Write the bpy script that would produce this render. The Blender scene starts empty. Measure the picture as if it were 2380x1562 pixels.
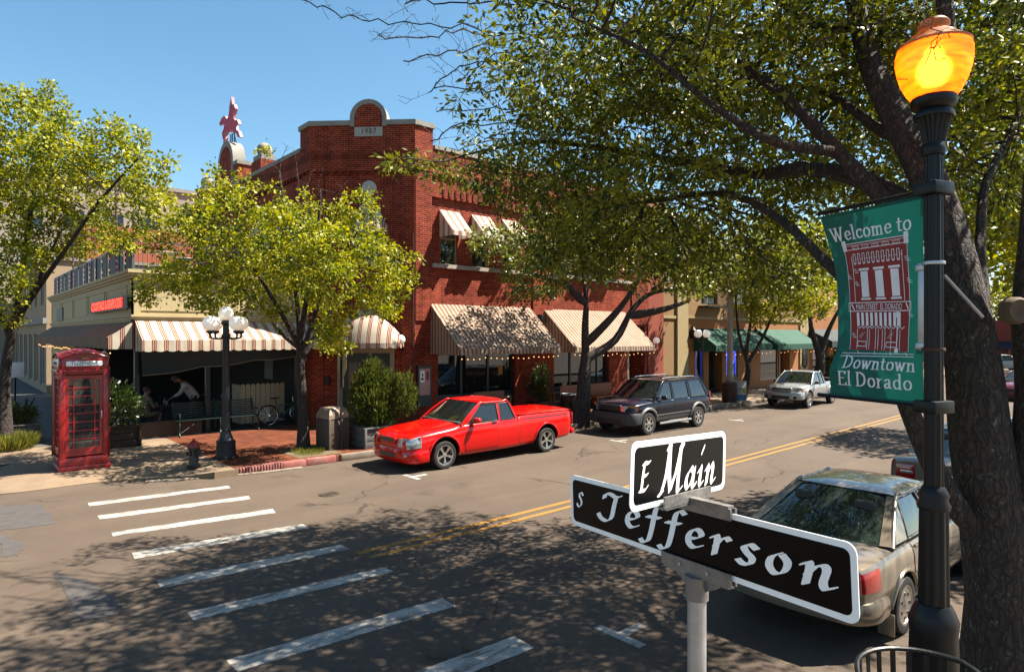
import bpy, bmesh, math, random
import numpy as np
from mathutils import Vector, Matrix, kdtree
random.seed(7); RNG = np.random.default_rng(7)
PI = math.pi
SC = bpy.context.scene
COL = SC.collection

# ------------------------------------------------------------------ camera, sky, sun, exposure
CAM_H = 3.1
YAW = math.atan2(2880 - 1190, 1500.0)            # Main Street runs along +X, Jefferson along +Y
cd = bpy.data.cameras.new('camera'); cam = bpy.data.objects.new('camera', cd); COL.objects.link(cam)
cam.location = (0, 0, CAM_H)
cam.rotation_euler = (PI / 2, 0, -math.atan2(math.cos(YAW), math.sin(YAW)))
cd.sensor_width = 36.0; cd.lens = 1500.0 / 2380 * 36.0; cd.clip_start = 0.05; cd.clip_end = 2000
cd.shift_y = -1.0 / 2380
SC.camera = cam

SUN = Vector((0.64, -0.35, 1.0)).normalized()
SUN_EL = math.asin(SUN.z); SUN_AZ = math.atan2(SUN.x, SUN.y)
w = bpy.data.worlds.new("World"); SC.world = w; w.use_nodes = True
nt = w.node_tree; bg = nt.nodes['Background']
sky = nt.nodes.new('ShaderNodeTexSky'); sky.sky_type = 'NISHITA'; sky.sun_disc = False
sky.sun_elevation = SUN_EL; sky.sun_rotation = SUN_AZ; sky.altitude = 100; sky.air_density = 1.0; sky.dust_density = 0.6; sky.ozone_density = 1.6
tint = nt.nodes.new('ShaderNodeHueSaturation'); tint.inputs['Hue'].default_value = 0.485; tint.inputs['Saturation'].default_value = 1.15; nt.links.new(sky.outputs[0], tint.inputs['Color']); nt.links.new(tint.outputs[0], bg.inputs[0]); bg.inputs[1].default_value = 0.051
sl = bpy.data.lights.new('sun', 'SUN'); sl.energy = 5.0; sl.angle = math.radians(0.5); sl.color = (1.0, 0.92, 0.79)
so = bpy.data.objects.new('sun', sl); COL.objects.link(so)
so.rotation_euler = SUN.to_track_quat('Z', 'Y').to_euler(); so.location = (10, -10, 30)
SC.view_settings.view_transform = 'Standard'; SC.view_settings.look = 'None'
SC.view_settings.exposure = 2.02; SC.view_settings.gamma = 1.0
SC.cycles.max_bounces = 6; SC.cycles.transparent_max_bounces = 12; SC.cycles.use_denoising = True

# ------------------------------------------------------------------ surveying: where a sight line meets the ground or a wall plane
_R = (math.sin(YAW), -math.cos(YAW)); _F = (math.cos(YAW), math.sin(YAW))
def ray(x, y):
    u = (x - 1190) / 1500.0; v = -(y - 780) / 1500.0
    return (u * _R[0] + _F[0], u * _R[1] + _F[1], v)
def gnd(x, y, z=0.0):
    d = ray(x, y); t = (CAM_H - z) / -d[2]; return Vector((t * d[0], t * d[1], z))
def onY(x, y, Y=18.1):
    d = ray(x, y); t = Y / d[1]; return Vector((t * d[0], Y, CAM_H + t * d[2]))
def onX(x, y, X):
    d = ray(x, y); t = X / d[0]; return Vector((X, t * d[1], CAM_H + t * d[2]))
def at(x, y, Z):
    d = ray(x, y); return Vector((Z * d[0], Z * d[1], CAM_H + Z * d[2]))

# ------------------------------------------------------------------ materials
MATS = {}
K = 0.55                                          # base colours below are scaled to true reflectances
KEEP = {'sign_white', 'lamp_globe', 'pap_white', 'opal_panel', 'galvanised', 'alloy', 'chrome'}
def _nodes(m): m.use_nodes = True; return m.node_tree.nodes, m.node_tree.links
def sock(n, *names):
    for k in names:
        if k in n.inputs: return n.inputs[k]
def mat(name, col, rough=0.6, metal=0.0, var=0.12, scale=6.0, bump=0.0, bscale=40.0, coat=0.0, emit=None, estr=0.0, spec=0.5, dirt=0.0, dirtcol=(0.08, 0.06, 0.045), transl=0.0, coords='Object'):
    if name in MATS: return MATS[name]
    if name not in KEEP and not emit: col = tuple(c * K for c in col); dirtcol = tuple(c * K for c in dirtcol)
    m = bpy.data.materials.new(name); MATS[name] = m
    N, L = _nodes(m); b = N['Principled BSDF']
    b.inputs['Roughness'].default_value = rough; b.inputs['Metallic'].default_value = metal
    sock(b, 'Specular IOR Level', 'Specular').default_value = spec
    if coat: sock(b, 'Coat Weight', 'Clearcoat').default_value = coat; sock(b, 'Coat Roughness').default_value = 0.04
    tc = N.new('ShaderNodeTexCoord')
    last = None
    if var > 0:
        nz = N.new('ShaderNodeTexNoise'); nz.inputs['Scale'].default_value = scale; nz.inputs['Detail'].default_value = 6; nz.inputs['Roughness'].default_value = 0.65
        L.new(tc.outputs[coords], nz.inputs['Vector'])
        r = N.new('ShaderNodeValToRGB'); r.color_ramp.elements[0].position = 0.3; r.color_ramp.elements[1].position = 0.72
        r.color_ramp.elements[0].color = (*[c * (1 - var) for c in col], 1); r.color_ramp.elements[1].color = (*[min(1, c * (1 + var)) for c in col], 1)
        L.new(nz.outputs[0], r.inputs[0]); last = r.outputs[0]
        rr = N.new('ShaderNodeMapRange'); rr.inputs['To Min'].default_value = max(0.02, rough - 0.12 * (rough > 0.2)); rr.inputs['To Max'].default_value = min(1, rough + 0.12 * (rough > 0.2))
        L.new(nz.outputs[0], rr.inputs[0]); L.new(rr.outputs[0], b.inputs['Roughness'])
    if dirt > 0:
        n2 = N.new('ShaderNodeTexNoise'); n2.inputs['Scale'].default_value = scale * 0.35; n2.inputs['Detail'].default_value = 8; n2.inputs['Roughness'].default_value = 0.75
        L.new(tc.outputs[coords], n2.inputs['Vector'])
        r2 = N.new('ShaderNodeMapRange'); r2.inputs['From Min'].default_value = 0.52; r2.inputs['From Max'].default_value = 0.75; r2.inputs['To Max'].default_value = dirt
        L.new(n2.outputs[0], r2.inputs[0])
        mx = N.new('ShaderNodeMix'); mx.data_type = 'RGBA'; L.new(r2.outputs[0], mx.inputs[0])
        if last: L.new(last, mx.inputs[6])
        else: mx.inputs[6].default_value = (*col, 1)
        mx.inputs[7].default_value = (*dirtcol, 1); last = mx.outputs[2]
    if last: L.new(last, b.inputs['Base Color'])
    else: b.inputs['Base Color'].default_value = (*col, 1)
    if bump:
        n3 = N.new('ShaderNodeTexNoise'); n3.inputs['Scale'].default_value = bscale; n3.inputs['Detail'].default_value = 5
        L.new(tc.outputs[coords], n3.inputs['Vector'])
        bp = N.new('ShaderNodeBump'); bp.inputs['Strength'].default_value = bump; bp.inputs['Distance'].default_value = 0.01
        L.new(n3.outputs[0], bp.inputs['Height']); L.new(bp.outputs[0], b.inputs['Normal'])
    if emit: 
        sock(b, 'Emission Color', 'Emission').default_value = (*emit, 1); b.inputs['Emission Strength'].default_value = estr
    if transl:
        t = N.new('ShaderNodeBsdfTranslucent'); ms = N.new('ShaderNodeMixShader'); ms.inputs[0].default_value = transl
        if last: L.new(last, t.inputs[0])
        else: t.inputs[0].default_value = (*col, 1)
        L.new(b.outputs[0], ms.inputs[1]); L.new(t.outputs[0], ms.inputs[2]); L.new(ms.outputs[0], N['Material Output'].inputs[0])
    return m

def brick_mat(name, c1, c2, mortar, bw=0.21, bh=0.067, ms=0.009, rough=0.85, uvscale=1.0, offset=0.5, weather=0.35):
    if name in MATS: return MATS[name]
    m = bpy.data.materials.new(name); MATS[name] = m
    N, L = _nodes(m); b = N['Principled BSDF']; b.inputs['Roughness'].default_value = rough; sock(b, 'Specular IOR Level', 'Specular').default_value = 0.12
    tc = N.new('ShaderNodeTexCoord'); br = N.new('ShaderNodeTexBrick')
    br.inputs['Scale'].default_value = 1.0; br.inputs['Brick Width'].default_value = bw; br.inputs['Row Height'].default_value = bh
    br.inputs['Mortar Size'].default_value = ms; br.inputs['Mortar Smooth'].default_value = 0.3; br.inputs['Bias'].default_value = -0.1; br.offset = offset
    c1, c2, mortar = [tuple(x * K for x in c) for c in (c1, c2, mortar)]
    br.inputs['Color1'].default_value = (*c1, 1); br.inputs['Color2'].default_value = (*c2, 1); br.inputs['Mortar'].default_value = (*mortar, 1)
    L.new(tc.outputs['UV'], br.inputs['Vector'])
    nz = N.new('ShaderNodeTexNoise'); nz.inputs['Scale'].default_value = 0.9; nz.inputs['Detail'].default_value = 9; nz.inputs['Roughness'].default_value = 0.7
    L.new(tc.outputs['UV'], nz.inputs['Vector'])
    mr = N.new('ShaderNodeMapRange'); mr.inputs['From Min'].default_value = 0.3; mr.inputs['From Max'].default_value = 0.7; mr.inputs['To Min'].default_value = 1 - weather; mr.inputs['To Max'].default_value = 1 + weather * 0.4
    L.new(nz.outputs[0], mr.inputs[0])
    mp = N.new('ShaderNodeMapping'); mp.inputs['Scale'].default_value = (2.6, 0.22, 1); L.new(tc.outputs['UV'], mp.inputs[0])
    ns = N.new('ShaderNodeTexNoise'); ns.inputs['Scale'].default_value = 1.3; ns.inputs['Detail'].default_value = 7; ns.inputs['Roughness'].default_value = 0.75; L.new(mp.outputs[0], ns.inputs['Vector'])
    m3 = N.new('ShaderNodeMapRange'); m3.inputs['From Min'].default_value = 0.45; m3.inputs['From Max'].default_value = 0.72; m3.inputs['To Min'].default_value = 1.05; m3.inputs['To Max'].default_value = 0.62; L.new(ns.outputs[0], m3.inputs[0])
    wn = N.new('ShaderNodeTexWhiteNoise'); wn.noise_dimensions = '2D'; sn = N.new('ShaderNodeVectorMath'); sn.operation = 'SNAP'; sn.inputs[1].default_value = (bw, bh, 1); L.new(tc.outputs['UV'], sn.inputs[0]); L.new(sn.outputs[0], wn.inputs['Vector'])
    m4 = N.new('ShaderNodeMapRange'); m4.inputs['To Min'].default_value = 0.72; m4.inputs['To Max'].default_value = 1.2; L.new(wn.outputs['Value'], m4.inputs[0])
    q1 = N.new('ShaderNodeMath'); q1.operation = 'MULTIPLY'; L.new(mr.outputs[0], q1.inputs[0]); L.new(m3.outputs[0], q1.inputs[1]); q2 = N.new('ShaderNodeMath'); q2.operation = 'MULTIPLY'; L.new(q1.outputs[0], q2.inputs[0]); L.new(m4.outputs[0], q2.inputs[1])
    hv = N.new('ShaderNodeHueSaturation'); L.new(br.outputs['Color'], hv.inputs['Color']); L.new(q2.outputs[0], hv.inputs['Value'])
    L.new(hv.outputs[0], b.inputs['Base Color'])
    bp = N.new('ShaderNodeBump'); bp.invert = True; bp.inputs['Strength'].default_value = 0.6; bp.inputs['Distance'].default_value = 0.006
    L.new(br.outputs['Fac'], bp.inputs['Height']); L.new(bp.outputs[0], b.inputs['Normal'])
    return m

def stripe_mat(name, base, bands, period, rough=0.85, transl=0.22):
    """fabric with woven vertical stripes; bands = [(start, colour), ...] over one period (uv metres)"""
    if name in MATS: return MATS[name]
    m = bpy.data.materials.new(name); MATS[name] = m
    base = tuple(c * K for c in base); bands = [(p, tuple(x * K for x in c)) for p, c in bands]
    N, L = _nodes(m); b = N['Principled BSDF']; b.inputs['Roughness'].default_value = rough; sock(b, 'Specular IOR Level', 'Specular').default_value = 0.15
    tc = N.new('ShaderNodeTexCoord'); sx = N.new('ShaderNodeSeparateXYZ'); L.new(tc.outputs['UV'], sx.inputs[0])
    d = N.new('ShaderNodeMath'); d.operation = 'DIVIDE'; d.inputs[1].default_value = period; L.new(sx.outputs[0], d.inputs[0])
    fr = N.new('ShaderNodeMath'); fr.operation = 'FRACT'; L.new(d.outputs[0], fr.inputs[0])
    r = N.new('ShaderNodeValToRGB'); r.color_ramp.interpolation = 'CONSTANT'
    r.color_ramp.elements[0].position = 0; r.color_ramp.elements[0].color = (*base, 1)
    r.color_ramp.elements.remove(r.color_ramp.elements[1])
    for p, c in bands:
        e = r.color_ramp.elements.new(p); e.color = (*c, 1)
    L.new(fr.outputs[0], r.inputs[0])
    nz = N.new('ShaderNodeTexNoise'); nz.inputs['Scale'].default_value = 2.5; nz.inputs['Detail'].default_value = 6; L.new(tc.outputs['UV'], nz.inputs['Vector'])
    mr = N.new('ShaderNodeMapRange'); mr.inputs['From Min'].default_value = 0.3; mr.inputs['From Max'].default_value = 0.7; mr.inputs['To Min'].default_value = 0.8; mr.inputs['To Max'].default_value = 1.04; L.new(nz.outputs[0], mr.inputs[0])
    hv = N.new('ShaderNodeHueSaturation'); L.new(r.outputs[0], hv.inputs['Color']); L.new(mr.outputs[0], hv.inputs['Value'])
    L.new(hv.outputs[0], b.inputs['Base Color'])
    t = N.new('ShaderNodeBsdfTranslucent'); L.new(hv.outputs[0], t.inputs[0]); ms = N.new('ShaderNodeMixShader'); ms.inputs[0].default_value = transl
    L.new(b.outputs[0], ms.inputs[1]); L.new(t.outputs[0], ms.inputs[2]); L.new(ms.outputs[0], N['Material Output'].inputs[0])
    return m

def glass_mat(name, tint=(0.02, 0.03, 0.03), trans=0.55, rough=0.02):
    """tinted pane: part see-through, part mirror at grazing angles"""
    if name in MATS: return MATS[name]
    m = bpy.data.materials.new(name); MATS[name] = m
    N, L = _nodes(m); b = N['Principled BSDF']; b.inputs['Base Color'].default_value = (*[t * 0.3 for t in tint], 1); b.inputs['Roughness'].default_value = rough
    sock(b, 'Specular IOR Level', 'Specular').default_value = 0.9
    tr = N.new('ShaderNodeBsdfTransparent'); tr.inputs[0].default_value = (*tint, 1)
    gl = N.new('ShaderNodeBsdfGlossy'); gl.inputs['Roughness'].default_value = rough; gl.inputs[0].default_value = (0.95, 0.97, 1, 1)
    l0 = N.new('ShaderNodeLayerWeight'); l0.inputs[0].default_value = 0.5; pw = N.new('ShaderNodeMath'); pw.operation = 'POWER'; pw.inputs[1].default_value = 4.6; L.new(l0.outputs['Facing'], pw.inputs[0])
    lw = N.new('ShaderNodeMapRange'); lw.inputs['To Min'].default_value = 0.035; L.new(pw.outputs[0], lw.inputs[0])
    m1 = N.new('ShaderNodeMixShader'); m1.inputs[0].default_value = trans; L.new(b.outputs[0], m1.inputs[1]); L.new(tr.outputs[0], m1.inputs[2])
    m2 = N.new('ShaderNodeMixShader'); L.new(lw.outputs[0], m2.inputs[0]); L.new(m1.outputs[0], m2.inputs[1]); L.new(gl.outputs[0], m2.inputs[2])
    L.new(m2.outputs[0], N['Material Output'].inputs[0])
    return m

def leaf_mat(name, dark, light, transl=0.35, rough=0.42, spec=0.5):
    if name in MATS: return MATS[name]
    m = bpy.data.materials.new(name); MATS[name] = m
    N, L = _nodes(m); b = N['Principled BSDF']; b.inputs['Roughness'].default_value = rough; sock(b, 'Specular IOR Level', 'Specular').default_value = spec
    a = N.new('ShaderNodeAttribute'); a.attribute_name = 'tint'
    mx = N.new('ShaderNodeMix'); mx.data_type = 'RGBA'; L.new(a.outputs['Fac'], mx.inputs[0]); mx.inputs[6].default_value = (*dark, 1); mx.inputs[7].default_value = (*light, 1)
    L.new(mx.outputs[2], b.inputs['Base Color'])
    t = N.new('ShaderNodeBsdfTranslucent'); ms = N.new('ShaderNodeMixShader'); ms.inputs[0].default_value = transl
    hv = N.new('ShaderNodeHueSaturation'); hv.inputs['Hue'].default_value = 0.497; hv.inputs['Saturation'].default_value = 1.05; hv.inputs['Value'].default_value = 1.35; L.new(mx.outputs[2], hv.inputs['Color']); L.new(hv.outputs[0], t.inputs[0])
    L.new(b.outputs[0], ms.inputs[1]); L.new(t.outputs[0], ms.inputs[2]); L.new(ms.outputs[0], N['Material Output'].inputs[0])
    return m

# ------------------------------------------------------------------ mesh builder
class MB:
    def __init__(s): s.v = []; s.f = []; s.mi = []; s.sm = []; s.ud = []; s.M = None; s.m = 0; s.smooth = False; s.u = None
    def add(s, vs, fs, smooth=None):
        b = len(s.v)
        if s.M is not None: vs = [tuple(s.M @ Vector(p)) for p in vs]
        s.v.extend([tuple(p) for p in vs]); 
        for f in fs: s.f.append(tuple(i + b for i in f)); s.mi.append(s.m); s.sm.append(s.smooth if smooth is None else smooth); s.ud.append(s.u)
        return s
    def bb(s, x0, y0, z0, x1, y1, z1):
        v = [(x0, y0, z0), (x1, y0, z0), (x1, y1, z0), (x0, y1, z0), (x0, y0, z1), (x1, y0, z1), (x1, y1, z1), (x0, y1, z1)]
        return s.add(v, [(0, 3, 2, 1), (4, 5, 6, 7), (0, 1, 5, 4), (1, 2, 6, 5), (2, 3, 7, 6), (3, 0, 4, 7)])
    def box(s, c, d, rz=0.0, M=None, bev=0.0, seg=2):
        M = M or Matrix.Rotation(rz, 4, 'Z')
        h = [x / 2 for x in d]
        if bev > 0:
            bm = bmesh.new(); bmesh.ops.create_cube(bm, size=1.0)
            for q in bm.verts: q.co = Vector((q.co.x * d[0], q.co.y * d[1], q.co.z * d[2]))
            bmesh.ops.bevel(bm, geom=list(bm.edges), offset=min(bev, min(d) * 0.49), segments=seg, affect='EDGES', profile=0.5)
            bm.verts.index_update()
            vs = [tuple(M @ q.co + Vector(c)) for q in bm.verts]; fs = [tuple(q.index for q in f.verts) for f in bm.faces]; bm.free()
            return s.add(vs, fs, True)
        vs = [(x * h[0], y * h[1], z * h[2]) for x, y, z in [(-1, -1, -1), (1, -1, -1), (1, 1, -1), (-1, 1, -1), (-1, -1, 1), (1, -1, 1), (1, 1, 1), (-1, 1, 1)]]
        vs = [tuple(M @ Vector(p) + Vector(c)) for p in vs]
        return s.add(vs, [(0, 3, 2, 1), (4, 5, 6, 7), (0, 1, 5, 4), (1, 2, 6, 5), (2, 3, 7, 6), (3, 0, 4, 7)])
    def beam(s, p, q, a, b, up=(0, 0, 1)):
        """box of section a x b from p to q"""
        p = Vector(p); q = Vector(q); d = (q - p); Lg = d.length; d.normalize(); u = Vector(up)
        if abs(d.dot(u)) > 0.98: u = Vector((1, 0, 0))
        x = d.cross(u).normalized(); y = x.cross(d)
        M = Matrix((x, d, y)).transposed().to_4x4()
        return s.box((p + q) / 2, (a, Lg, b), M=M)
    def tube(s, pts, r, n=8, cap=True, closed=False):
        pts = [Vector(p) for p in pts]; k = len(pts)
        rs = r if hasattr(r, '__len__') else [r] * k
        vs = []; prev = None
        for i in range(k):
            if closed: t = pts[(i + 1) % k] - pts[i - 1]
            else: t = pts[min(i + 1, k - 1)] - pts[max(i - 1, 0)]
            if t.length < 1e-9: t = Vector((0, 0, 1))
            t.normalize()
            if prev is None:
                a = Vector((0, 0, 1)) if abs(t.z) < 0.9 else Vector((1, 0, 0))
                x = t.cross(a).normalized()
            else:
                x = prev - t * prev.dot(t)
                if x.length < 1e-6: x = t.orthogonal()
                x.normalize()
            prev = x; y = t.cross(x)
            for j in range(n):
                an = 2 * PI * j / n; vs.append(pts[i] + (x * math.cos(an) + y * math.sin(an)) * rs[i])
        fs = []
        for i in range(k if closed else k - 1):
            i2 = (i + 1) % k
            for j in range(n):
                j2 = (j + 1) % n; fs.append((i * n + j, i * n + j2, i2 * n + j2, i2 * n + j))
        if cap and not closed: fs.append(tuple(range(n - 1, -1, -1))); fs.append(tuple((k - 1) * n + j for j in range(n)))
        return s.add(vs, fs, True)
    def lathe(s, prof, n=24, c=(0, 0, 0), cap=True, flute=0.0, nf=12, a0=0.0, a1=2 * PI):
        full = abs(a1 - a0 - 2 * PI) < 1e-6; cols = n if full else n + 1
        vs = []
        for (r, z) in prof:
            for j in range(cols):
                an = a0 + (a1 - a0) * j / n; rr = r * (1 - flute * (0.5 + 0.5 * math.cos(an * nf))) if flute else r
                vs.append((c[0] + rr * math.cos(an), c[1] + rr * math.sin(an), c[2] + z))
        fs = []
        for i in range(len(prof) - 1):
            for j in range(n):
                j2 = (j + 1) % cols; fs.append((i * cols + j, i * cols + j2, (i + 1) * cols + j2, (i + 1) * cols + j))
        if cap and full:
            if prof[0][0] > 1e-4: fs.append(tuple(range(cols - 1, -1, -1)))
            if prof[-1][0] > 1e-4: fs.append(tuple((len(prof) - 1) * cols + j for j in range(cols)))
        return s.add(vs, fs, True)
    def sphere(s, c, r, n=16, m=10, sc=(1, 1, 1)):
        prof = []
        vs = []
        for i in range(m + 1):
            th = PI * i / m
            for j in range(n):
                ph = 2 * PI * j / n; vs.append((c[0] + sc[0] * r * math.sin(th) * math.cos(ph), c[1] + sc[1] * r * math.sin(th) * math.sin(ph), c[2] - sc[2] * r * math.cos(th)))
        fs = []
        for i in range(m):
            for j in range(n):
                j2 = (j + 1) % n; fs.append((i * n + j, i * n + j2, (i + 1) * n + j2, (i + 1) * n + j))
        return s.add(vs, fs, True)
    def poly(s, pts): return s.add(pts, [tuple(range(len(pts)))])
    def prism(s, pts, off):
        """closed outline pts (3D, planar) pushed along off"""
        n = len(pts); o = Vector(off); vs = [Vector(p) for p in pts] + [Vector(p) + o for p in pts]
        fs = [tuple(range(n - 1, -1, -1)), tuple(range(n, 2 * n))] + [(i, (i + 1) % n, n + (i + 1) % n, n + i) for i in range(n)]
        return s.add(vs, fs, False)
    def grid(s, fn, nu, nv, smooth=True):
        vs = [fn(i / nu, j / nv) for j in range(nv + 1) for i in range(nu + 1)]
        fs = [(j * (nu + 1) + i, j * (nu + 1) + i + 1, (j + 1) * (nu + 1) + i + 1, (j + 1) * (nu + 1) + i) for j in range(nv) for i in range(nu)]
        return s.add(vs, fs, smooth)
    def mesh(s, name, mats, sharp=35):
        me = bpy.data.meshes.new(name); me.from_pydata(s.v, [], s.f)
        mats = mats if isinstance(mats, (list, tuple)) else [mats]
        for m in mats: me.materials.append(m)
        me.polygons.foreach_set('material_index', s.mi); me.polygons.foreach_set('use_smooth', s.sm)
        me.update()
        auto_uv(me, s.ud)
        if any(s.sm): me.set_sharp_from_angle(angle=math.radians(sharp))
        return me
    def build(s, name, mats, parent=None, sharp=35, **props):
        o = bpy.data.objects.new(name, s.mesh(name, mats, sharp)); return link(o, parent, **props)

def auto_uv(me, ud=None):
    """planar wall coordinates in metres: u runs horizontally along each face, v up it"""
    n = len(me.polygons)
    if n == 0: return
    uvl = me.uv_layers.new(name='UVMap')
    no = np.empty(n * 3, np.float32); me.polygons.foreach_get('normal', no); no = no.reshape(-1, 3)
    ls = np.empty(n, np.int32); me.polygons.foreach_get('loop_start', ls); lt = np.empty(n, np.int32); me.polygons.foreach_get('loop_total', lt)
    nl = len(me.loops); vi = np.empty(nl, np.int32); me.loops.foreach_get('vertex_index', vi)
    co = np.empty(len(me.vertices) * 3, np.float32); me.vertices.foreach_get('co', co); co = co.reshape(-1, 3)
    pf = np.repeat(np.arange(n), lt)
    h = np.hypot(no[:, 0], no[:, 1]); flat = h < 0.25
    tx = np.where(flat, 1, -no[:, 1] / np.maximum(h, 1e-6)); ty = np.where(flat, 0, no[:, 0] / np.maximum(h, 1e-6))
    if ud and any(q is not None for q in ud):
        for i, q in enumerate(ud):
            if q is not None: tx[i] = q[0]; ty[i] = q[1]
    P = co[vi]; u = P[:, 0] * tx[pf] + P[:, 1] * ty[pf]
    v = np.where(flat[pf], P[:, 1], P[:, 2] / np.maximum(h[pf], 0.3))
    uvl.data.foreach_set('uv', np.stack([u, v], 1).astype(np.float32).ravel())

WORLD_INV = {}
def link(o, parent=None, **props):
    COL.objects.link(o)
    if parent is not None:
        o.parent = parent
        if parent.name in WORLD_INV: o.matrix_parent_inverse = WORLD_INV[parent.name]
    for k, v in props.items(): o[k] = v
    return o
def thing(name, label, cat, loc=(0, 0, 0), rz=0.0, group=None, world=False):
    """an Empty at the thing's base; world=True lets its parts be given in world coordinates"""
    o = bpy.data.objects.new(name, None); COL.objects.link(o); o.empty_display_size = 0.3
    o.location = loc; o.rotation_euler = (0, 0, rz); o['label'] = label; o['category'] = cat
    if group: o['group'] = group
    if world: WORLD_INV[o.name] = (Matrix.Translation(loc) @ Matrix.Rotation(rz, 4, 'Z')).inverted()
    return o
def tag(o, label, cat, group=None):
    o['label'] = label; o['category'] = cat
    if group: o['group'] = group
    return o
def part_empty(name, parent, loc=(0, 0, 0), rz=0.0):
    o = bpy.data.objects.new(name, None); link(o, parent); o.location = loc; o.rotation_euler = (0, 0, rz); o.empty_display_size = 0.1
    return o
def structure(o): o['kind'] = 'structure'; return o
def copy_thing(t, loc=None, rz=None, label=None):
    def rec(o, par):
        c = o.copy(); COL.objects.link(c)
        if par is not None: c.parent = par; c.matrix_parent_inverse = o.matrix_parent_inverse.copy()
        for ch in list(o.children): rec(ch, c)
        return c
    r = rec(t, None)
    if loc is not None: r.location = loc
    if rz is not None: r.rotation_euler = (0, 0, rz)
    if label: r['label'] = label
    return r
def catmull(pts, n=8, closed=False):
    P = [np.array(p, float) for p in pts]; k = len(P); out = []
    if k < 3 and not closed: return [tuple(P[0] + (P[-1] - P[0]) * i / n) for i in range(n + 1)]
    segs = k if closed else k - 1
    for i in range(segs):
        p0 = P[i - 1] if (closed or i > 0) else 2 * P[0] - P[1]
        p1 = P[i]; p2 = P[(i + 1) % k]
        p3 = P[(i + 2) % k] if (closed or i + 2 < k) else 2 * P[k - 1] - P[k - 2]
        for j in range(n):
            t = j / n
            out.append(tuple(0.5 * ((2 * p1) + (-p0 + p2) * t + (2 * p0 - 5 * p1 + 4 * p2 - p3) * t * t + (-p0 + 3 * p1 - 3 * p2 + p3) * t ** 3)))
    if not closed: out.append(tuple(P[-1]))
    return out
def text_into(mb, s, size, M, extrude=0.004, align='CENTER', spacing=1.0, bold=0.0, xscale=1.0):
    """lettering as mesh, in the builder's own mesh; M places the text plane"""
    c = bpy.data.curves.new('lettering', 'FONT'); c.body = s; c.size = size; c.extrude = extrude; c.align_x = align; c.align_y = 'CENTER'; c.space_character = spacing; c.offset = bold
    o = bpy.data.objects.new('lettering', c); COL.objects.link(o)
    dg = bpy.context.evaluated_depsgraph_get(); me = bpy.data.meshes.new_from_object(o.evaluated_get(dg))
    S = Matrix.Diagonal((xscale, 1, 1, 1))
    mb.add([M @ (S @ q.co) for q in me.vertices], [tuple(p.vertices) for p in me.polygons], False)
    bpy.data.objects.remove(o); bpy.data.curves.remove(c); bpy.data.meshes.remove(me)
def plane_M(o, x, y):
    """matrix whose local X, Y lie along x, y at o"""
    x = Vector(x).normalized(); y = Vector(y); y = (y - x * x.dot(y)).normalized(); z = x.cross(y)
    M = Matrix((x, y, z)).transposed().to_4x4(); M.translation = Vector(o); return M
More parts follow.
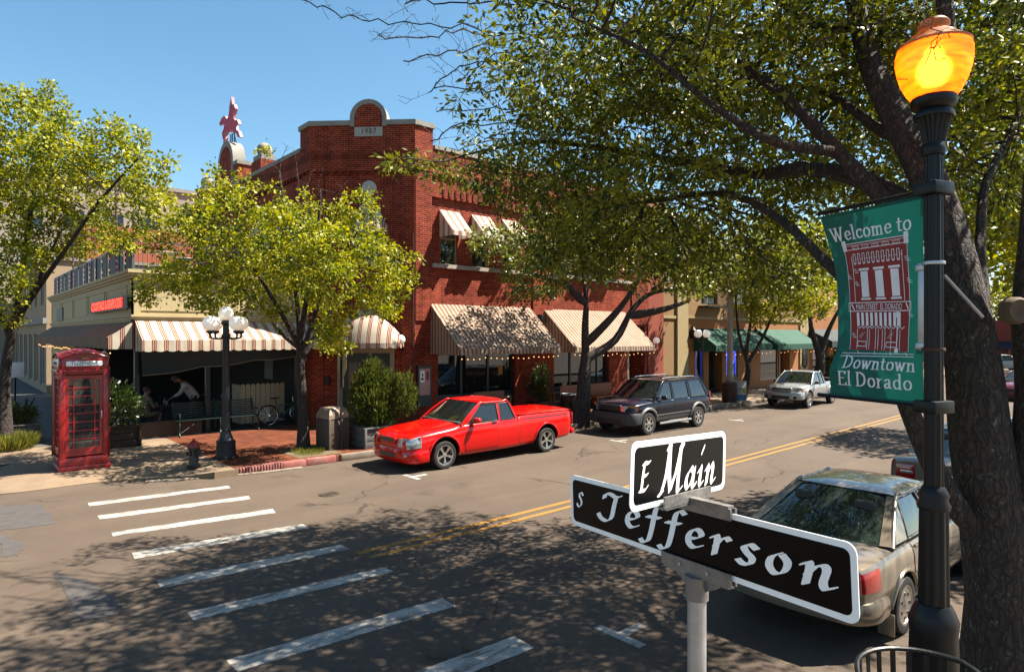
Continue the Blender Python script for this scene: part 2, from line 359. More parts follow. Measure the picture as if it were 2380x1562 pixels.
# ------------------------------------------------------------------ ground, road, pavements, paint
def asphalt():
    m = bpy.data.materials.new('asphalt'); N, L = _nodes(m); b = N['Principled BSDF']
    tc = N.new('ShaderNodeTexCoord'); P = tc.outputs['Object']
    def noise(sc, det, ro, vec=P):
        n = N.new('ShaderNodeTexNoise'); n.inputs['Scale'].default_value = sc; n.inputs['Detail'].default_value = det; n.inputs['Roughness'].default_value = ro; L.new(vec, n.inputs['Vector']); return n.outputs[0]
    def mrange(src, a, b_, c, d):
        n = N.new('ShaderNodeMapRange'); n.inputs[1].default_value = a; n.inputs[2].default_value = b_; n.inputs[3].default_value = c; n.inputs[4].default_value = d; L.new(src, n.inputs[0]); return n.outputs[0]
    def mul(a, b_):
        n = N.new('ShaderNodeMath'); n.operation = 'MULTIPLY'; L.new(a, n.inputs[0]); L.new(b_, n.inputs[1]); return n.outputs[0]
    mp = N.new('ShaderNodeMapping'); mp.inputs['Scale'].default_value = (0.12, 1.1, 1); L.new(P, mp.inputs[0])
    streak = mrange(noise(1.0, 5, 0.6, mp.outputs[0]), 0.3, 0.7, 0.84, 1.1)
    blot = mrange(noise(0.35, 7, 0.7), 0.3, 0.7, 0.82, 1.12)
    grit = mrange(noise(55, 3, 0.8), 0.3, 0.75, 0.72, 1.28)
    fine = mrange(noise(9, 6, 0.8), 0.3, 0.7, 0.9, 1.08)
    # cracks: cell borders, bent by noise
    nd = N.new('ShaderNodeTexNoise'); nd.inputs['Scale'].default_value = 1.1; nd.inputs['Detail'].default_value = 6; L.new(P, nd.inputs['Vector'])
    va = N.new('ShaderNodeVectorMath'); va.operation = 'MULTIPLY_ADD'; va.inputs[1].default_value = (1.3, 1.3, 0); L.new(nd.outputs['Color'], va.inputs[0]); L.new(P, va.inputs[2])
    vo = N.new('ShaderNodeTexVoronoi'); vo.feature = 'DISTANCE_TO_EDGE'; vo.inputs['Scale'].default_value = 0.24; L.new(va.outputs[0], vo.inputs['Vector'])
    crack = mrange(vo.outputs['Distance'], 0.0015, 0.006, 0.0, 1.0)
    gate = mrange(noise(0.5, 3, 0.5), 0.44, 0.52, 0.0, 1.0)
    mxg = N.new('ShaderNodeMath'); mxg.operation = 'MAXIMUM'; L.new(crack, mxg.inputs[0]); L.new(gate, mxg.inputs[1])
    cr = mrange(mxg.outputs[0], 0, 1, 0.42, 1.0)
    oil = mrange(noise(0.9, 4, 0.55), 0.6, 0.74, 1.0, 0.62); agg = mrange(noise(160, 2, 0.6), 0.35, 0.7, 0.78, 1.3)
    val = mul(mul(mul(streak, blot), mul(grit, fine)), mul(cr, mul(oil, agg)))
    hv = N.new('ShaderNodeHueSaturation'); hv.inputs['Color'].default_value = (0.077, 0.0565, 0.0415, 1); L.new(val, hv.inputs['Value']); L.new(hv.outputs[0], b.inputs['Base Color'])
    b.inputs['Roughness'].default_value = 0.9; sock(b, 'Specular IOR Level', 'Specular').default_value = 0.25
    bp = N.new('ShaderNodeBump'); bp.inputs['Strength'].default_value = 0.35; bp.inputs['Distance'].default_value = 0.008; L.new(noise(70, 4, 0.7), bp.inputs['Height']); L.new(bp.outputs[0], b.inputs['Normal'])
    return m
ASPH = asphalt()
def paint_mat(name, col, wear=0.5, scale=5):
    m = bpy.data.materials.new(name); N, L = _nodes(m); b = N['Principled BSDF']; b.inputs['Roughness'].default_value = 0.7
    tc = N.new('ShaderNodeTexCoord'); mp = N.new('ShaderNodeMapping'); mp.inputs['Scale'].default_value = (0.35, 1.6, 1); L.new(tc.outputs['Object'], mp.inputs[0])
    n = N.new('ShaderNodeTexNoise'); n.inputs['Scale'].default_value = scale; n.inputs['Detail'].default_value = 9; n.inputs['Roughness'].default_value = 0.8; L.new(mp.outputs[0], n.inputs['Vector'])
    r = N.new('ShaderNodeMapRange'); r.inputs[1].default_value = wear; r.inputs[2].default_value = wear + 0.14; L.new(n.outputs[0], r.inputs[0])
    n2 = N.new('ShaderNodeTexNoise'); n2.inputs['Scale'].default_value = 60; n2.inputs['Detail'].default_value = 3; L.new(tc.outputs['Object'], n2.inputs['Vector'])
    r2 = N.new('ShaderNodeMapRange'); r2.inputs[1].default_value = 0.3; r2.inputs[2].default_value = 0.7; r2.inputs[3].default_value = 0.75; r2.inputs[4].default_value = 1.05; L.new(n2.outputs[0], r2.inputs[0])
    hv = N.new('ShaderNodeHueSaturation'); hv.inputs['Color'].default_value = (*[c * K for c in col], 1); L.new(r2.outputs[0], hv.inputs['Value'])
    mx = N.new('ShaderNodeMix'); mx.data_type = 'RGBA'; L.new(r.outputs[0], mx.inputs[0]); L.new(hv.outputs[0], mx.inputs[6]); mx.inputs[7].default_value = (0.074, 0.057, 0.045, 1)
    L.new(mx.outputs[2], b.inputs['Base Color']); return m
WHITEP = paint_mat('road_paint_white', (0.6, 0.56, 0.5), 0.47); YELP = paint_mat('road_paint_yellow', (0.42, 0.2, 0.012), 0.52)
CONC = mat('concrete_walk', (0.285, 0.195, 0.12), 0.9, var=0.22, scale=1.4, dirt=0.45, dirtcol=(0.1, 0.075, 0.05), bump=0.3, bscale=60)
KERB = mat('kerb_stone', (0.27, 0.21, 0.155), 0.9, var=0.25, scale=3, dirt=0.5, bump=0.4, bscale=30)
REDK = mat('kerb_red_paint', (0.42, 0.12, 0.1), 0.75, var=0.3, scale=4, dirt=0.45, dirtcol=(0.45, 0.38, 0.32))
PAVER = brick_mat('pavers', (0.225, 0.066, 0.03), (0.17, 0.046, 0.024), (0.15, 0.075, 0.045), 0.2, 0.1, 0.006, weather=0.3)
SHADEW = mat('shaded_walk', (0.11, 0.105, 0.1), 0.9, var=0.2, scale=1.2, dirt=0.3)  # darker grey copy of the concrete, with shade put into its colour

b = MB(); b.bb(-160, -160, -0.5, 420, 420, 0.0); structure(b.build('road', ASPH))
# repaired patches of greyer asphalt by the crossing
PATCH = mat('asphalt_patch', (0.085, 0.073, 0.069), 0.92, var=0.25, scale=5, bump=0.4, bscale=60)
for pts in [[(128, 1330), (205, 1345), (285, 1408), (250, 1432), (185, 1443), (160, 1400)], [(0, 1176), (95, 1170), (130, 1215), (60, 1226), (0, 1232)], [(0, 1240), (60, 1262), (40, 1290), (0, 1295)]]:
    b = MB(); P = [gnd(x, y, 0.004) for x, y in pts]
    # ragged outline
    Q = []
    for i in range(len(P)):
        for k in range(6):
            q = P[i].lerp(P[(i + 1) % len(P)], k / 6); Q.append(q + Vector((random.uniform(-.03, .03), random.uniform(-.05, .05), 0)))
    b.poly(Q); structure(b.build('road_patch', PATCH))

# pavements: north block with a rounded corner that ramps down to the crossing
NK = 14.7                                         # kerb line of Main Street, north side
edge = [(4.45, 14.72), (4.05, 15.1), (3.55, 15.55), (2.9, 15.85), (2.2, 15.98), (1.5, 15.95), (0.8, 16.05), (0.3, 16.5), (0.05, 17.4), (0.0, 18.5)]
edge = catmull(edge, 4)
b = MB()
cx, cy = 5.2, 19.5
ins = []
for (x, y) in edge:
    d = Vector((cx - x, cy - y)); d.normalize(); ins.append((x + d.x * 1.3, y + d.y * 1.3))
n = len(edge)
ez = [0.02 + 0.13 * max(0, 1 - i / 9) ** 1.5 for i in range(n)]
vs = [(x, y, z) for (x, y), z in zip(edge, ez)] + [(x, y, 0.15) for x, y in ins]
b.add(vs, [(i, n + i, n + i + 1, i + 1)[::-1] for i in range(n - 1)], True)
b.add([(4.45, NK, .15), (*ins[0], .15), (edge[0][0], edge[0][1], .15)], [(0, 1, 2)])
b.add([(x, y, z) for (x, y), z in zip(edge, ez)] + [(x, y, -.05) for x, y in edge], [(i, i + 1, n + i + 1, n + i) for i in range(n - 1)])
b.add([(4.45, NK, .15), (4.95, NK, .15), (4.95, NK, -.05), (4.45, NK, -.05)], [(0, 1, 2, 3)])
fill = [(x, y, 0.15) for x, y in ins] + [(0.0, ins[-1][1], 0.15), (0.0, 60, 0.15), (4.9, 60, 0.15), (4.9, NK, 0.15), (4.45, NK, 0.15)]
b.add(fill, [tuple(range(len(fill)))[::-1]], False)
structure(b.build('pavement_corner', CONC))
b = MB(); b.bb(4.9, NK + 0.16, -0.1, 130, 60, 0.15); structure(b.build('pavement_north', CONC))
b = MB(); b.add([(4.9, NK + .16, .155), (25.0, NK + .16, .155), (25.0, 20.9, .155), (4.9, 20.9, .155)], [(0, 1, 2, 3)])
structure(b.build('brick_paving', PAVER))
b = MB(); b.add([(0.1, 21.3, .155), (4.15, 20.9, .155), (4.15, 55, .155), (0.1, 55, .155)], [(0, 1, 2, 3)]); structure(b.build('side_street_shade', SHADEW))  # thin grey sheet painting shade onto the side street pavement
# kerbs: stone lengths with open joints, one stretch painted red
def kerb_run(x0, x1, m, name, y0=NK, y1=NK + 0.16, h=0.15, ln=1.6, wob=0.012):
    b = MB(); x = x0
    while x < x1 - 0.01:
        e = min(x + ln * random.uniform(0.8, 1.2), x1)
        b.box(((x + e) / 2, (y0 + y1) / 2 + random.uniform(-wob, wob), h / 2 + random.uniform(-wob, wob) * .6 + 0.004), (e - x - 0.012, y1 - y0, h + 0.02), bev=0.022)
        x = e
    structure(b.build(name, m))
kerb_run(5.95, 7.35, REDK, 'kerb_red', ln=0.72)
kerb_run(7.42, 130, KERB, 'kerb')
# moulded pink brick edging round the corner
b = MB(); b.smooth = True
for i in range(26):
    t = i / 25; x = 4.35 + t * 1.58; y = NK + 0.1 + (1 - t) ** 2 * 0.28
    b.box((x, y, 0.10 - (1 - t) * 0.05), (0.056, 0.2, 0.15), rz=-0.25 * (1 - t), bev=0.024)
structure(b.build('kerb_brick_edging', mat('pink_brick', (0.42, 0.15, 0.13), 0.85, var=0.3, scale=5, dirt=0.35, dirtcol=(0.1, 0.06, 0.05))))
b = MB(); 
for i in range(12): 
    t = i / 12; b.box((3.4 + t * 3.1, NK - 0.1 + (1 - t) ** 2 * 0.75, 0.01), (0.28, 0.17, 0.03), rz=-0.25 * (1 - t), bev=0.012)
structure(b.build('gutter_stone', KERB))
# south side pavement under the camera's feet
SK = 1.9
b = MB(); b.add([(1.1, 0.6, .15), (2.2, 1.45, .15), (3.2, SK - .16, .15), (130, SK - .16, .15), (130, -40, .15), (-3, -40, .15), (-1, -2, .15)], [(6, 5, 4, 3, 2, 1, 0)])
structure(b.build('pavement_south', mat('concrete_south', (0.2, 0.16, 0.115), 0.9, var=0.25, scale=1.5, dirt=0.5, bump=0.3, bscale=50)))
kerb_run(3.2, 130, KERB, 'kerb_south', SK - 0.16, SK)
b = MB()
for p, q in (((1.1, .6), (2.2, 1.45)), ((2.2, 1.45), (3.2, SK - .08))): b.beam((p[0], p[1], .075), (q[0], q[1], .075), .16, .17)
structure(b.build('kerb_south_corner', KERB))

# painted bars of the crossing (surveyed corner by corner), centre lines, parking ticks
Z6 = lambda x, y: (x * .5372, 1095.9 + y * .5372)
bars = [[(378, 135), (985, 60), (1003, 70), (382, 150)], [(422, 190), (1075, 104), (1087, 118), (432, 207)], [(483, 262), (1180, 160), (1193, 178), (490, 279)],
        [(570, 350), (1310, 225), (1337, 243), (588, 376)], [(672, 470), (1475, 315), (1508, 335), (700, 503)], [(808, 608), (1665, 410), (1702, 432), (828, 645)],
        [(975, 815), (1915, 545), (1978, 578), (1020, 867)]]
quads = [[gnd(*Z6(*p), .004) for p in q] for q in bars]
tr, br_ = gnd(*Z6(2225, 710), .004), gnd(*Z6(2305, 765), .004)
quads.append([Vector((2.05, tr.y + .16, .004)), tr, br_, Vector((2.05, br_.y + .16, .004))])
for q in quads:
    b = MB(); q = q[::-1]
    # ragged, slightly wavering edges
    A, B = q[3], q[2]; D, C = q[0], q[1]; n = 40; top = []; bot = []
    for i in range(n + 1):
        t = i / n; top.append(A.lerp(B, t) + Vector((random.uniform(-.012, .012) * (i in (0, n)), random.uniform(-.008, .008), 0))); bot.append(D.lerp(C, t) + Vector((random.uniform(-.03, .03) * (i in (0, n)), random.uniform(-.008, .008), 0)))
    b.add(top + bot, [(n + 1 + i, n + 2 + i, i + 1, i) for i in range(n)]); structure(b.build('crossing_stripe', WHITEP))
for off in (0.0, -0.27):
    b = MB(); pts = [(4.45 - off * .2, 8.33), (9, 8.33), (14.5, 8.42), (20, 8.55), (28.4, 8.76), (60, 9.6), (120, 11.2)]; pts = catmull(pts, 6); n = len(pts)
    b.add([(x, y + off + .055, .004) for x, y in pts] + [(x, y + off - .055, .004) for x, y in pts], [(n + i, n + i + 1, i + 1, i) for i in range(n - 1)]); structure(b.build('centre_line', YELP))
def tick(cx, cy, s=1):
    b = MB(); b.add([(cx - .06, cy - .3, .004), (cx + .06, cy - .3, .004), (cx + .06, cy + .3, .004), (cx - .06, cy + .3, .004)], [(0, 1, 2, 3)])
    b.add([(cx + .06, cy - .06, .004), (cx + .4, cy - .06, .004), (cx + .4, cy + .06, .004), (cx + .06, cy + .06, .004)], [(0, 1, 2, 3)]); structure(b.build('parking_tick', WHITEP))
for x, y in ((7.75, 12.05), (5.25, 4.25), (14.9, 12.1), (21.8, 12.2)): tick(x, y)
p = gnd(765, 1149); b = MB(); b.lathe([(0.0, .006), (.17, .006), (.175, .012), (.2, .012), (.205, .0)], 20)
for k in range(5): b.bb(-.15 + k * .065, -.1, .006, -.12 + k * .065, .1, .014)
o = b.build('manhole_cover', mat('iron_rust', (0.10, 0.07, 0.05), 0.7, 0.4, var=0.3, scale=20)); o.location = (p.x, p.y, 0); tag(o, 'small round iron cover let into the asphalt near the crossing', 'manhole cover')
# ------------------------------------------------------------------ buildings
BRICK = brick_mat('red_brick', (0.36, 0.04, 0.016), (0.26, 0.027, 0.011), (0.5, 0.19, 0.115))
BRICKT = brick_mat('red_brick_trim', (0.28, 0.036, 0.016), (0.21, 0.026, 0.012), (0.26, 0.09, 0.05), 0.075, 0.24, 0.012, offset=0.0)
STONE = mat('grey_stone', (0.36, 0.34, 0.30), 0.85, var=0.2, scale=4, dirt=0.45, dirtcol=(0.10, 0.10, 0.09), bump=0.3)
SILL = mat('pale_sill_stone', (0.46, 0.41, 0.34), 0.85, var=0.2, scale=3, dirt=0.35, bump=0.25)
GREENF = mat('dark_green_frame', (0.012, 0.03, 0.028), 0.45, var=0.2, scale=8)
TANF = mat('tan_frame', (0.42, 0.33, 0.22), 0.6, var=0.15, scale=5, dirt=0.2)
GLASS = glass_mat('window_glass', (0.05, 0.065, 0.07), 0.5)
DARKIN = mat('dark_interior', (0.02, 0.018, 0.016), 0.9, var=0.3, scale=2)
TERRA = mat('red_stucco', (0.34, 0.055, 0.02), 0.85, var=0.12, scale=2, dirt=0.2)
STRIPE = stripe_mat('awning_stripe', (0.95, 0.85, 0.68), [(0.55, (0.42, 0.055, 0.035)), (0.64, (0.9, 0.78, 0.6)), (0.70, (0.33, 0.06, 0.05)), (0.79, (0.9, 0.78, 0.6)), (0.85, (0.42, 0.055, 0.035)), (0.94, (0.95, 0.85, 0.68))], 0.30)
STRIPE2 = stripe_mat('awning_stripe_narrow', (0.62, 0.49, 0.37), [(0.48, (0.2, 0.06, 0.04)), (0.62, (0.55, 0.41, 0.3)), (0.72, (0.22, 0.07, 0.045)), (0.88, (0.62, 0.49, 0.37))], 0.17)
BROWNA = stripe_mat('awning_brown', (0.42, 0.29, 0.2), [(0.6, (0.5, 0.36, 0.26)), (0.8, (0.34, 0.2, 0.14))], 0.12)
GREENA = mat('awning_green', (0.007, 0.1, 0.06), 0.85, var=0.15, scale=2, transl=0.15)
TEALA = mat('awning_dark_teal', (0.008, 0.02, 0.024), 0.85, var=0.2, scale=2)

def V2(p): return Vector((p[0], p[1]))
def wallpt(p0, d, u, z, off=0.0):
    """point on the wall line; off is measured outwards"""
    return (p0[0] + d[0] * u + d[1] * off, p0[1] + d[1] * u - d[0] * off, z)
def facade(mb, p0, p1, z0, z1, ops=(), depth=0.12, off=0.0):
    p0 = V2(p0); p1 = V2(p1); d = (p1 - p0); L = d.length; d.normalize()
    us = sorted(set([0, L] + [o[0] for o in ops] + [o[1] for o in ops])); zs = sorted(set([z0, z1] + [o[2] for o in ops] + [o[3] for o in ops]))
    us = [u for u in us if 0 <= u <= L]; zs = [z for z in zs if z0 <= z <= z1]
    for i in range(len(us) - 1):
        for j in range(len(zs) - 1):
            uc = (us[i] + us[i + 1]) / 2; zc = (zs[j] + zs[j + 1]) / 2
            if any(o[0] < uc < o[1] and o[2] < zc < o[3] for o in ops): continue
            mb.add([wallpt(p0, d, us[i], zs[j], off), wallpt(p0, d, us[i + 1], zs[j], off), wallpt(p0, d, us[i + 1], zs[j + 1], off), wallpt(p0, d, us[i], zs[j + 1], off)], [(0, 1, 2, 3)], False)
    for o in ops:
        dp = o[4] if len(o) > 4 else depth
        A = [wallpt(p0, d, u, z, off) for u, z in ((o[0], o[2]), (o[1], o[2]), (o[1], o[3]), (o[0], o[3]))]
        B = [wallpt(p0, d, u, z, off - dp) for u, z in ((o[0], o[2]), (o[1], o[2]), (o[1], o[3]), (o[0], o[3]))]
        mb.add(A + B, [(0, 4, 5, 1), (1, 5, 6, 2), (2, 6, 7, 3), (3, 7, 4, 0)], False)
    return d, L
def wbox(mb, p0, d, u0, u1, z0, z1, o0, o1):
    """block on a wall between offsets o0 and o1 (outwards)"""
    P = [wallpt(p0, d, u, z, o) for z in (z0, z1) for (u, o) in ((u0, o0), (u1, o0), (u1, o1), (u0, o1))]
    mb.add(P, [(0, 3, 2, 1)[::-1], (4, 5, 6, 7)[::-1], (0, 1, 5, 4)[::-1], (1, 2, 6, 5)[::-1], (2, 3, 7, 6)[::-1], (3, 0, 4, 7)[::-1]], False)
def window(parent, p0, d, u0, u1, z0, z1, off=-0.1, fr=0.055, mull=(), trans=(), frm=None, glass=None, name='window', back=True):
    b = MB()
    for (a, c, e, f) in ((u0, u0 + fr, z0, z1), (u1 - fr, u1, z0, z1), (u0 + fr, u1 - fr, z0, z0 + fr), (u0 + fr, u1 - fr, z1 - fr, z1)): wbox(b, p0, d, a, c, e, f, off - .03, off + .03)
    for m in mull: wbox(b, p0, d, m - fr * .45, m + fr * .45, z0 + fr, z1 - fr, off - .027, off + .033)
    for t in trans: wbox(b, p0, d, u0 + fr, u1 - fr, t - fr * .4, t + fr * .4, off - .025, off + .027)
    w = b.build(name, frm or GREENF, parent)
    b = MB(); b.poly([wallpt(p0, d, u, z, off - .012) for u, z in ((u0 + fr, z0 + fr), (u1 - fr, z0 + fr), (u1 - fr, z1 - fr), (u0 + fr, z1 - fr))]); b.build('pane', glass or GLASS, w)
    return w
def awning(parent, p0, d, u0, u1, zt, zb, proj, val, m, base=0.0, scallop=0.15, name='awning', sag=0.03, sides=True, valm=None, side_val=True):
    b = MB(); nu = max(2, int((u1 - u0) / 0.4)); nv = 4
    def fn(s, t):
        u = u0 + (u1 - u0) * s; z = zt + (zb - zt) * t - sag * math.sin(PI * t) * (0.6 + 0.4 * math.sin(u * 5.0)); return wallpt(p0, d, u, z, base + proj * t)
    b.u = d; b.grid(fn, nu, nv, True); b.u = None
    if sides:
        for u in (u0, u1): b.add([wallpt(p0, d, u, zt, base + .01), wallpt(p0, d, u, zb, base + proj), wallpt(p0, d, u, zb - val * .97, base + proj), wallpt(p0, d, u, zb - val * .97, base + .01)], [(0, 1, 2, 3) if u == u0 else (3, 2, 1, 0)], False)
    a = b.build(name, m, parent)
    b = MB(); b.u = d; L = u1 - u0; n = max(2, round(L / scallop)) ; k = 4
    top = []; bot = []
    for i in range(n * k + 1):
        u = u0 + L * i / (n * k); ph = (i % k) / k; dip = val * (0.88 + 0.12 * math.sin(PI * ph)); w_ = 0.012 * math.sin(u * 17)
        top.append(wallpt(p0, d, u, zb + 0.004, base + proj + .002)); bot.append(wallpt(p0, d, u, zb - dip, base + proj + .004 + w_))
    m_ = len(top); b.add(top + bot, [(m_ + i, m_ + i + 1, i + 1, i) for i in range(m_ - 1)], True); b.build('valance', valm or m, a)
    f = MB(); f.tube([wallpt(p0, d, u0 + .02, zb - .015, base + proj - .03), wallpt(p0, d, u1 - .02, zb - .015, base + proj - .03)], .014, 6)
    for u in (u0 + .05, (u0 + u1) / 2, u1 - .05): f.tube([wallpt(p0, d, u, zb - .015, base + .02), wallpt(p0, d, u, zb - .015, base + proj - .03)], .012, 6)
    f.build('awning_frame', MET_GREY, a)
    return a
MET_GREY = mat('galvanised', (0.42, 0.43, 0.44), 0.42, 0.75, var=0.15, scale=12)
def globe_mat(): return mat('lamp_globe', (0.85, 0.81, 0.75), 0.25, var=0.03, scale=3, emit=(1, .8, .58), estr=.07)
GLOBE = globe_mat(); BLACKI = mat('black_iron', (0.006, 0.0065, 0.0075), 0.42, 0.0, spec=.3, var=0.3, scale=14, bump=0.15, bscale=50)
def wall_lamp(parent, p0, d, u, z, off=0.0):
    c = Vector(wallpt(p0, d, u, z - .28, off)); o = Vector((d[1], -d[0], 0))
    b = MB(); b.tube([c, c + o * .06], .07, 12); b.tube(catmull([c + o * .05, c + o * .14 + Vector((0, 0, -.03)), c + o * .19 + Vector((0, 0, .06)), c + o * .19 + Vector((0, 0, .14))], 5), .018, 8)
    b.lathe([(.02, 0), (.055, .02), (.06, .05), (.05, .055)], 14, tuple(c + o * .19 + Vector((0, 0, .12)))); w = b.build('wall_lamp', BLACKI, parent)
    b = MB(); b.sphere(tuple(c + o * .19 + Vector((0, 0, .30))), .15, 24, 16); b.build('globe', GLOBE, w)

# ---- the brick corner building
B0, B1, BE = (9.3, 20.55), (11.75, 18.1), (24.42, 18.1)
brick = thing('brick_building', 'two storey red brick corner building with an angled entrance and arched parapet dated 1987', 'building', (12, 20, .15), world=True)
wb = MB()
dC = (V2(B1) - V2(B0)).normalized(); LC = (V2(B1) - V2(B0)).length
dM = Vector((1, 0)); LM = BE[0] - B1[0]
X = lambda x: x - B1[0]
# Main Street front: brick skin with recessed window panels
ops = [(X(12.44), X(17.1), 5.5, 7.8, .1), (X(18.2), X(23.2), 5.5, 7.8, .1), (X(12.7), X(16.25), .3, 3.1, .22), (X(18.3), X(21.7), .3, 3.1, .22), (X(23.05), X(24.2), .15, 3.5, 1.3)]
facade(wb, B1, BE, .1, 9.4, ops)
WX = [(12.86, 13.6), (14.26, 15.0), (15.7, 16.44), (18.75, 19.5), (20.2, 20.95), (21.65, 22.4)]
for k, (a, c) in enumerate(((12.44, 17.1), (18.2, 23.2))):
    facade(wb, (a, 18.2), (c, 18.2), 5.5, 7.8, [(x0 - a, x1 - a, 5.5, 7.35, .14) for x0, x1 in WX[k * 3:k * 3 + 3]])
facade(wb, (23.05, 19.4), (24.2, 19.4), .15, 3.5, [(.1, .95, .15, 2.4, .1)])
# angled corner with the door
facade(wb, B0, B1, .1, 10.05, [(.88, 2.8, .15, 2.75, .2), (1.4, 2.5, 5.6, 7.3, .16)])
uc = 1.95
# spandrels over the arched window
for sgn in (-1, 1):
    P = [wallpt(B0, dC, uc + sgn * .55, 7.3, 0)] + [wallpt(B0, dC, uc + sgn * .55 * math.cos(a), 6.75 + .55 * math.sin(a), 0) for a in np.linspace(0, PI / 2, 9)]
    P.append(wallpt(B0, dC, uc, 7.3, 0)); P = P if sgn < 0 else P[::-1]
    wb.poly(P)
# the west side over the terrace
BW = (9.3, 34.0); dW = Vector((0, -1)); YW = lambda y: 34.0 - y
wins_w = [(21.7, 22.75), (24.3, 25.35), (27.3, 28.35), (30.2, 31.25)]
facade(wb, BW, B0, .1, 9.35, [(YW(c), YW(a), 5.0, 7.2, .14) for a, c in wins_w])
# rear and roof
facade(wb, (24.42, 18.1), (24.42, 34), .1, 9.4); facade(wb, (24.42, 34), BW, .1, 9.35)
wb.poly([(9.3, 20.55, 9.05), (11.75, 18.1, 9.05), (24.42, 18.1, 9.05), (24.42, 34, 9.05), (9.3, 34, 9.05)])
wall = wb.build('wall', BRICK, brick)
# projecting upper stage with corner pilasters and brick bands
pb = MB()
wbox(pb, B0, dC, -.03, LC + .03, 8.55, 10.05, -.25, .075)
wbox(pb, B0, dC, -.02, .42, .15, 8.5, -.02, .05); wbox(pb, B0, dC, LC - .42, LC + .02, .15, 8.5, -.02, .05)
wbox(pb, B1, dM, -.02, .69, 8.6, 10.05, -.3, .072); wbox(pb, B1, dM, .69, LM, 8.6, 9.4, -.3, .06)
for u0, u1 in ((0.02, .66), (X(17.12), X(18.18)), (X(23.22), LM)): wbox(pb, B1, dM, u0, u1, 3.6, 8.55, -.02, .05)
wbox(pb, BW, dW, 0, YW(20.55), 8.6, 9.35, -.3, .07); wbox(pb, BW, dW, YW(21.3), YW(20.52), 9.35, 10.05, -.3, .072); wbox(pb, BW, dW, YW(21.15), YW(20.55), .15, 8.5, -.02, .05)
pb.build('brick_cornice', BRICK, brick)
tb = MB()
wbox(tb, B0, dC, .02, LC - .02, 8.93, 9.17, .07, .088); wbox(tb, B1, dM, .7, LM, 8.93, 9.17, .055, .075); wbox(tb, BW, dW, .1, YW(20.6), 8.93, 9.17, .06, .085)
for i in range(13): wbox(tb, B0, dC, .16 + i * .26, .29 + i * .26, 8.44, 8.54, .0, .07)
for i in range(44): wbox(tb, B1, dM, .5 + i * .27, .63 + i * .27, 8.48, 8.59, .0, .06)
for i in range(48): wbox(tb, BW, dW, .1 + i * .27, .23 + i * .27, 8.48, 8.59, .0, .06)
for k in range(2):
    a = (12.9, 18.6)[k]
    for i in range(16): wbox(tb, (a, 18.1), dM, i * .26, i * .26 + .09, 7.86, 8.14, .0, .03)
tb.build('brick_band', BRICKT, brick)
cb = MB()
wbox(cb, B0, dC, -.07, uc - .62, 10.05, 10.21, -.3, .13); wbox(cb, B0, dC, uc + .62, LC + .07, 10.05, 10.21, -.3, .13)
wbox(cb, B1, dM, -.03, .76, 10.052, 10.212, -.34, .13); wbox(cb, B1, dM, .763, LM, 9.4, 9.53, -.34, .1)
wbox(cb, BW, dW, YW(21.34), YW(20.5), 10.053, 10.213, -.34, .13)
wbox(cb, BW, dW, 0, YW(29.95), 9.35, 9.49, -.34, .1); wbox(cb, BW, dW, YW(27.95), YW(21.35), 9.352, 9.492, -.34, .1)
# round headed gable over the date stone
def arch_gable(mb_brick, mb_stone, p0, d, u, z0, zs, ri, ro, o0, o1):
    P = [wallpt(p0, d, u - ri, z0, o1 - .02)] + [wallpt(p0, d, u + ri * math.cos(a), zs + ri * math.sin(a), o1 - .02) for a in np.linspace(PI, 0, 21)] + [wallpt(p0, d, u + ri, z0, o1 - .02)]
    nrm = Vector((d[1], -d[0], 0)); mb_brick.prism(P, nrm * (o0 - o1 + .04))
    A = [PI] + list(np.linspace(PI, 0, 21)) + [0]
    out = []
    for k, a in enumerate(A):
        z = zs if 0 < k < len(A) - 1 else z0
        zi = z + (math.sin(a) * ri if z == zs else 0); zo = z + (math.sin(a) * ro if z == zs else 0)
        out.append((u + ri * math.cos(a), zi, u + ro * math.cos(a), zo))
    vs = []
    for (ui, zi, uo, zo) in out: vs += [wallpt(p0, d, ui, zi, o1), wallpt(p0, d, uo, zo, o1), wallpt(p0, d, uo, zo, o0), wallpt(p0, d, ui, zi, o0)]
    fs = []
    for i in range(len(out) - 1):
        for j in range(4): fs.append((i * 4 + j, i * 4 + (j + 1) % 4, (i + 1) * 4 + (j + 1) % 4, (i + 1) * 4 + j))
    mb_stone.add(vs, fs, True)
ab = MB(); arch_gable(ab, cb, B0, dC, uc, 10.0, 10.28, .47, .62, -.3, .13); ab.build('parapet_gable', BRICK, brick); ab = MB()
arch_gable(ab, cb, BW, dW, YW(28.95), 9.4, 10.45, .75, .98, -.42, .1)
for yy in ((27.45, 28.0), (29.9, 30.45)): wbox(ab, BW, dW, YW(yy[1]), YW(yy[0]), 9.3, 10.2, -.5, .075); wbox(cb, BW, dW, YW(yy[1]) - .05, YW(yy[0]) + .05, 10.2, 10.36, -.56, .12)
ab.build('parapet_gable', BRICK, brick)
for yy in (25.4, 32.6): ab = MB(); wbox(ab, BW, dW, YW(yy) - .5, YW(yy) + .5, 9.3, 9.9, -.6, .08); ab.build('parapet_pier', BRICK, brick); wbox(cb, BW, dW, YW(yy) - .42, YW(yy) + .42, 9.9, 10.12, -.5, .03)
coping = cb.build('coping', STONE, brick)
for yy in (25.4, 32.6):
    b = MB(); b.sphere((9.55, yy, 10.36), .29, 20, 14); b.lathe([(.2, 0), (.14, .05)], 14, (9.55, yy, 10.09)); b.build('stone_ball', STONE, brick)
b = MB(); wbox(b, B0, dC, uc - .47, uc + .47, 9.68, 9.99, .07, .1); ds = b.build('date_stone', mat('date_stone', (0.5, 0.47, 0.41), 0.8, var=0.12, scale=5, dirt=0.25), brick)
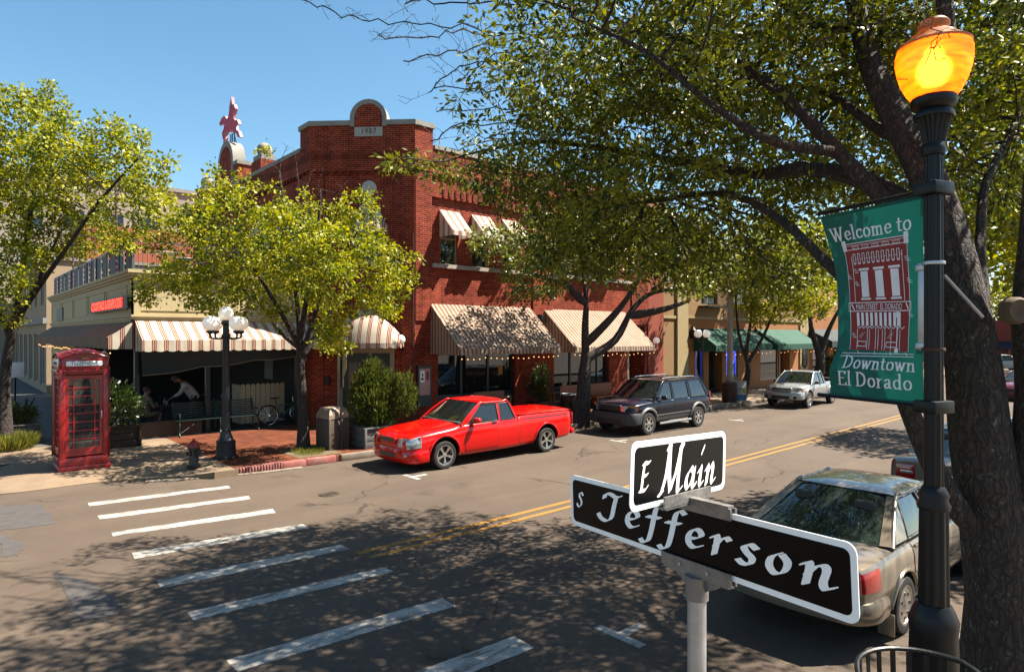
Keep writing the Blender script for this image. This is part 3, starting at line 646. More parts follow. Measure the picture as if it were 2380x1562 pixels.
b = MB(); nC = Vector((dC[1], -dC[0], 0)); cpos = Vector(wallpt(B0, dC, uc, 9.835, .101))
text_into(b, '1987', 0.26, plane_M(cpos, (dC[0], dC[1], 0), (0, 0, 1)), 0.004, spacing=1.25, xscale=0.85); b.build('date_numerals', mat('numeral_grey', (0.09, 0.085, 0.08), 0.9), ds)
b = MB(); b.M = plane_M(wallpt(B0, dC, uc, 7.98, .0), (dC[0], dC[1], 0), (0, 0, 1)); b.lathe([(.0, .05), (.2, .05), (.25, .03), (.25, 0)], 32); b.build('roundel', mat('roundel_white', (0.6, 0.58, 0.53), 0.7, dirt=0.2), brick)
# corner window with its blue pane, sill and hooped awning
w_ = window(brick, B0, dC, 1.4, 2.5, 5.6, 6.75, -.12, .06, mull=(uc,), frm=TANF, glass=glass_mat('blue_glass', (0.03, 0.10, 0.2), 0.35))
b = MB(); P = [wallpt(B0, dC, uc + .53 * math.cos(a), 6.76 + .53 * math.sin(a), -.1) for a in np.linspace(0, PI, 15)]; b.poly(P); b.build('fanlight', GLASS, w_)
b = MB(); wbox(b, B0, dC, 1.05, 2.95, 5.44, 5.58, -.12, .12)
for a, c in ((12.44, 17.1), (18.2, 23.2)): wbox(b, (a, 18.1), dM, -.03, c - a + .03, 5.4, 5.535, -.24, .12)
b.build('sill', SILL, brick)
def hooped_awning(parent, p0, d, u, hw, zt, zs, zb, proj, m, base=0.0):
    b = MB()
    def fn(s, t):
        a = PI * (1 - s); r = math.sin(PI / 2 * t)
        uu = u + hw * math.cos(a) * (0.25 + 0.75 * (1 - (1 - t) ** 2)) ; hh = (math.sin(a) ** 0.8)
        o = proj * hh * (1 - (1 - t) ** 2.2) * (0.55 + 0.45 * t); z = zb + (zt - zb) * (1 - t ** 1.7) * (0.35 + 0.65 * hh)
        return wallpt(p0, d, uu, z if t < 1 else zb, base + .02 + o)
    b.u = d; b.grid(fn, 26, 8, True)
    a_ = b.build('awning', m, parent)
    b = MB(); b.u = d; T = [fn(s, 1.0) for s in np.linspace(0, 1, 41)]; Bt = [(p[0], p[1], p[2] - .16 - .02 * math.sin(i * PI / 2)) for i, p in enumerate(T)]
    b.add(T + Bt, [(41 + i, 41 + i + 1, i + 1, i) for i in range(40)], True); b.build('valance', m, a_)
# entrance: tan frame, paired dark doors, hooped striped awning
b = MB(); wbox(b, B0, dC, .88, 1.03, .15, 2.75, -.2, .03); wbox(b, B0, dC, 2.65, 2.8, .15, 2.75, -.2, .03); wbox(b, B0, dC, 1.03, 2.65, 2.52, 2.75, -.2, .033); b.build('door_frame', TANF, brick)
for k in range(2):
    u0 = 1.03 + k * .81; u1 = u0 + .81
    b = MB(); facade(b, wallpt(B0, dC, u0 + .004, 0)[:2], wallpt(B0, dC, u1 - .004, 0)[:2], .16, 2.52, [(.16, .65, 1.15, 2.2, .03)], off=-.12)
    wbox(b, wallpt(B0, dC, u0, 0)[:2], dC, .15, .66, 1.02, 1.14, -.12, -.1)
    dr = b.build('door', GREENF, brick)
    b = MB(); q0 = wallpt(B0, dC, u0 + .4, 0)[:2]; b.poly([wallpt(q0, dC, u, z, -.14) for u, z in ((-.245, 1.15), (.245, 1.15), (.245, 2.2), (-.245, 2.2))]); b.build('pane', GLASS, dr)
    b = MB(); wbox(b, q0, dC, -.24, .24, .35, .9, -.118, -.112); b.build('kick_panel', mat('cream_panel', (0.5, 0.44, 0.32), 0.6, dirt=0.2), dr)
    b = MB(); wbox(b, q0, dC, -.14, .12, 1.5, 1.85, -.135, -.13); b.build('notice', mat('notice_orange', (0.55, 0.26, 0.04), 0.7), dr)
    b = MB(); b.tube([wallpt(q0, dC, .3 - .6 * k, 1.0, -.06), wallpt(q0, dC, .3 - .6 * k, 1.4, -.06)], .014, 8); b.build('handle', mat('brass', (0.5, 0.36, 0.14), 0.3, 0.9), dr)
hooped_awning(brick, B0, dC, 1.9, 1.25, 4.0, 3.2, 2.86, .95, STRIPE)
hooped_awning(brick, B0, dC, uc, .62, 7.6, 7.0, 6.65, .5, STRIPE)
# street windows with their small awnings
for x0, x1 in WX:
    window(brick, (x0, 18.2), dM, 0, x1 - x0, 5.535, 7.35, -.1, .05, trans=(6.45,), frm=TANF)
    awning(brick, (x0 - .05, 18.2), dM, 0, x1 - x0 + .12, 7.42, 6.62, .78, .16, STRIPE, scallop=.12)
for y0, y1 in wins_w:
    window(brick, BW, dW, YW(y1), YW(y0), 5.0, 7.2, -.1, .06, mull=((YW(y0) + YW(y1)) / 2,), trans=(6.6,), frm=TANF)
    hooped_awning(brick, BW, dW, (YW(y0) + YW(y1)) / 2, .58, 7.75, 7.2, 6.95, .45, STRIPE)
# shop fronts under the big awnings
for a, c, ms in ((12.7, 16.25, (13.8, 15.02)), (18.3, 21.7, (19.4, 20.6))):
    window(brick, (a, 18.1), dM, 0, c - a, .95, 3.08, -.18, .09, mull=[m - a for m in ms], frm=GREENF, name='shop_window')
    b = MB(); wbox(b, (a, 18.1), dM, .0, c - a, .3, .945, -.22, -.14); bk = b.build('stall_riser', GREENF, brick)
    b = MB()
    for u0, u1 in zip([0] + [m - a for m in ms], [m - a for m in ms] + [c - a]):
        for (q0, q1, z0, z1) in ((u0 + .12, u1 - .12, .42, .48), (u0 + .12, u1 - .12, .78, .84), (u0 + .12, u0 + .18, .48, .78), (u1 - .18, u1 - .12, .48, .78)): wbox(b, (a, 18.1), dM, q0, q1, z0, z1, -.14, -.115)
    b.build('panel_moulding', TANF, bk)
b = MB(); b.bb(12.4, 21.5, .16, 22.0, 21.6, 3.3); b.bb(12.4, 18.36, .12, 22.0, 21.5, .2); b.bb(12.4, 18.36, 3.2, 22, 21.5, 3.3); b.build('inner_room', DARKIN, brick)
b = MB(); b.bb(15.55, 18.285, 1.65, 15.75, 18.288, 2.0); b.build('window_notice', MATS['notice_orange'], brick)
awning(brick, (12.38, 18.1), dM, 0, 4.62, 4.17, 2.66, 1.68, .2, STRIPE2, base=.0, scallop=.17)
awning(brick, (17.71, 18.1), dM, 0, 5.05, 4.14, 2.66, 1.68, .2, STRIPE2, base=.0, scallop=.17)
b = MB(); wbox(b, B1, dM, X(22.92), X(23.04), .15, 3.55, -.1, .02); b.build('door_post', TANF, brick)
b = MB(); b.bb(24.42, 18.05, .1, 25.59, 20, 9.3); b.build('party_pier', TERRA, brick)
wall_lamp(brick, B0, dC, LC - .4, 2.95, .05); wall_lamp(brick, B0, dC, .45, 2.95, .05); wall_lamp(brick, B1, dM, X(24.75), 2.85, .06)
b = MB(); wbox(b, B1, dM, .08, .62, .75, 2.1, .0, .09); pc = b.build('poster_case', GREENF, brick)
b = MB(); wbox(b, B1, dM, .14, .56, 1.12, 2.0, .09, .094); po = b.build('poster', mat('poster_pink', (0.62, 0.3, 0.28), 0.5, var=0.2, scale=5), pc)
b = MB(); wbox(b, B1, dM, .17, .34, 1.55, 1.93, .094, .097); b.m = 1; wbox(b, B1, dM, .2, .3, 1.62, 1.7, .097, .099); wbox(b, B1, dM, .23, .29, 1.74, 1.84, .097, .099); b.m = 2; wbox(b, B1, dM, .4, .52, 1.62, 1.9, .094, .098); b.build('picture', [mat('pap_white', (.7, .68, .68), .6), mat('pap_dark', (.08, .04, .06), .6), mat('pap_red', (.3, .04, .04), .6)], po)
b = MB(); wbox(b, B0, dC, .5, .64, 1.45, 1.75, .05, .14); b.build('utility_box', BLACKI, brick)
b = MB(); b.tube([wallpt(B0, dC, LC - .03, .2, .07), wallpt(B0, dC, LC - .03, 6.5, .07)], .012, 6); b.build('conduit', MATS['numeral_grey'], brick)
b = MB(); b.box((17.42, 17.95, 3.75), (.22, .22, .32), rz=.3, bev=.02); b.build('loudspeaker', BLACKI, brick)

# ---- neon outline of a winged horse on the roof
peg = thing('roof_sign', 'red winged horse sign standing on the arched west parapet of the brick building', 'sign', (9.5, 28.95, 11.4), world=True)
PO = [(-.62, -.32), (-.75, .1), (-.55, .35), (-.5, .62), (-.78, .72), (-.95, .62), (-1.02, .72), (-.78, 1.0), (-.55, 1.08), (-.42, 1.05), (-.25, .85), (-.12, .9), (.05, 1.25), (.1, 1.75), (.22, 2.05), (.3, 1.6), (.5, 1.55), (.62, 1.3), (.45, 1.0), (.42, .78), (.62, .6), (.8, .62), (.95, .35), (.85, .32), (.7, .42), (.6, .35), (.72, .05), (.95, -.1), (1.1, -.42), (.98, -.45), (.82, -.2), (.55, -.05), (.35, .12), (.0, .05), (-.25, .1), (-.4, -.05), (-.38, -.3), (-.55, -.55), (-.62, -.5), (-.5, -.28)]
SC_ = .74
PA = math.radians(14)
def pegpts(sc, x): return [(x + u * SC_ * sc * math.sin(PA), 28.95 - u * SC_ * sc * math.cos(PA), 11.85 + v * SC_ * sc - (1 - sc) * .1) for u, v in PO]
b = MB(); b.prism(pegpts(1.0, 9.36), (.12, 0, 0)); body_ = b.build('horse_body', [mat('sign_edge_pink', (.7, .3, .3), .5, var=.2)], peg)
b = MB(); b.prism(pegpts(.93, 9.352), (.004, 0, 0)); b.build('horse_face', mat('sign_red', (.8, .03, .08), .45, var=.15, scale=4), peg)
b = MB(); 
for u in (-.2, .0, .25): b.tube([(9.5, 28.95 - u, 11.2), (9.5, 28.95 - u, 11.85)], .025, 6)
b.tube([(9.9, 28.95, 10.6), (9.5, 28.95, 12.1)], .02, 6); b.build('sign_strut', BLACKI, peg)
b = MB(); b.tube(pegpts(.86, 9.34), .008, 5, closed=True); b.build('neon_tube', mat('tube_white', (.7, .4, .4), .3), peg)

# ---- the cream patio building with its roof terrace
XW, YP, YB = 4.1, 20.7, 38.5
CREAM = mat('cream_paint', (0.62, 0.5, 0.27), 0.75, var=0.1, scale=1.5, dirt=0.25, dirtcol=(0.35, 0.27, 0.15))
patio = thing('patio_building', 'single storey cream building with striped awnings and an open shaded dining patio', 'building', (6.5, 21, .15), world=True)
P0, P1, PW = (XW, YP), (9.25, YP), (XW, YB); dS = Vector((1, 0))
b = MB()
for (p0, d, L) in ((P0, dS, 9.25 - XW), (PW, dW, YB - YP)):
    s0 = 0 if p0 is P0 else 0
    wbox(b, p0, d, -0.0, L - (.003 if p0 is PW else 0), 3.5, 4.72, -.3, .0)
b.build('frieze', CREAM, patio)
b = MB()
for z0, z1, o in ((4.72, 4.79, .06), (4.79, 4.87, .12), (4.87, 4.96, .17), (3.56, 3.62, .04), (3.63, 3.69, .07)):
    wbox(b, P0, dS, -o, 5.2, z0, z1, -.25, o); wbox(b, PW, dW, -.1, YB - YP - .25, z0, z1, -.25, o)
for u0, u1 in ((.0, 3.1), (3.3, 5.1)):
    for (q0, q1, z0, z1) in ((u0 + .18, u1 - .1, 4.52, 4.56), (u0 + .18, u0 + .22, 3.85, 4.52), (u1 - .14, u1 - .1, 3.85, 4.52), (u0 + .18, u1 - .1, 3.81, 3.85)): wbox(b, P0, dS, q0, q1, z0, z1, .0, .02)
for u0 in np.arange(.3, 17, 3.4):
    for (q0, q1, z0, z1) in ((u0, u0 + 3.1, 4.52, 4.56), (u0, u0 + .04, 3.85, 4.52), (u0 + 3.06, u0 + 3.1, 3.85, 4.52), (u0, u0 + 3.1, 3.81, 3.85)): wbox(b, PW, dW, q0, q1, z0, z1, .0, .02)
wbox(b, P0, dS, .0, .17, 3.69, 3.98, .0, .05); wbox(b, P0, dS, .02, .15, 3.98, 4.02, .0, .03)
b.build('cornice', CREAM, patio)
b = MB(); b.bb(XW + .25, YP + .25, 4.3, 9.25, YB, 4.9); b.build('terrace_floor', mat('terrace_deck', (.25, .2, .16), .9, dirt=.3), patio)
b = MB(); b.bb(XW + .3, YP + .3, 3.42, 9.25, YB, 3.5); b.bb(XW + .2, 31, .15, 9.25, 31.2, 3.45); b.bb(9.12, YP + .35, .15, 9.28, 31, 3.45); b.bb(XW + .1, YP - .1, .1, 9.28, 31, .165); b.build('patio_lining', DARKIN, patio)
for (x, y) in ((XW + .1, YP + .12), (XW + .1, 25.2), (XW + .1, 29.7), (XW + .1, 34), (XW + .1, 38.3), (6.1, YP + .12), (8.9, YP + .12)):
    b = MB(); b.box((x, y, 1.85), (.13, .13, 3.4), bev=.015); b.build('post', GREENF, patio)
b = MB(); b.bb(XW, 31.2, .15, XW + .2, YB, 3.5); facade(b, (9.28, YB), (XW, YB), .1, 4.7); b.build('rear_wall', CREAM, patio)
b = MB(); b.bb(XW + .02, YP - .02, .16, 5.9, YP + .14, .62); b.bb(XW + .02, YP + .14, .16, XW + .18, 30, .62); b.build('low_wall', mat('dark_timber', (.07, .035, .02), .7, var=.3, scale=3), patio)
awning(patio, (XW + .03, YP), dS, 0, 5.12, 3.53, 2.97, .9, .32, STRIPE, scallop=.3, side_val=True)
awning(patio, (XW, YB), dW, 0, YB - YP + .0, 3.5, 3.05, .62, .34, BROWNA, scallop=.25)
b = MB(); b.add([(XW - .003, YP - .006, 3.5), (XW - .62, YP - .006, 3.05), (XW - .62, YP - .006, 2.72), (XW - .003, YP - .006, 2.72)], [(0, 1, 2, 3)]); b.build('awning_end', STRIPE, patio)
# dark shade cloth hanging slack under the front awning
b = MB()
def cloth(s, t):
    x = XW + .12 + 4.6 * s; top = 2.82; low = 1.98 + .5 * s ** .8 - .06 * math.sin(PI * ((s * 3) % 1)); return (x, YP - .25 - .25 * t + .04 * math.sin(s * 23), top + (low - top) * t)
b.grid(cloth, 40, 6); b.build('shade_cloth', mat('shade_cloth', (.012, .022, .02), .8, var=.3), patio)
b = MB(); b.tube([cloth(s, 1.0) for s in np.linspace(0, 1, 41)], .014, 6); b.build('cloth_hem', mat('hem', (.2, .17, .12), .8), patio)
b = MB(); b.bb(9.1, 23.4, 1.5, 9.115, 24.2, 2.3); b.build('wall_picture', mat('grey_board', (.22, .22, .22), .7), patio)
# terrace railing: corrugated screens and scrolled iron strips on the west, open iron bars on the south
RAILM = mat('rail_grey', (0.17, 0.18, 0.21), 0.5, 0.5, var=0.2, scale=6, dirt=0.3)
rb = MB(); y = YP + .05; k = 0
rail = MB(); rail.bb(XW - .02, YP - .02, 5.76, XW + .04, YB - 1, 5.81); rail.bb(XW - .02, YP - .02, 4.97, XW + .04, YB - 1, 5.01); rail.bb(XW + .04, YP - .02, 5.76, 9.2, YP + .03, 5.8); rail.bb(XW + .04, YP - .02, 4.98, 9.2, YP + .03, 5.01)
for yy in np.arange(YP, YB - 1, 1.9): rail.bb(XW - .03, yy, 4.95, XW + .03, yy + .06, 5.82)
for i in range(44): rail.tube([(XW + .12 + i * .116, YP, 5.0), (XW + .12 + i * .116, YP, 5.77)], .009, 5)
tr_ = rail.build('terrace_railing', RAILM, patio)
while y < YB - 1.3:
    b = MB(); n = 8; y1 = y + .95
    vs = []
    for i in range(n * 2 + 1): yy = y + .06 + (y1 - y - .06) * i / (n * 2); x = XW + (.025 if i % 2 else -.0); vs += [(x, yy, 5.03), (x, yy, 5.74)]
    b.add(vs, [(2 * i, 2 * i + 1, 2 * i + 3, 2 * i + 2) for i in range(n * 2)]); b.build('screen_panel', RAILM, tr_)
    b = MB(); c = y1 + .12
    for j in range(4): z = 5.12 + j * .18; b.tube([(XW + .01, c + .06 * math.cos(a) * (1 - a / 14), z + .075 * math.sin(a) * (1 - a / 14)) for a in np.linspace(0, 9, 18)], .009, 4)
    b.build('iron_scroll', BLACKI, tr_)
    y = y1 + .26
for yy in (23.2, 27.4, 31.8):
    b = MB(); b.tube([(XW + .02, yy, 4.95), (XW + .02, yy, 7.6)], .035, 8); b.build('terrace_post', mat('post_plum', (.16, .07, .09), .5), patio)
# iron scroll grille panel, table and chairs on the terrace
gr = MB(); 
for i in range(6):
    for j in range(7): gr.tube([(6.35 + i * .13 + .055 * math.cos(a) * (1 - a / 16), YP + .3, 5.15 + j * .18 + .08 * math.sin(a) * (1 - a / 16)) for a in np.linspace(0, 11, 18)], .01, 4)
for x in (6.25, 7.1): gr.bb(x, YP + .28, 4.9, x + .04, YP + .32, 6.5)
tag(gr.build('iron_screen', BLACKI), 'tall scrolled iron screen on the roof terrace behind its front railing', 'screen')
for k, (x, y) in enumerate(((5.2, 22.0), (6.1, 23.3))):
    t = thing('terrace_table', ('round pale topped table on the roof terrace just behind the front railing', 'round pale topped table further back on the roof terrace')[k], 'table', (x, y, 4.9), group='tables on the roof terrace')
    b = MB(); b.lathe([(.0, .72), (.43, .72), (.45, .735), (.43, .75), (0, .75)], 24); b.build('table_top', mat('pale_top', (.6, .55, .48), .5), t)
    b = MB(); b.lathe([(.22, 0), (.2, .03), (.03, .05), (.03, .72)], 14); b.build('leg', BLACKI, t)

def neon_letters():
    t = thing('neon_sign', 'red neon lettering sign along the shaded west frieze of the cream patio building', 'sign', (XW, 23.8, 4.0), world=True)
    y1, y0 = 26.8, 21.1
    b = MB(); wbox(b, PW, dW, YB - y1, YB - y0 + .25, 3.86, 4.24, .1, .13)
    for yy in (21.6, 23.9, 26.2): b.tube([(XW, yy, 3.9), (XW - .12, yy, 3.9)], .015, 5)
    b.build('backing_board', mat('sign_black', (.015, .012, .012), .6), t)
    NEON = mat('neon_red', (.9, .05, .02), .4, var=0, emit=(1.0, .012, .004), estr=1.2)
    b = MB(); text_into(b, 'COCKTAILS & SEAFOODS', .37, plane_M((XW - .14, (y0 + y1) / 2, 4.05), (0, -1, 0), (0, 0, 1)), .012, bold=0.012, xscale=1.16)
    b.build('neon_lettering', NEON, t)
neon_letters()
b = MB(); wbox(b, PW, dW, YB - 36.2, YB - 34.4, 3.76, 4.33, .0, .05); tag(b.build('wall_plaque', mat('plaque_green', (.16, .17, .11), .6, var=.4, scale=2)), 'faded dark rectangular board at the far end of the cream west frieze', 'sign')

# ---- ochre and green shops farther along Main Street
OCHRE = mat('ochre_stucco', (0.44, 0.165, 0.045), 0.85, var=0.12, scale=1.2, dirt=0.3, dirtcol=(.22, .1, .04)); TANW = mat('tan_stucco', (0.34, 0.19, 0.07), 0.85, var=0.1, scale=1.2, dirt=0.25, dirtcol=(.25, .15, .07)); PALEC = mat('pale_column', (0.46, 0.35, 0.17), 0.8, var=0.1, dirt=0.2)
ochre = thing('ochre_building', 'ochre stucco shop building with two green awnings beyond the brick corner building', 'building', (33, 18.2, .15), world=True)
b = MB(); O0 = (25.6, 18.1); XO = lambda x: x - 25.6
oops = [(XO(28.4), XO(29.15), .6, 2.75, .15), (XO(29.6), XO(30.9), .15, 2.75, .5), (XO(31.3), XO(32.5), .85, 2.75, .15), (XO(35.0), XO(37.25), .5, 2.75, .15), (XO(37.4), XO(38.6), .15, 2.75, .5), (XO(28.9), XO(30.4), 4.7, 6.3, .2), (XO(32), XO(33.5), 4.7, 6.3, .2), (XO(36), XO(37.5), 4.7, 6.3, .2)]
b.m = 0; facade(b, (27.6, 18.1), (39.85, 18.1), .1, 3.9, [(o[0] - 2, o[1] - 2, *o[2:]) for o in oops[:5]])
b.m = 1; facade(b, O0, (27.6, 18.1), .1, 7.4); facade(b, (27.6, 18.1), (41, 18.1), 3.9, 7.4, [(o[0] - 2, o[1] - 2, *o[2:]) for o in oops[5:]]); facade(b, (41, 18.1), (41, 34), .1, 7.4); facade(b, (41, 34), (25.6, 34), .1, 7.4); facade(b, (25.6, 34), O0, .1, 7.4)
b.poly([(25.6, 18.1, 7.2), (41, 18.1, 7.2), (41, 34, 7.2), (25.6, 34, 7.2)])
b.build('wall', [OCHRE, TANW], ochre)
b = MB(); wbox(b, O0, dM, XO(26.68), XO(27.59), .1, 7.4, -.05, .1); b.build('pilaster', PALEC, ochre)
b = MB(); wbox(b, O0, dM, XO(39.86), XO(40.99), .1, 7.4, -.1, .08); b.build('pilaster', PALEC, ochre)
b = MB(); wbox(b, O0, dM, 0, 15.4, 3.92, 4.05, -.02, .06); wbox(b, O0, dM, -.02, 15.42, 7.4, 7.55, -.3, .1); b.build('moulding', PALEC, ochre)
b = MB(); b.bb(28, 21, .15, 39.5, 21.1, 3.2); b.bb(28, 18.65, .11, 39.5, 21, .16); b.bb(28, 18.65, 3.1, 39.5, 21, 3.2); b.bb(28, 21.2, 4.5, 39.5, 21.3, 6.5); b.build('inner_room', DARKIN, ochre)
for i, o in enumerate(oops):
    if i in (1, 4): 
        b = MB(); u0, u1 = o[0] + .1, o[1] - .1; p = wallpt(O0, dM, u0, 0, -.4)[:2]
        facade(b, p, wallpt(O0, dM, u1, 0, -.4)[:2], .16, 2.7, [(.14, u1 - u0 - .14, .3, 2.5, .03)]); dd = b.build('door', GREENF, ochre)
        b = MB(); b.poly([wallpt(p, dM, u, z, -.02) for u, z in ((.14, .3), (u1 - u0 - .14, .3), (u1 - u0 - .14, 2.5), (.14, 2.5))]); b.build('pane', GLASS, dd)
    else: window(ochre, O0, dM, o[0], o[1], o[2], o[3], -.1, .07, frm=TANF if i < 5 else GREENF)
awning(ochre, (28.2, 18.1), dM, 0, 5.7, 3.45, 2.62, 1.25, .32, GREENA, scallop=.4); awning(ochre, (34.5, 18.1), dM, 0, 5.2, 3.45, 2.62, 1.25, .32, GREENA, scallop=.4)
b = MB(); 
for x0, x1 in ((28.6, 30.7), (31.7, 33.8)):
    b.bb(x0, 17.5, 4.52, x1, 18.1, 4.6); b.bb(x0, 17.5, 5.35, x1, 17.54, 5.4)
    for i in range(int((x1 - x0) / .12)): b.bb(x0 + i * .12, 17.505, 4.6, x0 + i * .12 + .02, 17.53, 5.35)
b.build('balcony', BLACKI, ochre)
BLUEN = mat('neon_blue', (.05, .08, .6), .4, var=0, emit=(.05, .1, 1.0), estr=.4)
b = MB(); 
for x0, x1 in ((28.45, 29.1), (31.38, 32.42)): b.tube([(x0 + .06, 18.18, .75 if x0 < 30 else .98), (x0 + .06, 18.18, 2.65), (x1 - .06, 18.18, 2.65), (x1 - .06, 18.18, .75 if x0 < 30 else .98)], .018, 6)
b.build('neon_border', BLUEN, ochre)
t = thing('wheel_sign', 'round red and white neon wheel with a blue rim in the ochre shop window', 'sign', (31.85, 18.14, 2.0), world=True)
b = MB(); b.M = plane_M((31.85, 18.15, 2.0), (1, 0, 0), (0, 0, 1)); b.tube([(.42 * math.cos(a), .5 * math.sin(a), 0) for a in np.linspace(0, 2 * PI, 32, False)], .025, 6, closed=True); b.build('rim', BLUEN, t)
b = MB(); b.M = plane_M((31.85, 18.155, 2.0), (1, 0, 0), (0, 0, 1))
for i in range(12):
    a = i * PI / 6; b.box((.23 * math.cos(a), .27 * math.sin(a), 0), (.22, .07, .02), rz=a, bev=.009)
b.build('spoke', mat('neon_pink', (.6, .03, .05), .4, var=0, emit=(.9, .03, .04), estr=.25), t)
b = MB(); b.M = plane_M((31.85, 18.15, 2.0), (1, 0, 0), (0, 0, 1)); b.lathe([(0, .02), (.08, .02), (.1, 0)], 16); b.build('hub', MATS['pap_white'], t)
t = thing('oval_sign', 'dark shield shaped wall sign on the pale pilaster left of the dark teal awning', 'sign', (40.4, 18, 1.9), world=True)
b = MB(); P = [(-.36, -.5), (-.2, -.58), (0, -.72), (.2, -.58), (.36, -.5), (.36, .5), (.2, .58), (0, .72), (-.2, .58), (-.36, .5)]; b.prism([(40.42 + u, 17.99, 1.75 + v) for u, v in P], (0, .05, 0)); b.build('sign_board', BLACKI, t)
b = MB(); 
for i in range(6): b.bb(40.25, 17.98, 1.3 + i * .16, 40.6, 17.985, 1.38 + i * .16)
b.build('sign_letters', MATS['grey_board'], t)
for x in (27.9, 34.1, 41.1):
    b = MB(); b.box((x, 17.93, 2.95 + .2), (.2, .2, .42), bev=.04); b.lathe([(.16, 0), (.02, .2)], 8, (x, 17.93, 3.36)); b.bb(x - .04, 17.95, 3.1, x + .04, 18.1, 3.3); b.build('wall_lantern', BLACKI, ochre)
teal = thing('teal_awning_building', 'low shop building under a long dark teal awning beyond the ochre building', 'building', (45.5, 18.2, .15), world=True)
b = MB(); facade(b, (41.02, 18.12), (50, 18.12), .1, 6.2, [(.8, 3.2, .6, 2.6), (4, 5.2, .15, 2.6, .4), (5.8, 8.4, .6, 2.6)]); facade(b, (50, 18.12), (50, 32), .1, 6.2); facade(b, (50, 32), (41.02, 32), .1, 6.2); b.poly([(41.02, 18.12, 6), (50, 18.12, 6), (50, 32, 6), (41.02, 32, 6)]); b.build('wall', OCHRE, teal)
for u0, u1 in ((.8, 3.2), (5.8, 8.4)): window(teal, (41.02, 18.12), dM, u0, u1, .6, 2.6, frm=TANF)
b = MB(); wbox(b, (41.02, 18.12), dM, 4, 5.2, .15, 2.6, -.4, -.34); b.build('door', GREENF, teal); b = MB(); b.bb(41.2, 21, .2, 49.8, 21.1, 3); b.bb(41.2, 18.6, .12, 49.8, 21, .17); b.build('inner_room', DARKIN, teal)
awning(teal, (41.1, 18.12), dM, 0, 8.8, 3.5, 2.75, 1.5, .4, TEALA, scallop=.4)
far = thing('long_brick_building', 'plain brown brick row farther down the street behind the green banner', 'building', (62, 18.3, .15), world=True)
b = MB(); ops = [(1 + i * 3, 3 + i * 3, z, z + 1.9) for i in range(8) for z in (.7, 4.2)]; facade(b, (50.1, 18.14), (76, 18.14), .1, 7.5, ops); facade(b, (76, 18.14), (76, 32), .1, 7.5); facade(b, (76, 32), (50.1, 32), .1, 7.5); b.poly([(50.1, 18.14, 7.3), (76, 18.14, 7.3), (76, 32, 7.3), (50.1, 32, 7.3)]); b.build('wall', BRICK, far)
for o in ops: window(far, (50.1, 18.14), dM, *o[:4], frm=TANF)
dist = thing('distant_shop', 'distant red brick shop with a dark blue awning where the street ends', 'building', (86, 15, 0), world=True)
b = MB(); facade(b, (84, 40), (84, 13.2), 0, 4.7, [(22, 26, .4, 2.2)]); facade(b, (84, 13.2), (100, 13.2), 0, 4.7); b.poly([(84, 40, 4.6), (84, 13.2, 4.6), (100, 13.2, 4.6), (100, 40, 4.6)]); b.build('wall', mat('dull_brick', (.2, .055, .045), .9, var=.15, scale=1), dist)
b = MB(); b.bb(83.9, 14, .4, 84.05, 18, 2.0); b.build('shop_window', GLASS, dist)
awning(dist, (84, 20), dW, 1, 6.3, 2.5, 1.8, 1.2, .2, mat('awning_navy', (.01, .02, .045), .8), scallop=.4)
b = MB(); b.bb(83.9, 12.2, 0, 84.4, 13.15, 4.5); b.build('white_pier', mat('pier_white', (.7, .68, .66), .8), dist)

# ---- buildings up Jefferson behind the terrace
TAN2 = mat('tan_wall', (0.47, 0.34, 0.21), 0.85, var=0.1, scale=.8, dirt=0.25, dirtcol=(.3, .2, .12)); REDW = mat('red_wall', (0.40, 0.10, 0.045), 0.85, var=0.1, scale=.7, dirt=.2, dirtcol=(.3, .1, .05)); GREYT = mat('grey_tan_wall', (0.42, 0.36, 0.29), 0.85, var=0.12, scale=.8, dirt=.25)
t = thing('tan_shop_building', 'tan rendered shop building beyond the cream patio building along the side street', 'building', (7, 40, .15), world=True)
zt_ = onY(150, 606, 40).z
b = MB(); facade(b, (4.05, 58), (4.05, 40), .1, zt_, [(.8 + i * 2.9, 2.9 + i * 2.9, .5, 3.2) for i in range(6)] + [(1.1 + i * 2.9, 2.4 + i * 2.9, 4.7, 6.8) for i in range(6)]); facade(b, (4.05, 40), (20, 40), .1, zt_); b.poly([(4.05, 40, zt_ - .1), (20, 40, zt_ - .1), (20, 58, zt_ - .1), (4.05, 58, zt_ - .1)]); b.build('wall', TAN2, t)
for i in range(6): window(t, (4.05, 58), dW, .8 + i * 2.9, 2.9 + i * 2.9, .5, 3.2, mull=(1.85 + i * 2.9,), frm=mat('pale_frame', (.55, .5, .42), .7), name='shop_window'); window(t, (4.05, 58), dW, 1.1 + i * 2.9, 2.4 + i * 2.9, 4.7, 6.8, frm=MATS['pale_frame'])
b = MB(); wbox(b, (4.05, 58), dW, 0, 18.1, zt_, zt_ + .15, -.3, .12); wbox(b, (4.05, 40), dM, -.1, 15.9, zt_ + .002, zt_ + .152, -.3, .1); wbox(b, (4.05, 58), dW, 0, 18.05, 3.7, 4.0, -.05, .15); b.build('coping', STONE, t)
t = thing('red_rendered_building', 'red painted building rising behind the tan shop and the roof terrace', 'building', (10, 43, .15), world=True)
zr = onY(200, 520, 42.5).z
b = MB(); facade(b, (6.1, 42.5), (26, 42.5), zt_ - .3, zr); facade(b, (6.1, 55), (6.1, 42.5), zt_ - .3, zr); b.poly([(6.1, 42.5, zr), (26, 42.5, zr), (26, 55, zr), (6.1, 55, zr)]); b.build('wall', REDW, t)
t = thing('tall_tan_building', 'tall grey tan office building with rows of windows behind the left tree', 'building', (10, 60, .15), world=True)
zz = onY(405, 447, 58.5).z
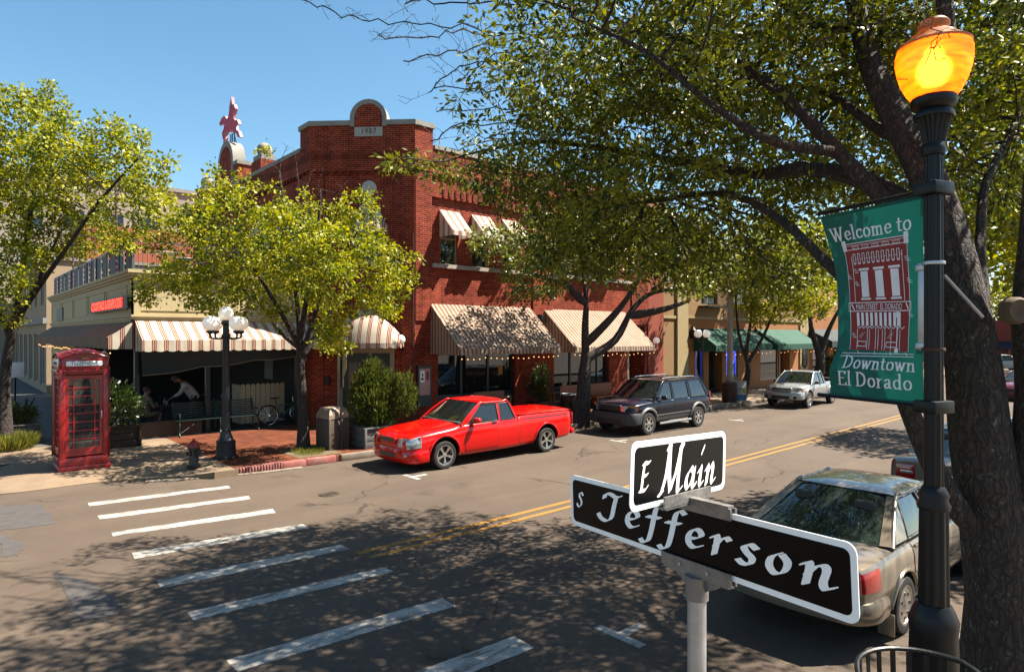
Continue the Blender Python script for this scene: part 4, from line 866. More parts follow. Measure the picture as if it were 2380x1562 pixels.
ops = [(1.5 + i * 2.6, 2.9 + i * 2.6, z, z + 1.7) for i in range(8) for z in (4.5, 7.7, 10.9, 14.1) if z + 2 < zz]
b = MB(); facade(b, (2.8, 58.5), (25, 58.5), .1, zz, ops); facade(b, (2.8, 80), (2.8, 58.5), .1, zz, [(1.5 + i * 2.6, 2.9 + i * 2.6, z, z + 1.7) for i in range(8) for z in (4.5, 7.7, 10.9)]); facade(b, (25, 58.5), (25, 80), .1, zz); b.poly([(2.8, 58.5, zz - .2), (25, 58.5, zz - .2), (25, 80, zz - .2), (2.8, 80, zz - .2)]); b.build('wall', GREYT, t)
for o in ops: window(t, (2.8, 58.5), dM, *o, frm=MATS['pale_frame'])
for i in range(8):
    for z in (4.5, 7.7, 10.9): window(t, (2.8, 80), dW, 1.5 + i * 2.6, 2.9 + i * 2.6, z, z + 1.7, frm=MATS['pale_frame'])
b = MB(); wbox(b, (2.8, 58.5), dM, -.15, 22.3, zz, zz + .3, -.4, .2); wbox(b, (2.8, 80), dW, 0, 21.3, zz + .002, zz + .3, -.4, .2); b.build('coping', STONE, t)
# ------------------------------------------------------------------ trees
def grow(nodes, parent, attr, step=0.22, infl=1.6, kill=0.34, iters=90, jitter=0.25, droop=0.0):
    """space colonisation: limbs reach out towards points scattered through the crown"""
    nodes = [Vector(p) for p in nodes]; parent = list(parent); attr = [Vector(a) for a in attr]
    alive = list(range(len(attr)))
    for it in range(iters):
        kd = kdtree.KDTree(len(nodes))
        for i, p in enumerate(nodes): kd.insert(p, i)
        kd.balance()
        pull = {}; keep = []
        for a in alive:
            co, i, dist = kd.find(attr[a])
            if dist < kill: continue
            keep.append(a)
            if dist < infl: pull.setdefault(i, []).append((attr[a] - co).normalized())
        alive = keep
        if not pull or not alive:
            if not alive: break
            infl *= 1.3
            if infl > 6: break
            continue
        for i, ds in pull.items():
            v = sum(ds, Vector((0, 0, 0)))
            v += Vector((random.uniform(-1, 1), random.uniform(-1, 1), random.uniform(-1, 1))) * jitter * 1.0 + Vector((0, 0, -droop))
            if v.length < 1e-4: continue
            nodes.append(nodes[i] + v.normalized() * step); parent.append(i)
    return nodes, parent
def tree_radii(nodes, parent, tip=0.005, power=2.3, rmin=None):
    n = len(nodes); acc = [0.0] * n; kids = [0] * n
    for i in range(n):
        if parent[i] >= 0: kids[parent[i]] += 1
    for i in range(n - 1, -1, -1):
        if kids[i] == 0: acc[i] = tip ** power
        if parent[i] >= 0: acc[parent[i]] += acc[i]
    r = [a ** (1 / power) for a in acc]
    if rmin:
        for i, q in rmin.items(): r[i] = max(r[i], q) if q > 0 else -q
    return r, kids
def branch_mesh(mb, nodes, parent, r, kids, thick=0.02):
    ch = {}
    for i, p in enumerate(parent):
        if p >= 0: ch.setdefault(p, []).append(i)
    starts = [(None, i) for i, p in enumerate(parent) if p < 0]
    while starts:
        frm, i = starts.pop()
        pts = []; rr = []
        if frm is not None: pts.append(nodes[frm]); rr.append(min(r[frm], r[i] * 1.35))
        while True:
            pts.append(nodes[i]); rr.append(r[i])
            c = ch.get(i, [])
            if not c: break
            c = sorted(c, key=lambda k: -r[k])
            for k in c[1:]: starts.append((i, k))
            i = c[0]
        if len(pts) < 2: continue
        mx = max(rr); nn = 12 if mx > 0.1 else 7 if mx > 0.03 else 4 if mx > .012 else 3
        mb.tube(pts, rr, nn)
def leaf_mesh(name, P, D, size, m, wid=0.42, tint=None, fold=0.0, rng=RNG, flat=0.0):
    """P leaf bases, D directions; each leaf is one small folded diamond"""
    n = len(P); P = np.asarray(P, np.float32); D = np.asarray(D, np.float32); D /= np.maximum(np.linalg.norm(D, axis=1, keepdims=True), 1e-6)
    Rn = rng.normal(size=(n, 3)).astype(np.float32); Rn[:, 2] += flat * 3
    S = np.cross(D, Rn); S /= np.maximum(np.linalg.norm(S, axis=1, keepdims=True), 1e-6); Nn = np.cross(S, D)
    L = (size * rng.uniform(0.65, 1.25, (n, 1))).astype(np.float32); W = L * wid * 0.5
    a = P; t = P + D * L; mid = P + D * L * 0.5 - Nn * L * 0.06
    l = mid - S * W; r_ = mid + S * W
    V = np.stack([a, r_, t, l], 1).reshape(-1, 3)
    me = bpy.data.meshes.new(name); me.vertices.add(n * 4); me.vertices.foreach_set('co', V.ravel().astype(np.float32))
    me.loops.add(n * 4); me.loops.foreach_set('vertex_index', np.arange(n * 4, dtype=np.int32)); me.polygons.add(n)
    me.polygons.foreach_set('loop_start', np.arange(0, n * 4, 4, dtype=np.int32)); me.polygons.foreach_set('loop_total', np.full(n, 4, np.int32))
    me.materials.append(m); me.update()
    at_ = me.attributes.new('tint', 'FLOAT', 'FACE'); tv = rng.uniform(0, 1, n) if tint is None else tint
    at_.data.foreach_set('value', np.asarray(tv, np.float32))
    return me
def leaves_on(nodes, parent, r, rmax, per, spread, size, m, name, wid=0.42, droop=0.15, keep=None, prob=0.5, flat=0.0, skip=()):
    idx = [i for i in range(len(nodes)) if i not in skip and r[i] <= rmax and parent[i] >= 0 and (keep is None or keep(nodes[i]))]
    hasch = set(parent)
    P = []; D = []; T = []
    for i in idx:
        d = nodes[i] - nodes[parent[i]]
        if d.length > 1e-5: d.normalize()
        tipn = i not in hasch
        if not tipn and random.random() > prob: continue
        k = int(per / (prob + .1) * random.uniform(0.35, 1.65) * (1.35 if tipn else .9) + random.random()); base = random.gauss(.5, .2)
        for _ in range(k):
            q = nodes[i] + Vector((random.gauss(0, spread), random.gauss(0, spread), random.gauss(0, spread * .8)))
            dd = d * 0.5 + (q - nodes[i]) * (1.2 / max(spread, .01)) * .5 + Vector((random.gauss(0, .5), random.gauss(0, .5), random.gauss(-droop, .4)))
            P.append(q); D.append(dd); T.append(min(1, max(0, random.gauss(base, .22))))
    return leaf_mesh(name, np.array(P), np.array(D), size, m, wid, np.array(T), flat=flat)
DENS = 2.0
def blob(c, rad, n, hollow=0.0):
    out = []; n = int(n * DENS)
    while len(out) < n:
        p = Vector((random.uniform(-1, 1), random.uniform(-1, 1), random.uniform(-1, 1)))
        if p.length > 1 or p.length < hollow: continue
        out.append(Vector((c[0] + p.x * rad[0], c[1] + p.y * rad[1], c[2] + p.z * rad[2])))
    return out
def bark_mat(name, c, lichen=0.0, scale=9):
    m = bpy.data.materials.new(name); N, L = _nodes(m); b = N['Principled BSDF']; b.inputs['Roughness'].default_value = 0.9
    tc = N.new('ShaderNodeTexCoord'); mp = N.new('ShaderNodeMapping'); mp.inputs['Scale'].default_value = (1, 1, .25); L.new(tc.outputs['Object'], mp.inputs[0])
    n = N.new('ShaderNodeTexNoise'); n.inputs['Scale'].default_value = scale * 2.2; n.inputs['Detail'].default_value = 8; n.inputs['Roughness'].default_value = .7; L.new(mp.outputs[0], n.inputs['Vector'])
    r = N.new('ShaderNodeValToRGB'); r.color_ramp.elements[0].position = .32; r.color_ramp.elements[1].position = .7; r.color_ramp.elements[0].color = (*[x * .4 for x in c], 1); r.color_ramp.elements[1].color = (*[x * 1.3 for x in c], 1); L.new(n.outputs[0], r.inputs[0]); last = r.outputs[0]
    if lichen:
        v = N.new('ShaderNodeTexNoise'); v.inputs['Scale'].default_value = 16; v.inputs['Detail'].default_value = 4; v.inputs['Roughness'].default_value = .65; L.new(tc.outputs['Object'], v.inputs['Vector'])
        q = N.new('ShaderNodeMapRange'); q.inputs[1].default_value = .6; q.inputs[2].default_value = .66; q.inputs[4].default_value = lichen; L.new(v.outputs[0], q.inputs[0])
        mx = N.new('ShaderNodeMix'); mx.data_type = 'RGBA'; L.new(q.outputs[0], mx.inputs[0]); L.new(last, mx.inputs[6]); mx.inputs[7].default_value = (.13, .14, .11, 1); last = mx.outputs[2]
    nw = N.new('ShaderNodeTexNoise'); nw.inputs['Scale'].default_value = 6; nw.inputs['Detail'].default_value = 4; L.new(tc.outputs['Object'], nw.inputs['Vector'])
    vw = N.new('ShaderNodeVectorMath'); vw.operation = 'MULTIPLY_ADD'; vw.inputs[1].default_value = (.16, .16, .05); L.new(nw.outputs['Color'], vw.inputs[0]); L.new(mp.outputs[0], vw.inputs[2])
    fv = N.new('ShaderNodeTexVoronoi'); fv.feature = 'DISTANCE_TO_EDGE'; fv.inputs['Scale'].default_value = scale * 2.4; L.new(vw.outputs[0], fv.inputs['Vector'])
    fm = N.new('ShaderNodeMapRange'); fm.inputs[1].default_value = 0.0; fm.inputs[2].default_value = .16; fm.inputs[3].default_value = .38; fm.inputs[4].default_value = 1.15; L.new(fv.outputs['Distance'], fm.inputs[0])
    hf = N.new('ShaderNodeHueSaturation'); L.new(last, hf.inputs['Color']); L.new(fm.outputs[0], hf.inputs['Value']); last = hf.outputs[0]
    ah = N.new('ShaderNodeMath'); ah.operation = 'MULTIPLY'; L.new(fm.outputs[0], ah.inputs[0]); L.new(n.outputs[0], ah.inputs[1])
    L.new(last, b.inputs['Base Color']); bp = N.new('ShaderNodeBump'); bp.inputs['Strength'].default_value = 1.0; bp.inputs['Distance'].default_value = .045; L.new(ah.outputs[0], bp.inputs['Height']); L.new(bp.outputs[0], b.inputs['Normal'])
    return m
BARKD = bark_mat('bark_dark', (.05, .034, .025), .7); BARKG = bark_mat('bark_grey', (.042, .028, .022), .3)
LEAFD = leaf_mat('leaf_oak', (.022, .042, .005), (.215, .22, .016), .27, .5, .3); LEAFY = leaf_mat('leaf_pear', (.055, .095, .006), (.36, .335, .014), .36, .5, .3)

def finish_tree(name, label, base, nodes, parent, r, kids, leafs, bark, group=None):
    t = thing(name, label, 'tree', tuple(base), world=True, group=group)
    mb = MB(); branch_mesh(mb, nodes, parent, r, kids); mb.build('trunk', bark, t, sharp=60)
    for k, me in enumerate(leafs): link(bpy.data.objects.new('crown', me), t)
    return t
def chain(nodes, parent, pts, start=None, n=4):
    """append a hand-laid limb; returns the index of its last node"""
    P = catmull(pts, n); i0 = start; first = len(nodes)
    for k, p in enumerate(P):
        if k == 0 and start is not None: continue
        nodes.append(Vector(p)); parent.append(i0 if i0 is not None else -1); i0 = len(nodes) - 1
    return i0
def nearest(nodes, p): return min(range(len(nodes)), key=lambda i: (nodes[i] - Vector(p)).length)

# -- the big leaning oak beside the lamp
def big_oak():
    nodes, parent = [], []; rm = {}
    def limb(pix, rad, start=None, n=5):
        P = [at(*q) for q in pix]; f = len(nodes)
        e = chain(nodes, parent, P if start is None else [nodes[start]] + P, start, n)
        k = len(nodes) - f
        for j in range(k):
            t = j / max(1, k - 1); rm[f + j] = -(rad[0] + (rad[1] - rad[0]) * t)
        return f, e
    # main stem, leaning left
    f, e = limb([(2345, 1720, 5.3), (2335, 1500, 5.3), (2312, 1250, 5.3), (2278, 1020, 5.32), (2262, 860, 5.38), (2240, 720, 5.45), (2205, 560, 5.6), (2150, 400, 5.8), (2085, 280, 6.1), (2020, 140, 6.5), (1985, 0, 6.9), (1930, -180, 7.4)], (.285, .07))
    for i in range(len(nodes)):                      # flare at the foot
        z = nodes[i].z; rm[i] = -(max(.07, -rm[i]) * (1.0 + .45 * max(0, (.9 - z) / .9)))
    N_ = lambda p: nearest(nodes, at(*p))
    s1 = N_((2300, 1230, 5.3)); limb([(2240, 1200, 5.25), (2172, 1090, 5.22), (2118, 965, 5.3), (2070, 840, 5.5), (2000, 690, 5.8), (1915, 605, 6.3), (1805, 505, 7.0), (1680, 450, 7.8), (1500, 470, 8.8)], (.095, .03), s1)
    s3 = N_((2330, 1400, 5.3)); limb([(2372, 1250, 5.25), (2402, 1080, 5.2), (2412, 900, 5.2), (2398, 740, 5.2), (2408, 560, 5.25), (2425, 300, 5.4), (2460, -50, 5.7), (2510, -400, 6.1)], (.2, .07), s3)
    s4 = N_((2215, 600, 5.55)); limb([(2140, 500, 5.8), (2050, 440, 6.1), (1960, 405, 6.5), (1860, 392, 6.9), (1760, 405, 7.4), (1600, 380, 8.2), (1430, 350, 9.0), (1250, 330, 9.8), (1080, 360, 10.4)], (.115, .02), s4)
    s5 = N_((2190, 520, 5.65)); limb([(2100, 510, 5.9), (2030, 440, 6.0), (1950, 355, 6.2), (1850, 250, 6.5), (1750, 170, 7.0), (1600, 95, 7.8), (1450, 75, 8.6), (1260, 90, 9.3)], (.09, .02), s5)
    s6 = N_((2255, 820, 5.4)); limb([(2285, 700, 5.9), (2278, 580, 6.3), (2290, 430, 6.8), (2340, 330, 7.2), (2400, 180, 7.6)], (.06, .03), s6)
    s7 = N_((2120, 330, 6)); limb([(2040, 300, 6.3), (1960, 240, 6.8), (1890, 205, 7.3), (1790, 200, 7.9)], (.06, .02), s7)
    s8 = N_((2000, 60, 6.8)); limb([(1900, 60, 7.0), (1750, -40, 7.3), (1560, -160, 7.6), (1350, -330, 7.9)], (.06, .02), s8)
    s9 = N_((2160, 400, 5.8)); limb([(2190, 250, 5.6), (2200, 50, 5.5), (2150, -250, 5.6), (2050, -700, 5.7)], (.09, .04), s9)
    s10 = nearest(nodes, at(1950, 355, 6.2)); limb([(1800, 330, 5.9), (1650, 240, 6.0), (1500, 120, 6.2), (1330, 40, 6.4)], (.05, .015), s10)
    skel = len(nodes)
    # crown volumes: broad drooping layers over the kerb and the road
    A = []
    def px(x, y, Z, rad, n): A.extend(blob(at(x, y, Z), rad, n))
    px(1900, 380, 8.2, (2.3, 1.9, .75), 380); px(1560, 480, 9.2, (2.3, 1.8, .75), 420); px(1330, 410, 9.8, (1.8, 1.5, .65), 300); px(1150, 385, 10.0, (1.3, 1.0, .38), 150); px(1000, 378, 10.2, (.85, .7, .24), 75); px(1250, 330, 9.6, (1.3, 1.1, .4), 130); px(1420, 330, 9.2, (1.6, 1.4, .5), 170); px(1290, 470, 10.4, (1.2, 1.0, .45), 110); px(1420, 500, 10.0, (1.4, 1.1, .5), 120)
    px(1550, 210, 8.4, (2.1, 1.8, .6), 260); px(1300, 150, 8.8, (1.3, 1.1, .45), 90); px(1800, 180, 7.6, (1.9, 1.6, .6), 240); px(2150, 190, 7.6, (1.7, 1.5, .7), 180)
    px(1600, 30, 7.6, (1.8, 1.6, .5), 200); px(1950, 20, 7.0, (1.8, 1.5, .55), 200); px(2280, 80, 6.6, (1.3, 1.2, .6), 150); px(2250, 420, 8.6, (1.6, 1.4, .8), 170); px(1700, 610, 10.0, (1.9, 1.5, .55), 200); px(1430, 590, 10.2, (1.7, 1.4, .48), 160)
    # the part of the crown above the picture, which shades the road
    for c, rad, n in (((6.2, 4.6, 7.0), (2.4, 2.2, .7), 150), ((8.6, 3.2, 8.0), (2.6, 2.2, .8), 150), ((6.2, 1.2, 8.6), (2.4, 2.2, .8), 120), ((9.6, 5.8, 7.4), (2.4, 1.9, .7), 150), ((5.2, 3.0, 6.6), (1.6, 1.6, .6), 80), ((7.4, 6.4, 6.9), (2.0, 1.3, .5), 120), ((11.2, 3.2, 7.0), (1.8, 1.8, .7), 130), ((10.5, 1.0, 7.2), (2.0, 1.6, .7), 120), ((5.9, 6.3, 6.1), (1.2, .9, .35), 50)): A.extend(blob(c, rad, n))
    nodes, parent = grow(nodes, parent, A, .16, 1.5, .21, 120, .35, .12)
    nb = len(nodes)
    # bare twigs reaching out into the sky on the left
    for pix in ([(1450, 75, 8.6), (1270, 62, 9.0), (1150, 68, 9.2), (1000, 55, 9.6), (880, 52, 9.8), (780, 28, 10), (700, -2, 10.2)], [(1400, 20, 8.2), (1200, 8, 8.4), (1050, 5, 8.6), (940, 4, 8.8)], [(1250, 90, 9.3), (1100, 80, 9.5), (980, 85, 9.7), (880, 92, 9.9)], [(1300, 70, 9), (1180, 100, 9.1), (1060, 118, 9.3), (930, 146, 9.6)], [(1250, 130, 9), (1150, 140, 9.2), (1060, 160, 9.4), (1000, 210, 9.6)],
                [(1380, 130, 9), (1260, 180, 9.2), (1160, 205, 9.3), (1010, 206, 9.5)], [(1300, 290, 9.6), (1160, 290, 9.8), (1060, 295, 10), (1000, 330, 10)], [(1400, 220, 9), (1250, 235, 9.2), (1130, 255, 9.4), (1010, 258, 9.6)], [(1350, 30, 8.6), (1220, -5, 8.8), (1120, -30, 9)], [(1220, 210, 9.3), (1180, 120, 9.2), (1080, 175, 9.3)],
                [(2190, -60, 5.4), (2150, 0, 4.5), (2170, 70, 4.2), (2192, 148, 4.1)], [(2190, -60, 5.4), (2125, 40, 4.5), (2080, 120, 4.5), (2030, 230, 4.6)], [(1985, -20, 6.8), (1980, 40, 6.0), (1930, 85, 5.9), (1880, 120, 5.9)], [(2050, -40, 6.0), (2050, 30, 5.0), (2010, 80, 5.0)]):
        s = nearest(nodes, at(*pix[0])); f0 = len(nodes)
        e = chain(nodes, parent, [nodes[s]] + [at(*q) for q in pix[1:]], s, 6)
        for j in range(f0, len(nodes)):
            rm[j] = -max(.0045, .0115 - .0075 * (j - f0) / max(1, len(nodes) - f0)) * (.4 if pix[0][0] > 1900 else 1)
            nodes[j] = nodes[j] + Vector((random.gauss(0, .022), random.gauss(0, .022), random.gauss(0, .022)))
            for _ in range(2):
                if random.random() < (.3 if pix[0][0] > 1900 else .62):
                    q = nodes[j]; d = Vector((random.uniform(-1, 1), random.uniform(-1, 1), random.uniform(-.8, .8))) * (random.uniform(.05, .2) if random.random() < .7 else random.uniform(.3, .75)) * (.5 if pix[0][0] > 1900 else 1)
                    for kk in range(1, 5):
                        nodes.append(q + d * kk / 4 + Vector((random.gauss(0, .012), random.gauss(0, .012), random.gauss(0, .012)))); parent.append(j if kk == 1 else len(nodes) - 2 - (kk > 2 and d.length > .3)); rm[len(nodes) - 1] = -.0036
                        if kk > 1 and d.length > .3: e_ = Vector((random.uniform(-1, 1), random.uniform(-1, 1), random.uniform(-1, 1))) * random.uniform(.05, .16); nodes.append(nodes[-1] + e_); parent.append(len(nodes) - 2); rm[len(nodes) - 1] = -.003
    r, kids = tree_radii(nodes, parent, .0048, 2.15)
    for i, q in rm.items(): r[i] = -q if i >= skel else max(r[i] * .6 if i >= skel else 0, -q)
    for i in range(skel, len(nodes)):
        if i not in rm: r[i] = min(r[i], .034)
    bare = [at(780, 30, 10), at(950, 90, 9.7), at(1000, 150, 9.5), at(1030, 215, 9.5), at(1020, 300, 10)]
    keep = lambda p: all((p - q).length > (1.15 if i < 4 else .5) for i, q in enumerate(bare))
    LTH = .0125
    leafs = [leaves_on(nodes, parent, r, LTH, 13.5, .082, .112, LEAFD, 'crown', .37, .25, keep, skip=range(nb, 10 ** 7))]
    print('oak', len(nodes), len(leafs[0].polygons))
    t = finish_tree('oak_tree', 'large dark leaning street tree with lichened forked trunk behind the green banner', at(2345, 1720, 5.3) * 1, nodes, parent, r, kids, leafs, BARKD)
    # pruned scar and short cut stubs
    b = MB(); c = at(2362, 722, 5.03); b.M = plane_M(c, (_R[0], _R[1], 0), (0, 0, 1)); b.lathe([(0, .02), (.05, .03), (.085, .045), (.105, .02), (.11, -.05)], 18); b.build('branch_scar', mat('scar', (.16, .1, .06), .9, var=.3, scale=20), t)
    return t

def pear(name, label, base, limbs, blobs, leaf, per, size, bark=BARKG, trunk_r=.12, step=.17, infl=1.4, kill=.23, spread=.085, group=None, bare=None, flat=0.0, wid=.62, rleaf=.012, droop=.3, twigs=None):
    nodes, parent = [], []; rm = {}
    f = chain(nodes, parent, limbs[0], None, 4); k = len(nodes)
    for j in range(k): rm[j] = -(trunk_r * (1 - .45 * j / k) * (1 + .35 * max(0, 1 - j / 4)))
    for L in limbs[1:]:
        s = nearest(nodes, L[0]); f0 = len(nodes); chain(nodes, parent, [nodes[s]] + L[1:], s, 4)
        for j in range(f0, len(nodes)): rm[j] = -(trunk_r * .5 * (1 - .75 * (j - f0) / max(1, len(nodes) - f0)))
    skel = len(nodes); A = []
    for c, rad, n in blobs: A.extend(blob(c, rad, n))
    nodes, parent = grow(nodes, parent, A, step, infl, kill, 70, .3, -.05)
    nb = len(nodes)
    for pts in (twigs or []):
        s_ = nearest(nodes, pts[0]); f0 = len(nodes); chain(nodes, parent, [nodes[s_]] + list(pts[1:]), s_, 5)
        for j in range(f0, len(nodes)):
            rm[j] = -.006
            if random.random() < .75:
                q = nodes[j]; d = Vector((random.uniform(-1, 1), random.uniform(-1, 1), random.uniform(.1, 1))) * random.uniform(.12, .4)
                for kk in range(1, 4): nodes.append(q + d * kk / 3 + Vector((random.gauss(0, .02), random.gauss(0, .02), random.gauss(0, .02)))); parent.append(j if kk == 1 else len(nodes) - 2); rm[len(nodes) - 1] = -.004
    r, kids = tree_radii(nodes, parent, .0045, 2.2)
    for i, q in rm.items(): r[i] = max(-q, min(r[i], -q * 1.3))
    for i in range(skel, len(nodes)): r[i] = min(r[i], trunk_r * .32)
    keep = (lambda p: all((p - Vector(c)).length > q for c, q in bare)) if bare else None
    lf = leaves_on(nodes, parent, r, rleaf, per * 1.7, spread, size, leaf, 'crown', wid, droop, keep, flat=flat, skip=range(nb, 10 ** 7))
    print(name, len(nodes), len(lf.polygons))
    return finish_tree(name, label, limbs[0][0], nodes, parent, r, kids, [lf], bark, group)
def clumps(L, Z, dz, k=.022):
    out = []
    for x, y, r in L:
        z = Z + random.uniform(-dz, dz); R = r / 1500 * z; out.append((tuple(at(x, y, z)), (R, R * 1.05, R * .95), max(3, int(k * r * r * (1.0 if r > 40 else 1.4)))))
    return out
big_oak()
GT = 'young street trees along the pavements'
# left tree, by the side street
g = lambda x, y, Z: tuple(at(x, y, Z))
pear('pear_tree', 'bright yellow green street tree at the left edge beside the telephone kiosk', None,
     [[(1.3, 21.4, .1), g(10, 900, 16.9), g(22, 800, 16.8), g(35, 740, 16.7)], [g(35, 760, 16.7), g(95, 660, 16.5), g(160, 570, 16.3), g(230, 470, 16.2), g(320, 370, 16)], [g(30, 740, 16.7), g(50, 640, 16.8), g(70, 500, 17), g(90, 360, 17.2)], [g(25, 780, 16.8), g(80, 670, 17.4), g(140, 540, 17.8)], [g(25, 790, 16.8), g(-30, 650, 16.4), g(-60, 480, 16.2)]],
     clumps([(110, 255, 48), (60, 245, 50), (15, 270, 65), (150, 335, 75), (230, 305, 48), (300, 335, 50), (250, 405, 75), (340, 430, 58), (388, 372, 26), (372, 490, 46), (300, 505, 58), (180, 430, 85), (80, 400, 85), (20, 380, 75), (60, 520, 80), (160, 545, 75), (260, 560, 46), (0, 640, 62), (15, 720, 44), (-60, 450, 95), (-70, 330, 90), (60, 590, 55), (112, 205, 24), (50, 650, 34), (340, 560, 34), (200, 370, 55), (110, 330, 60)], 16.5, 1.3), LEAFY, 8.8, .1, trunk_r=.15, group=GT, rleaf=.013)
# the tree in front of the patio
pear('pear_tree', 'yellow green street tree with many upright stems in front of the striped patio awning', None,
     [[(7.05, 16.07, .1), g(704, 960, 16.75), g(700, 880, 16.75), g(698, 820, 16.75), g(697, 790, 16.75)], [g(697, 810, 16.75), g(660, 740, 16.6), g(600, 640, 16.3), g(540, 560, 16.1)], [g(698, 800, 16.75), g(690, 700, 16.8), g(670, 560, 16.9), g(650, 400, 17)], [g(700, 830, 16.75), g(730, 740, 16.6), g(770, 640, 16.3), g(830, 540, 16.1)], [g(702, 850, 16.75), g(745, 760, 17), g(800, 690, 17.3), g(880, 620, 17.4)], [g(698, 810, 16.75), g(650, 770, 17.2), g(600, 700, 17.5), g(480, 610, 17.5)], [g(697, 790, 16.75), g(720, 650, 16.3), g(740, 520, 16.1), g(745, 440, 16)]],
     clumps([(470, 505, 58), (520, 445, 48), (430, 565, 58), (385, 650, 52), (345, 682, 36), (450, 655, 66), (530, 585, 68), (565, 500, 48), (600, 645, 76), (605, 560, 56), (655, 500, 44), (680, 605, 76), (705, 505, 38), (745, 565, 66), (765, 645, 74), (792, 505, 38), (850, 470, 32), (840, 545, 56), (880, 605, 56), (860, 685, 62), (930, 652, 40), (958, 600, 22), (900, 712, 40), (530, 712, 52), (640, 715, 44), (775, 765, 40), (792, 805, 26), (500, 400, 24), (612, 345, 14), (560, 425, 28), (722, 462, 26), (420, 505, 26), (480, 690, 40), (700, 680, 50)], 16.5, 1.8), LEAFY, 8.8, .1, trunk_r=.14, group=GT, rleaf=.013,
     bare=[(g(655, 385, 16.9), .55), (g(690, 410, 16.8), .5), (g(745, 430, 16.4), .55), (g(780, 470, 16.3), .3)], twigs=[[g(655, 480, 16.7), g(650, 420, 16.8), g(655, 370, 16.9), g(668, 340, 16.9)], [g(690, 500, 16.6), g(695, 440, 16.7), g(690, 390, 16.8), g(684, 352, 16.8)], [g(720, 480, 16.5), g(740, 430, 16.4), g(752, 390, 16.4)], [g(610, 450, 16.8), g(612, 400, 16.8), g(622, 350, 16.9)], [g(770, 520, 16.4), g(780, 470, 16.3), g(800, 425, 16.3)], [g(730, 520, 16.9), g(715, 450, 17), g(722, 400, 17)]])
# dark street tree in front of the large awnings
pear('street_tree', 'dark forked street tree between the red pickup and the dark blue car', None,
     [[(16.31, 14.95, .05), g(1355, 930, 22.0), g(1358, 870, 22.0), g(1362, 835, 22.0)], [g(1360, 840, 22.0), g(1360, 760, 21.8), g(1362, 690, 21.7), g(1350, 600, 21.6)], [g(1366, 830, 22), g(1430, 790, 22.2), g(1470, 720, 22.4), g(1520, 680, 22.6), g(1620, 670, 23)], [g(1380, 800, 22), g(1420, 740, 21.6), g(1460, 690, 21.4), g(1500, 620, 21.2)], [g(1360, 700, 21.7), g(1310, 660, 21.5), g(1240, 640, 21.3)], [g(1470, 740, 22.3), g(1540, 720, 22.4), g(1600, 700, 22.6)]],
     [(g(1340, 560, 22.6), (2.4, 2.1, 1.1), 260), (g(1500, 560, 22.8), (2.1, 2.0, 1.1), 210), (g(1220, 610, 21.3), (1.2, 1.1, .8), 80), (g(1240, 680, 21.2), (1.1, .9, .35), 45), (g(1600, 650, 22.5), (1.2, 1.0, .6), 70), (g(1150, 560, 21), (1.0, .9, .6), 45)], leaf_mat('leaf_street', (.045, .075, .012), (.2, .2, .03), .33, .36, .5), 8, .13, bark=BARKD, trunk_r=.3, step=.2, kill=.26, infl=1.8, spread=.11, rleaf=.014)
pear('pear_tree', 'yellow green street tree forking low in front of the ochre shop', None,
     [[(28.4, 15.6, .1), g(1738, 870, 29.5), g(1738, 835, 29.5)], [g(1738, 840, 29.5), g(1720, 790, 29.6), g(1712, 730, 29.6), g(1710, 650, 29.5)], [g(1738, 830, 29.5), g(1745, 740, 29.4), g(1745, 680, 29.3)], [g(1740, 840, 29.5), g(1775, 780, 29.4), g(1810, 700, 29.2), g(1850, 640, 29)]],
     [(g(1790, 660, 29.3), (2.3, 2.2, 1.5), 230), (g(1690, 620, 29.3), (1.7, 1.6, 1.5), 130), (g(1880, 690, 29), (1.3, 1.2, 1.2), 90), (g(1800, 560, 29), (1.9, 1.8, 1.3), 120), (g(1780, 730, 29), (1.0, .9, .5), 40)], LEAFY, 9, .16, trunk_r=.17, step=.22, kill=.32, infl=2, spread=.14, group=GT, rleaf=.013)
pear('street_tree', 'dark trunked street tree beside the silver pickup in front of the teal awning', None,
     [[(34.6, 15.2, .1), g(1905, 860, 34), g(1905, 820, 34)], [g(1905, 825, 34), g(1925, 770, 34), g(1960, 700, 34)], [g(1905, 830, 34), g(1885, 760, 34), g(1880, 690, 34)]],
     [(g(1950, 600, 34), (3.2, 3, 2), 200), (g(1860, 580, 34), (2, 2, 1.6), 100), (g(2060, 560, 35), (2.5, 2.5, 2), 120)], LEAFY, 8, .2, bark=BARKD, trunk_r=.33, step=.28, kill=.4, infl=2.4, spread=.17, rleaf=.014)
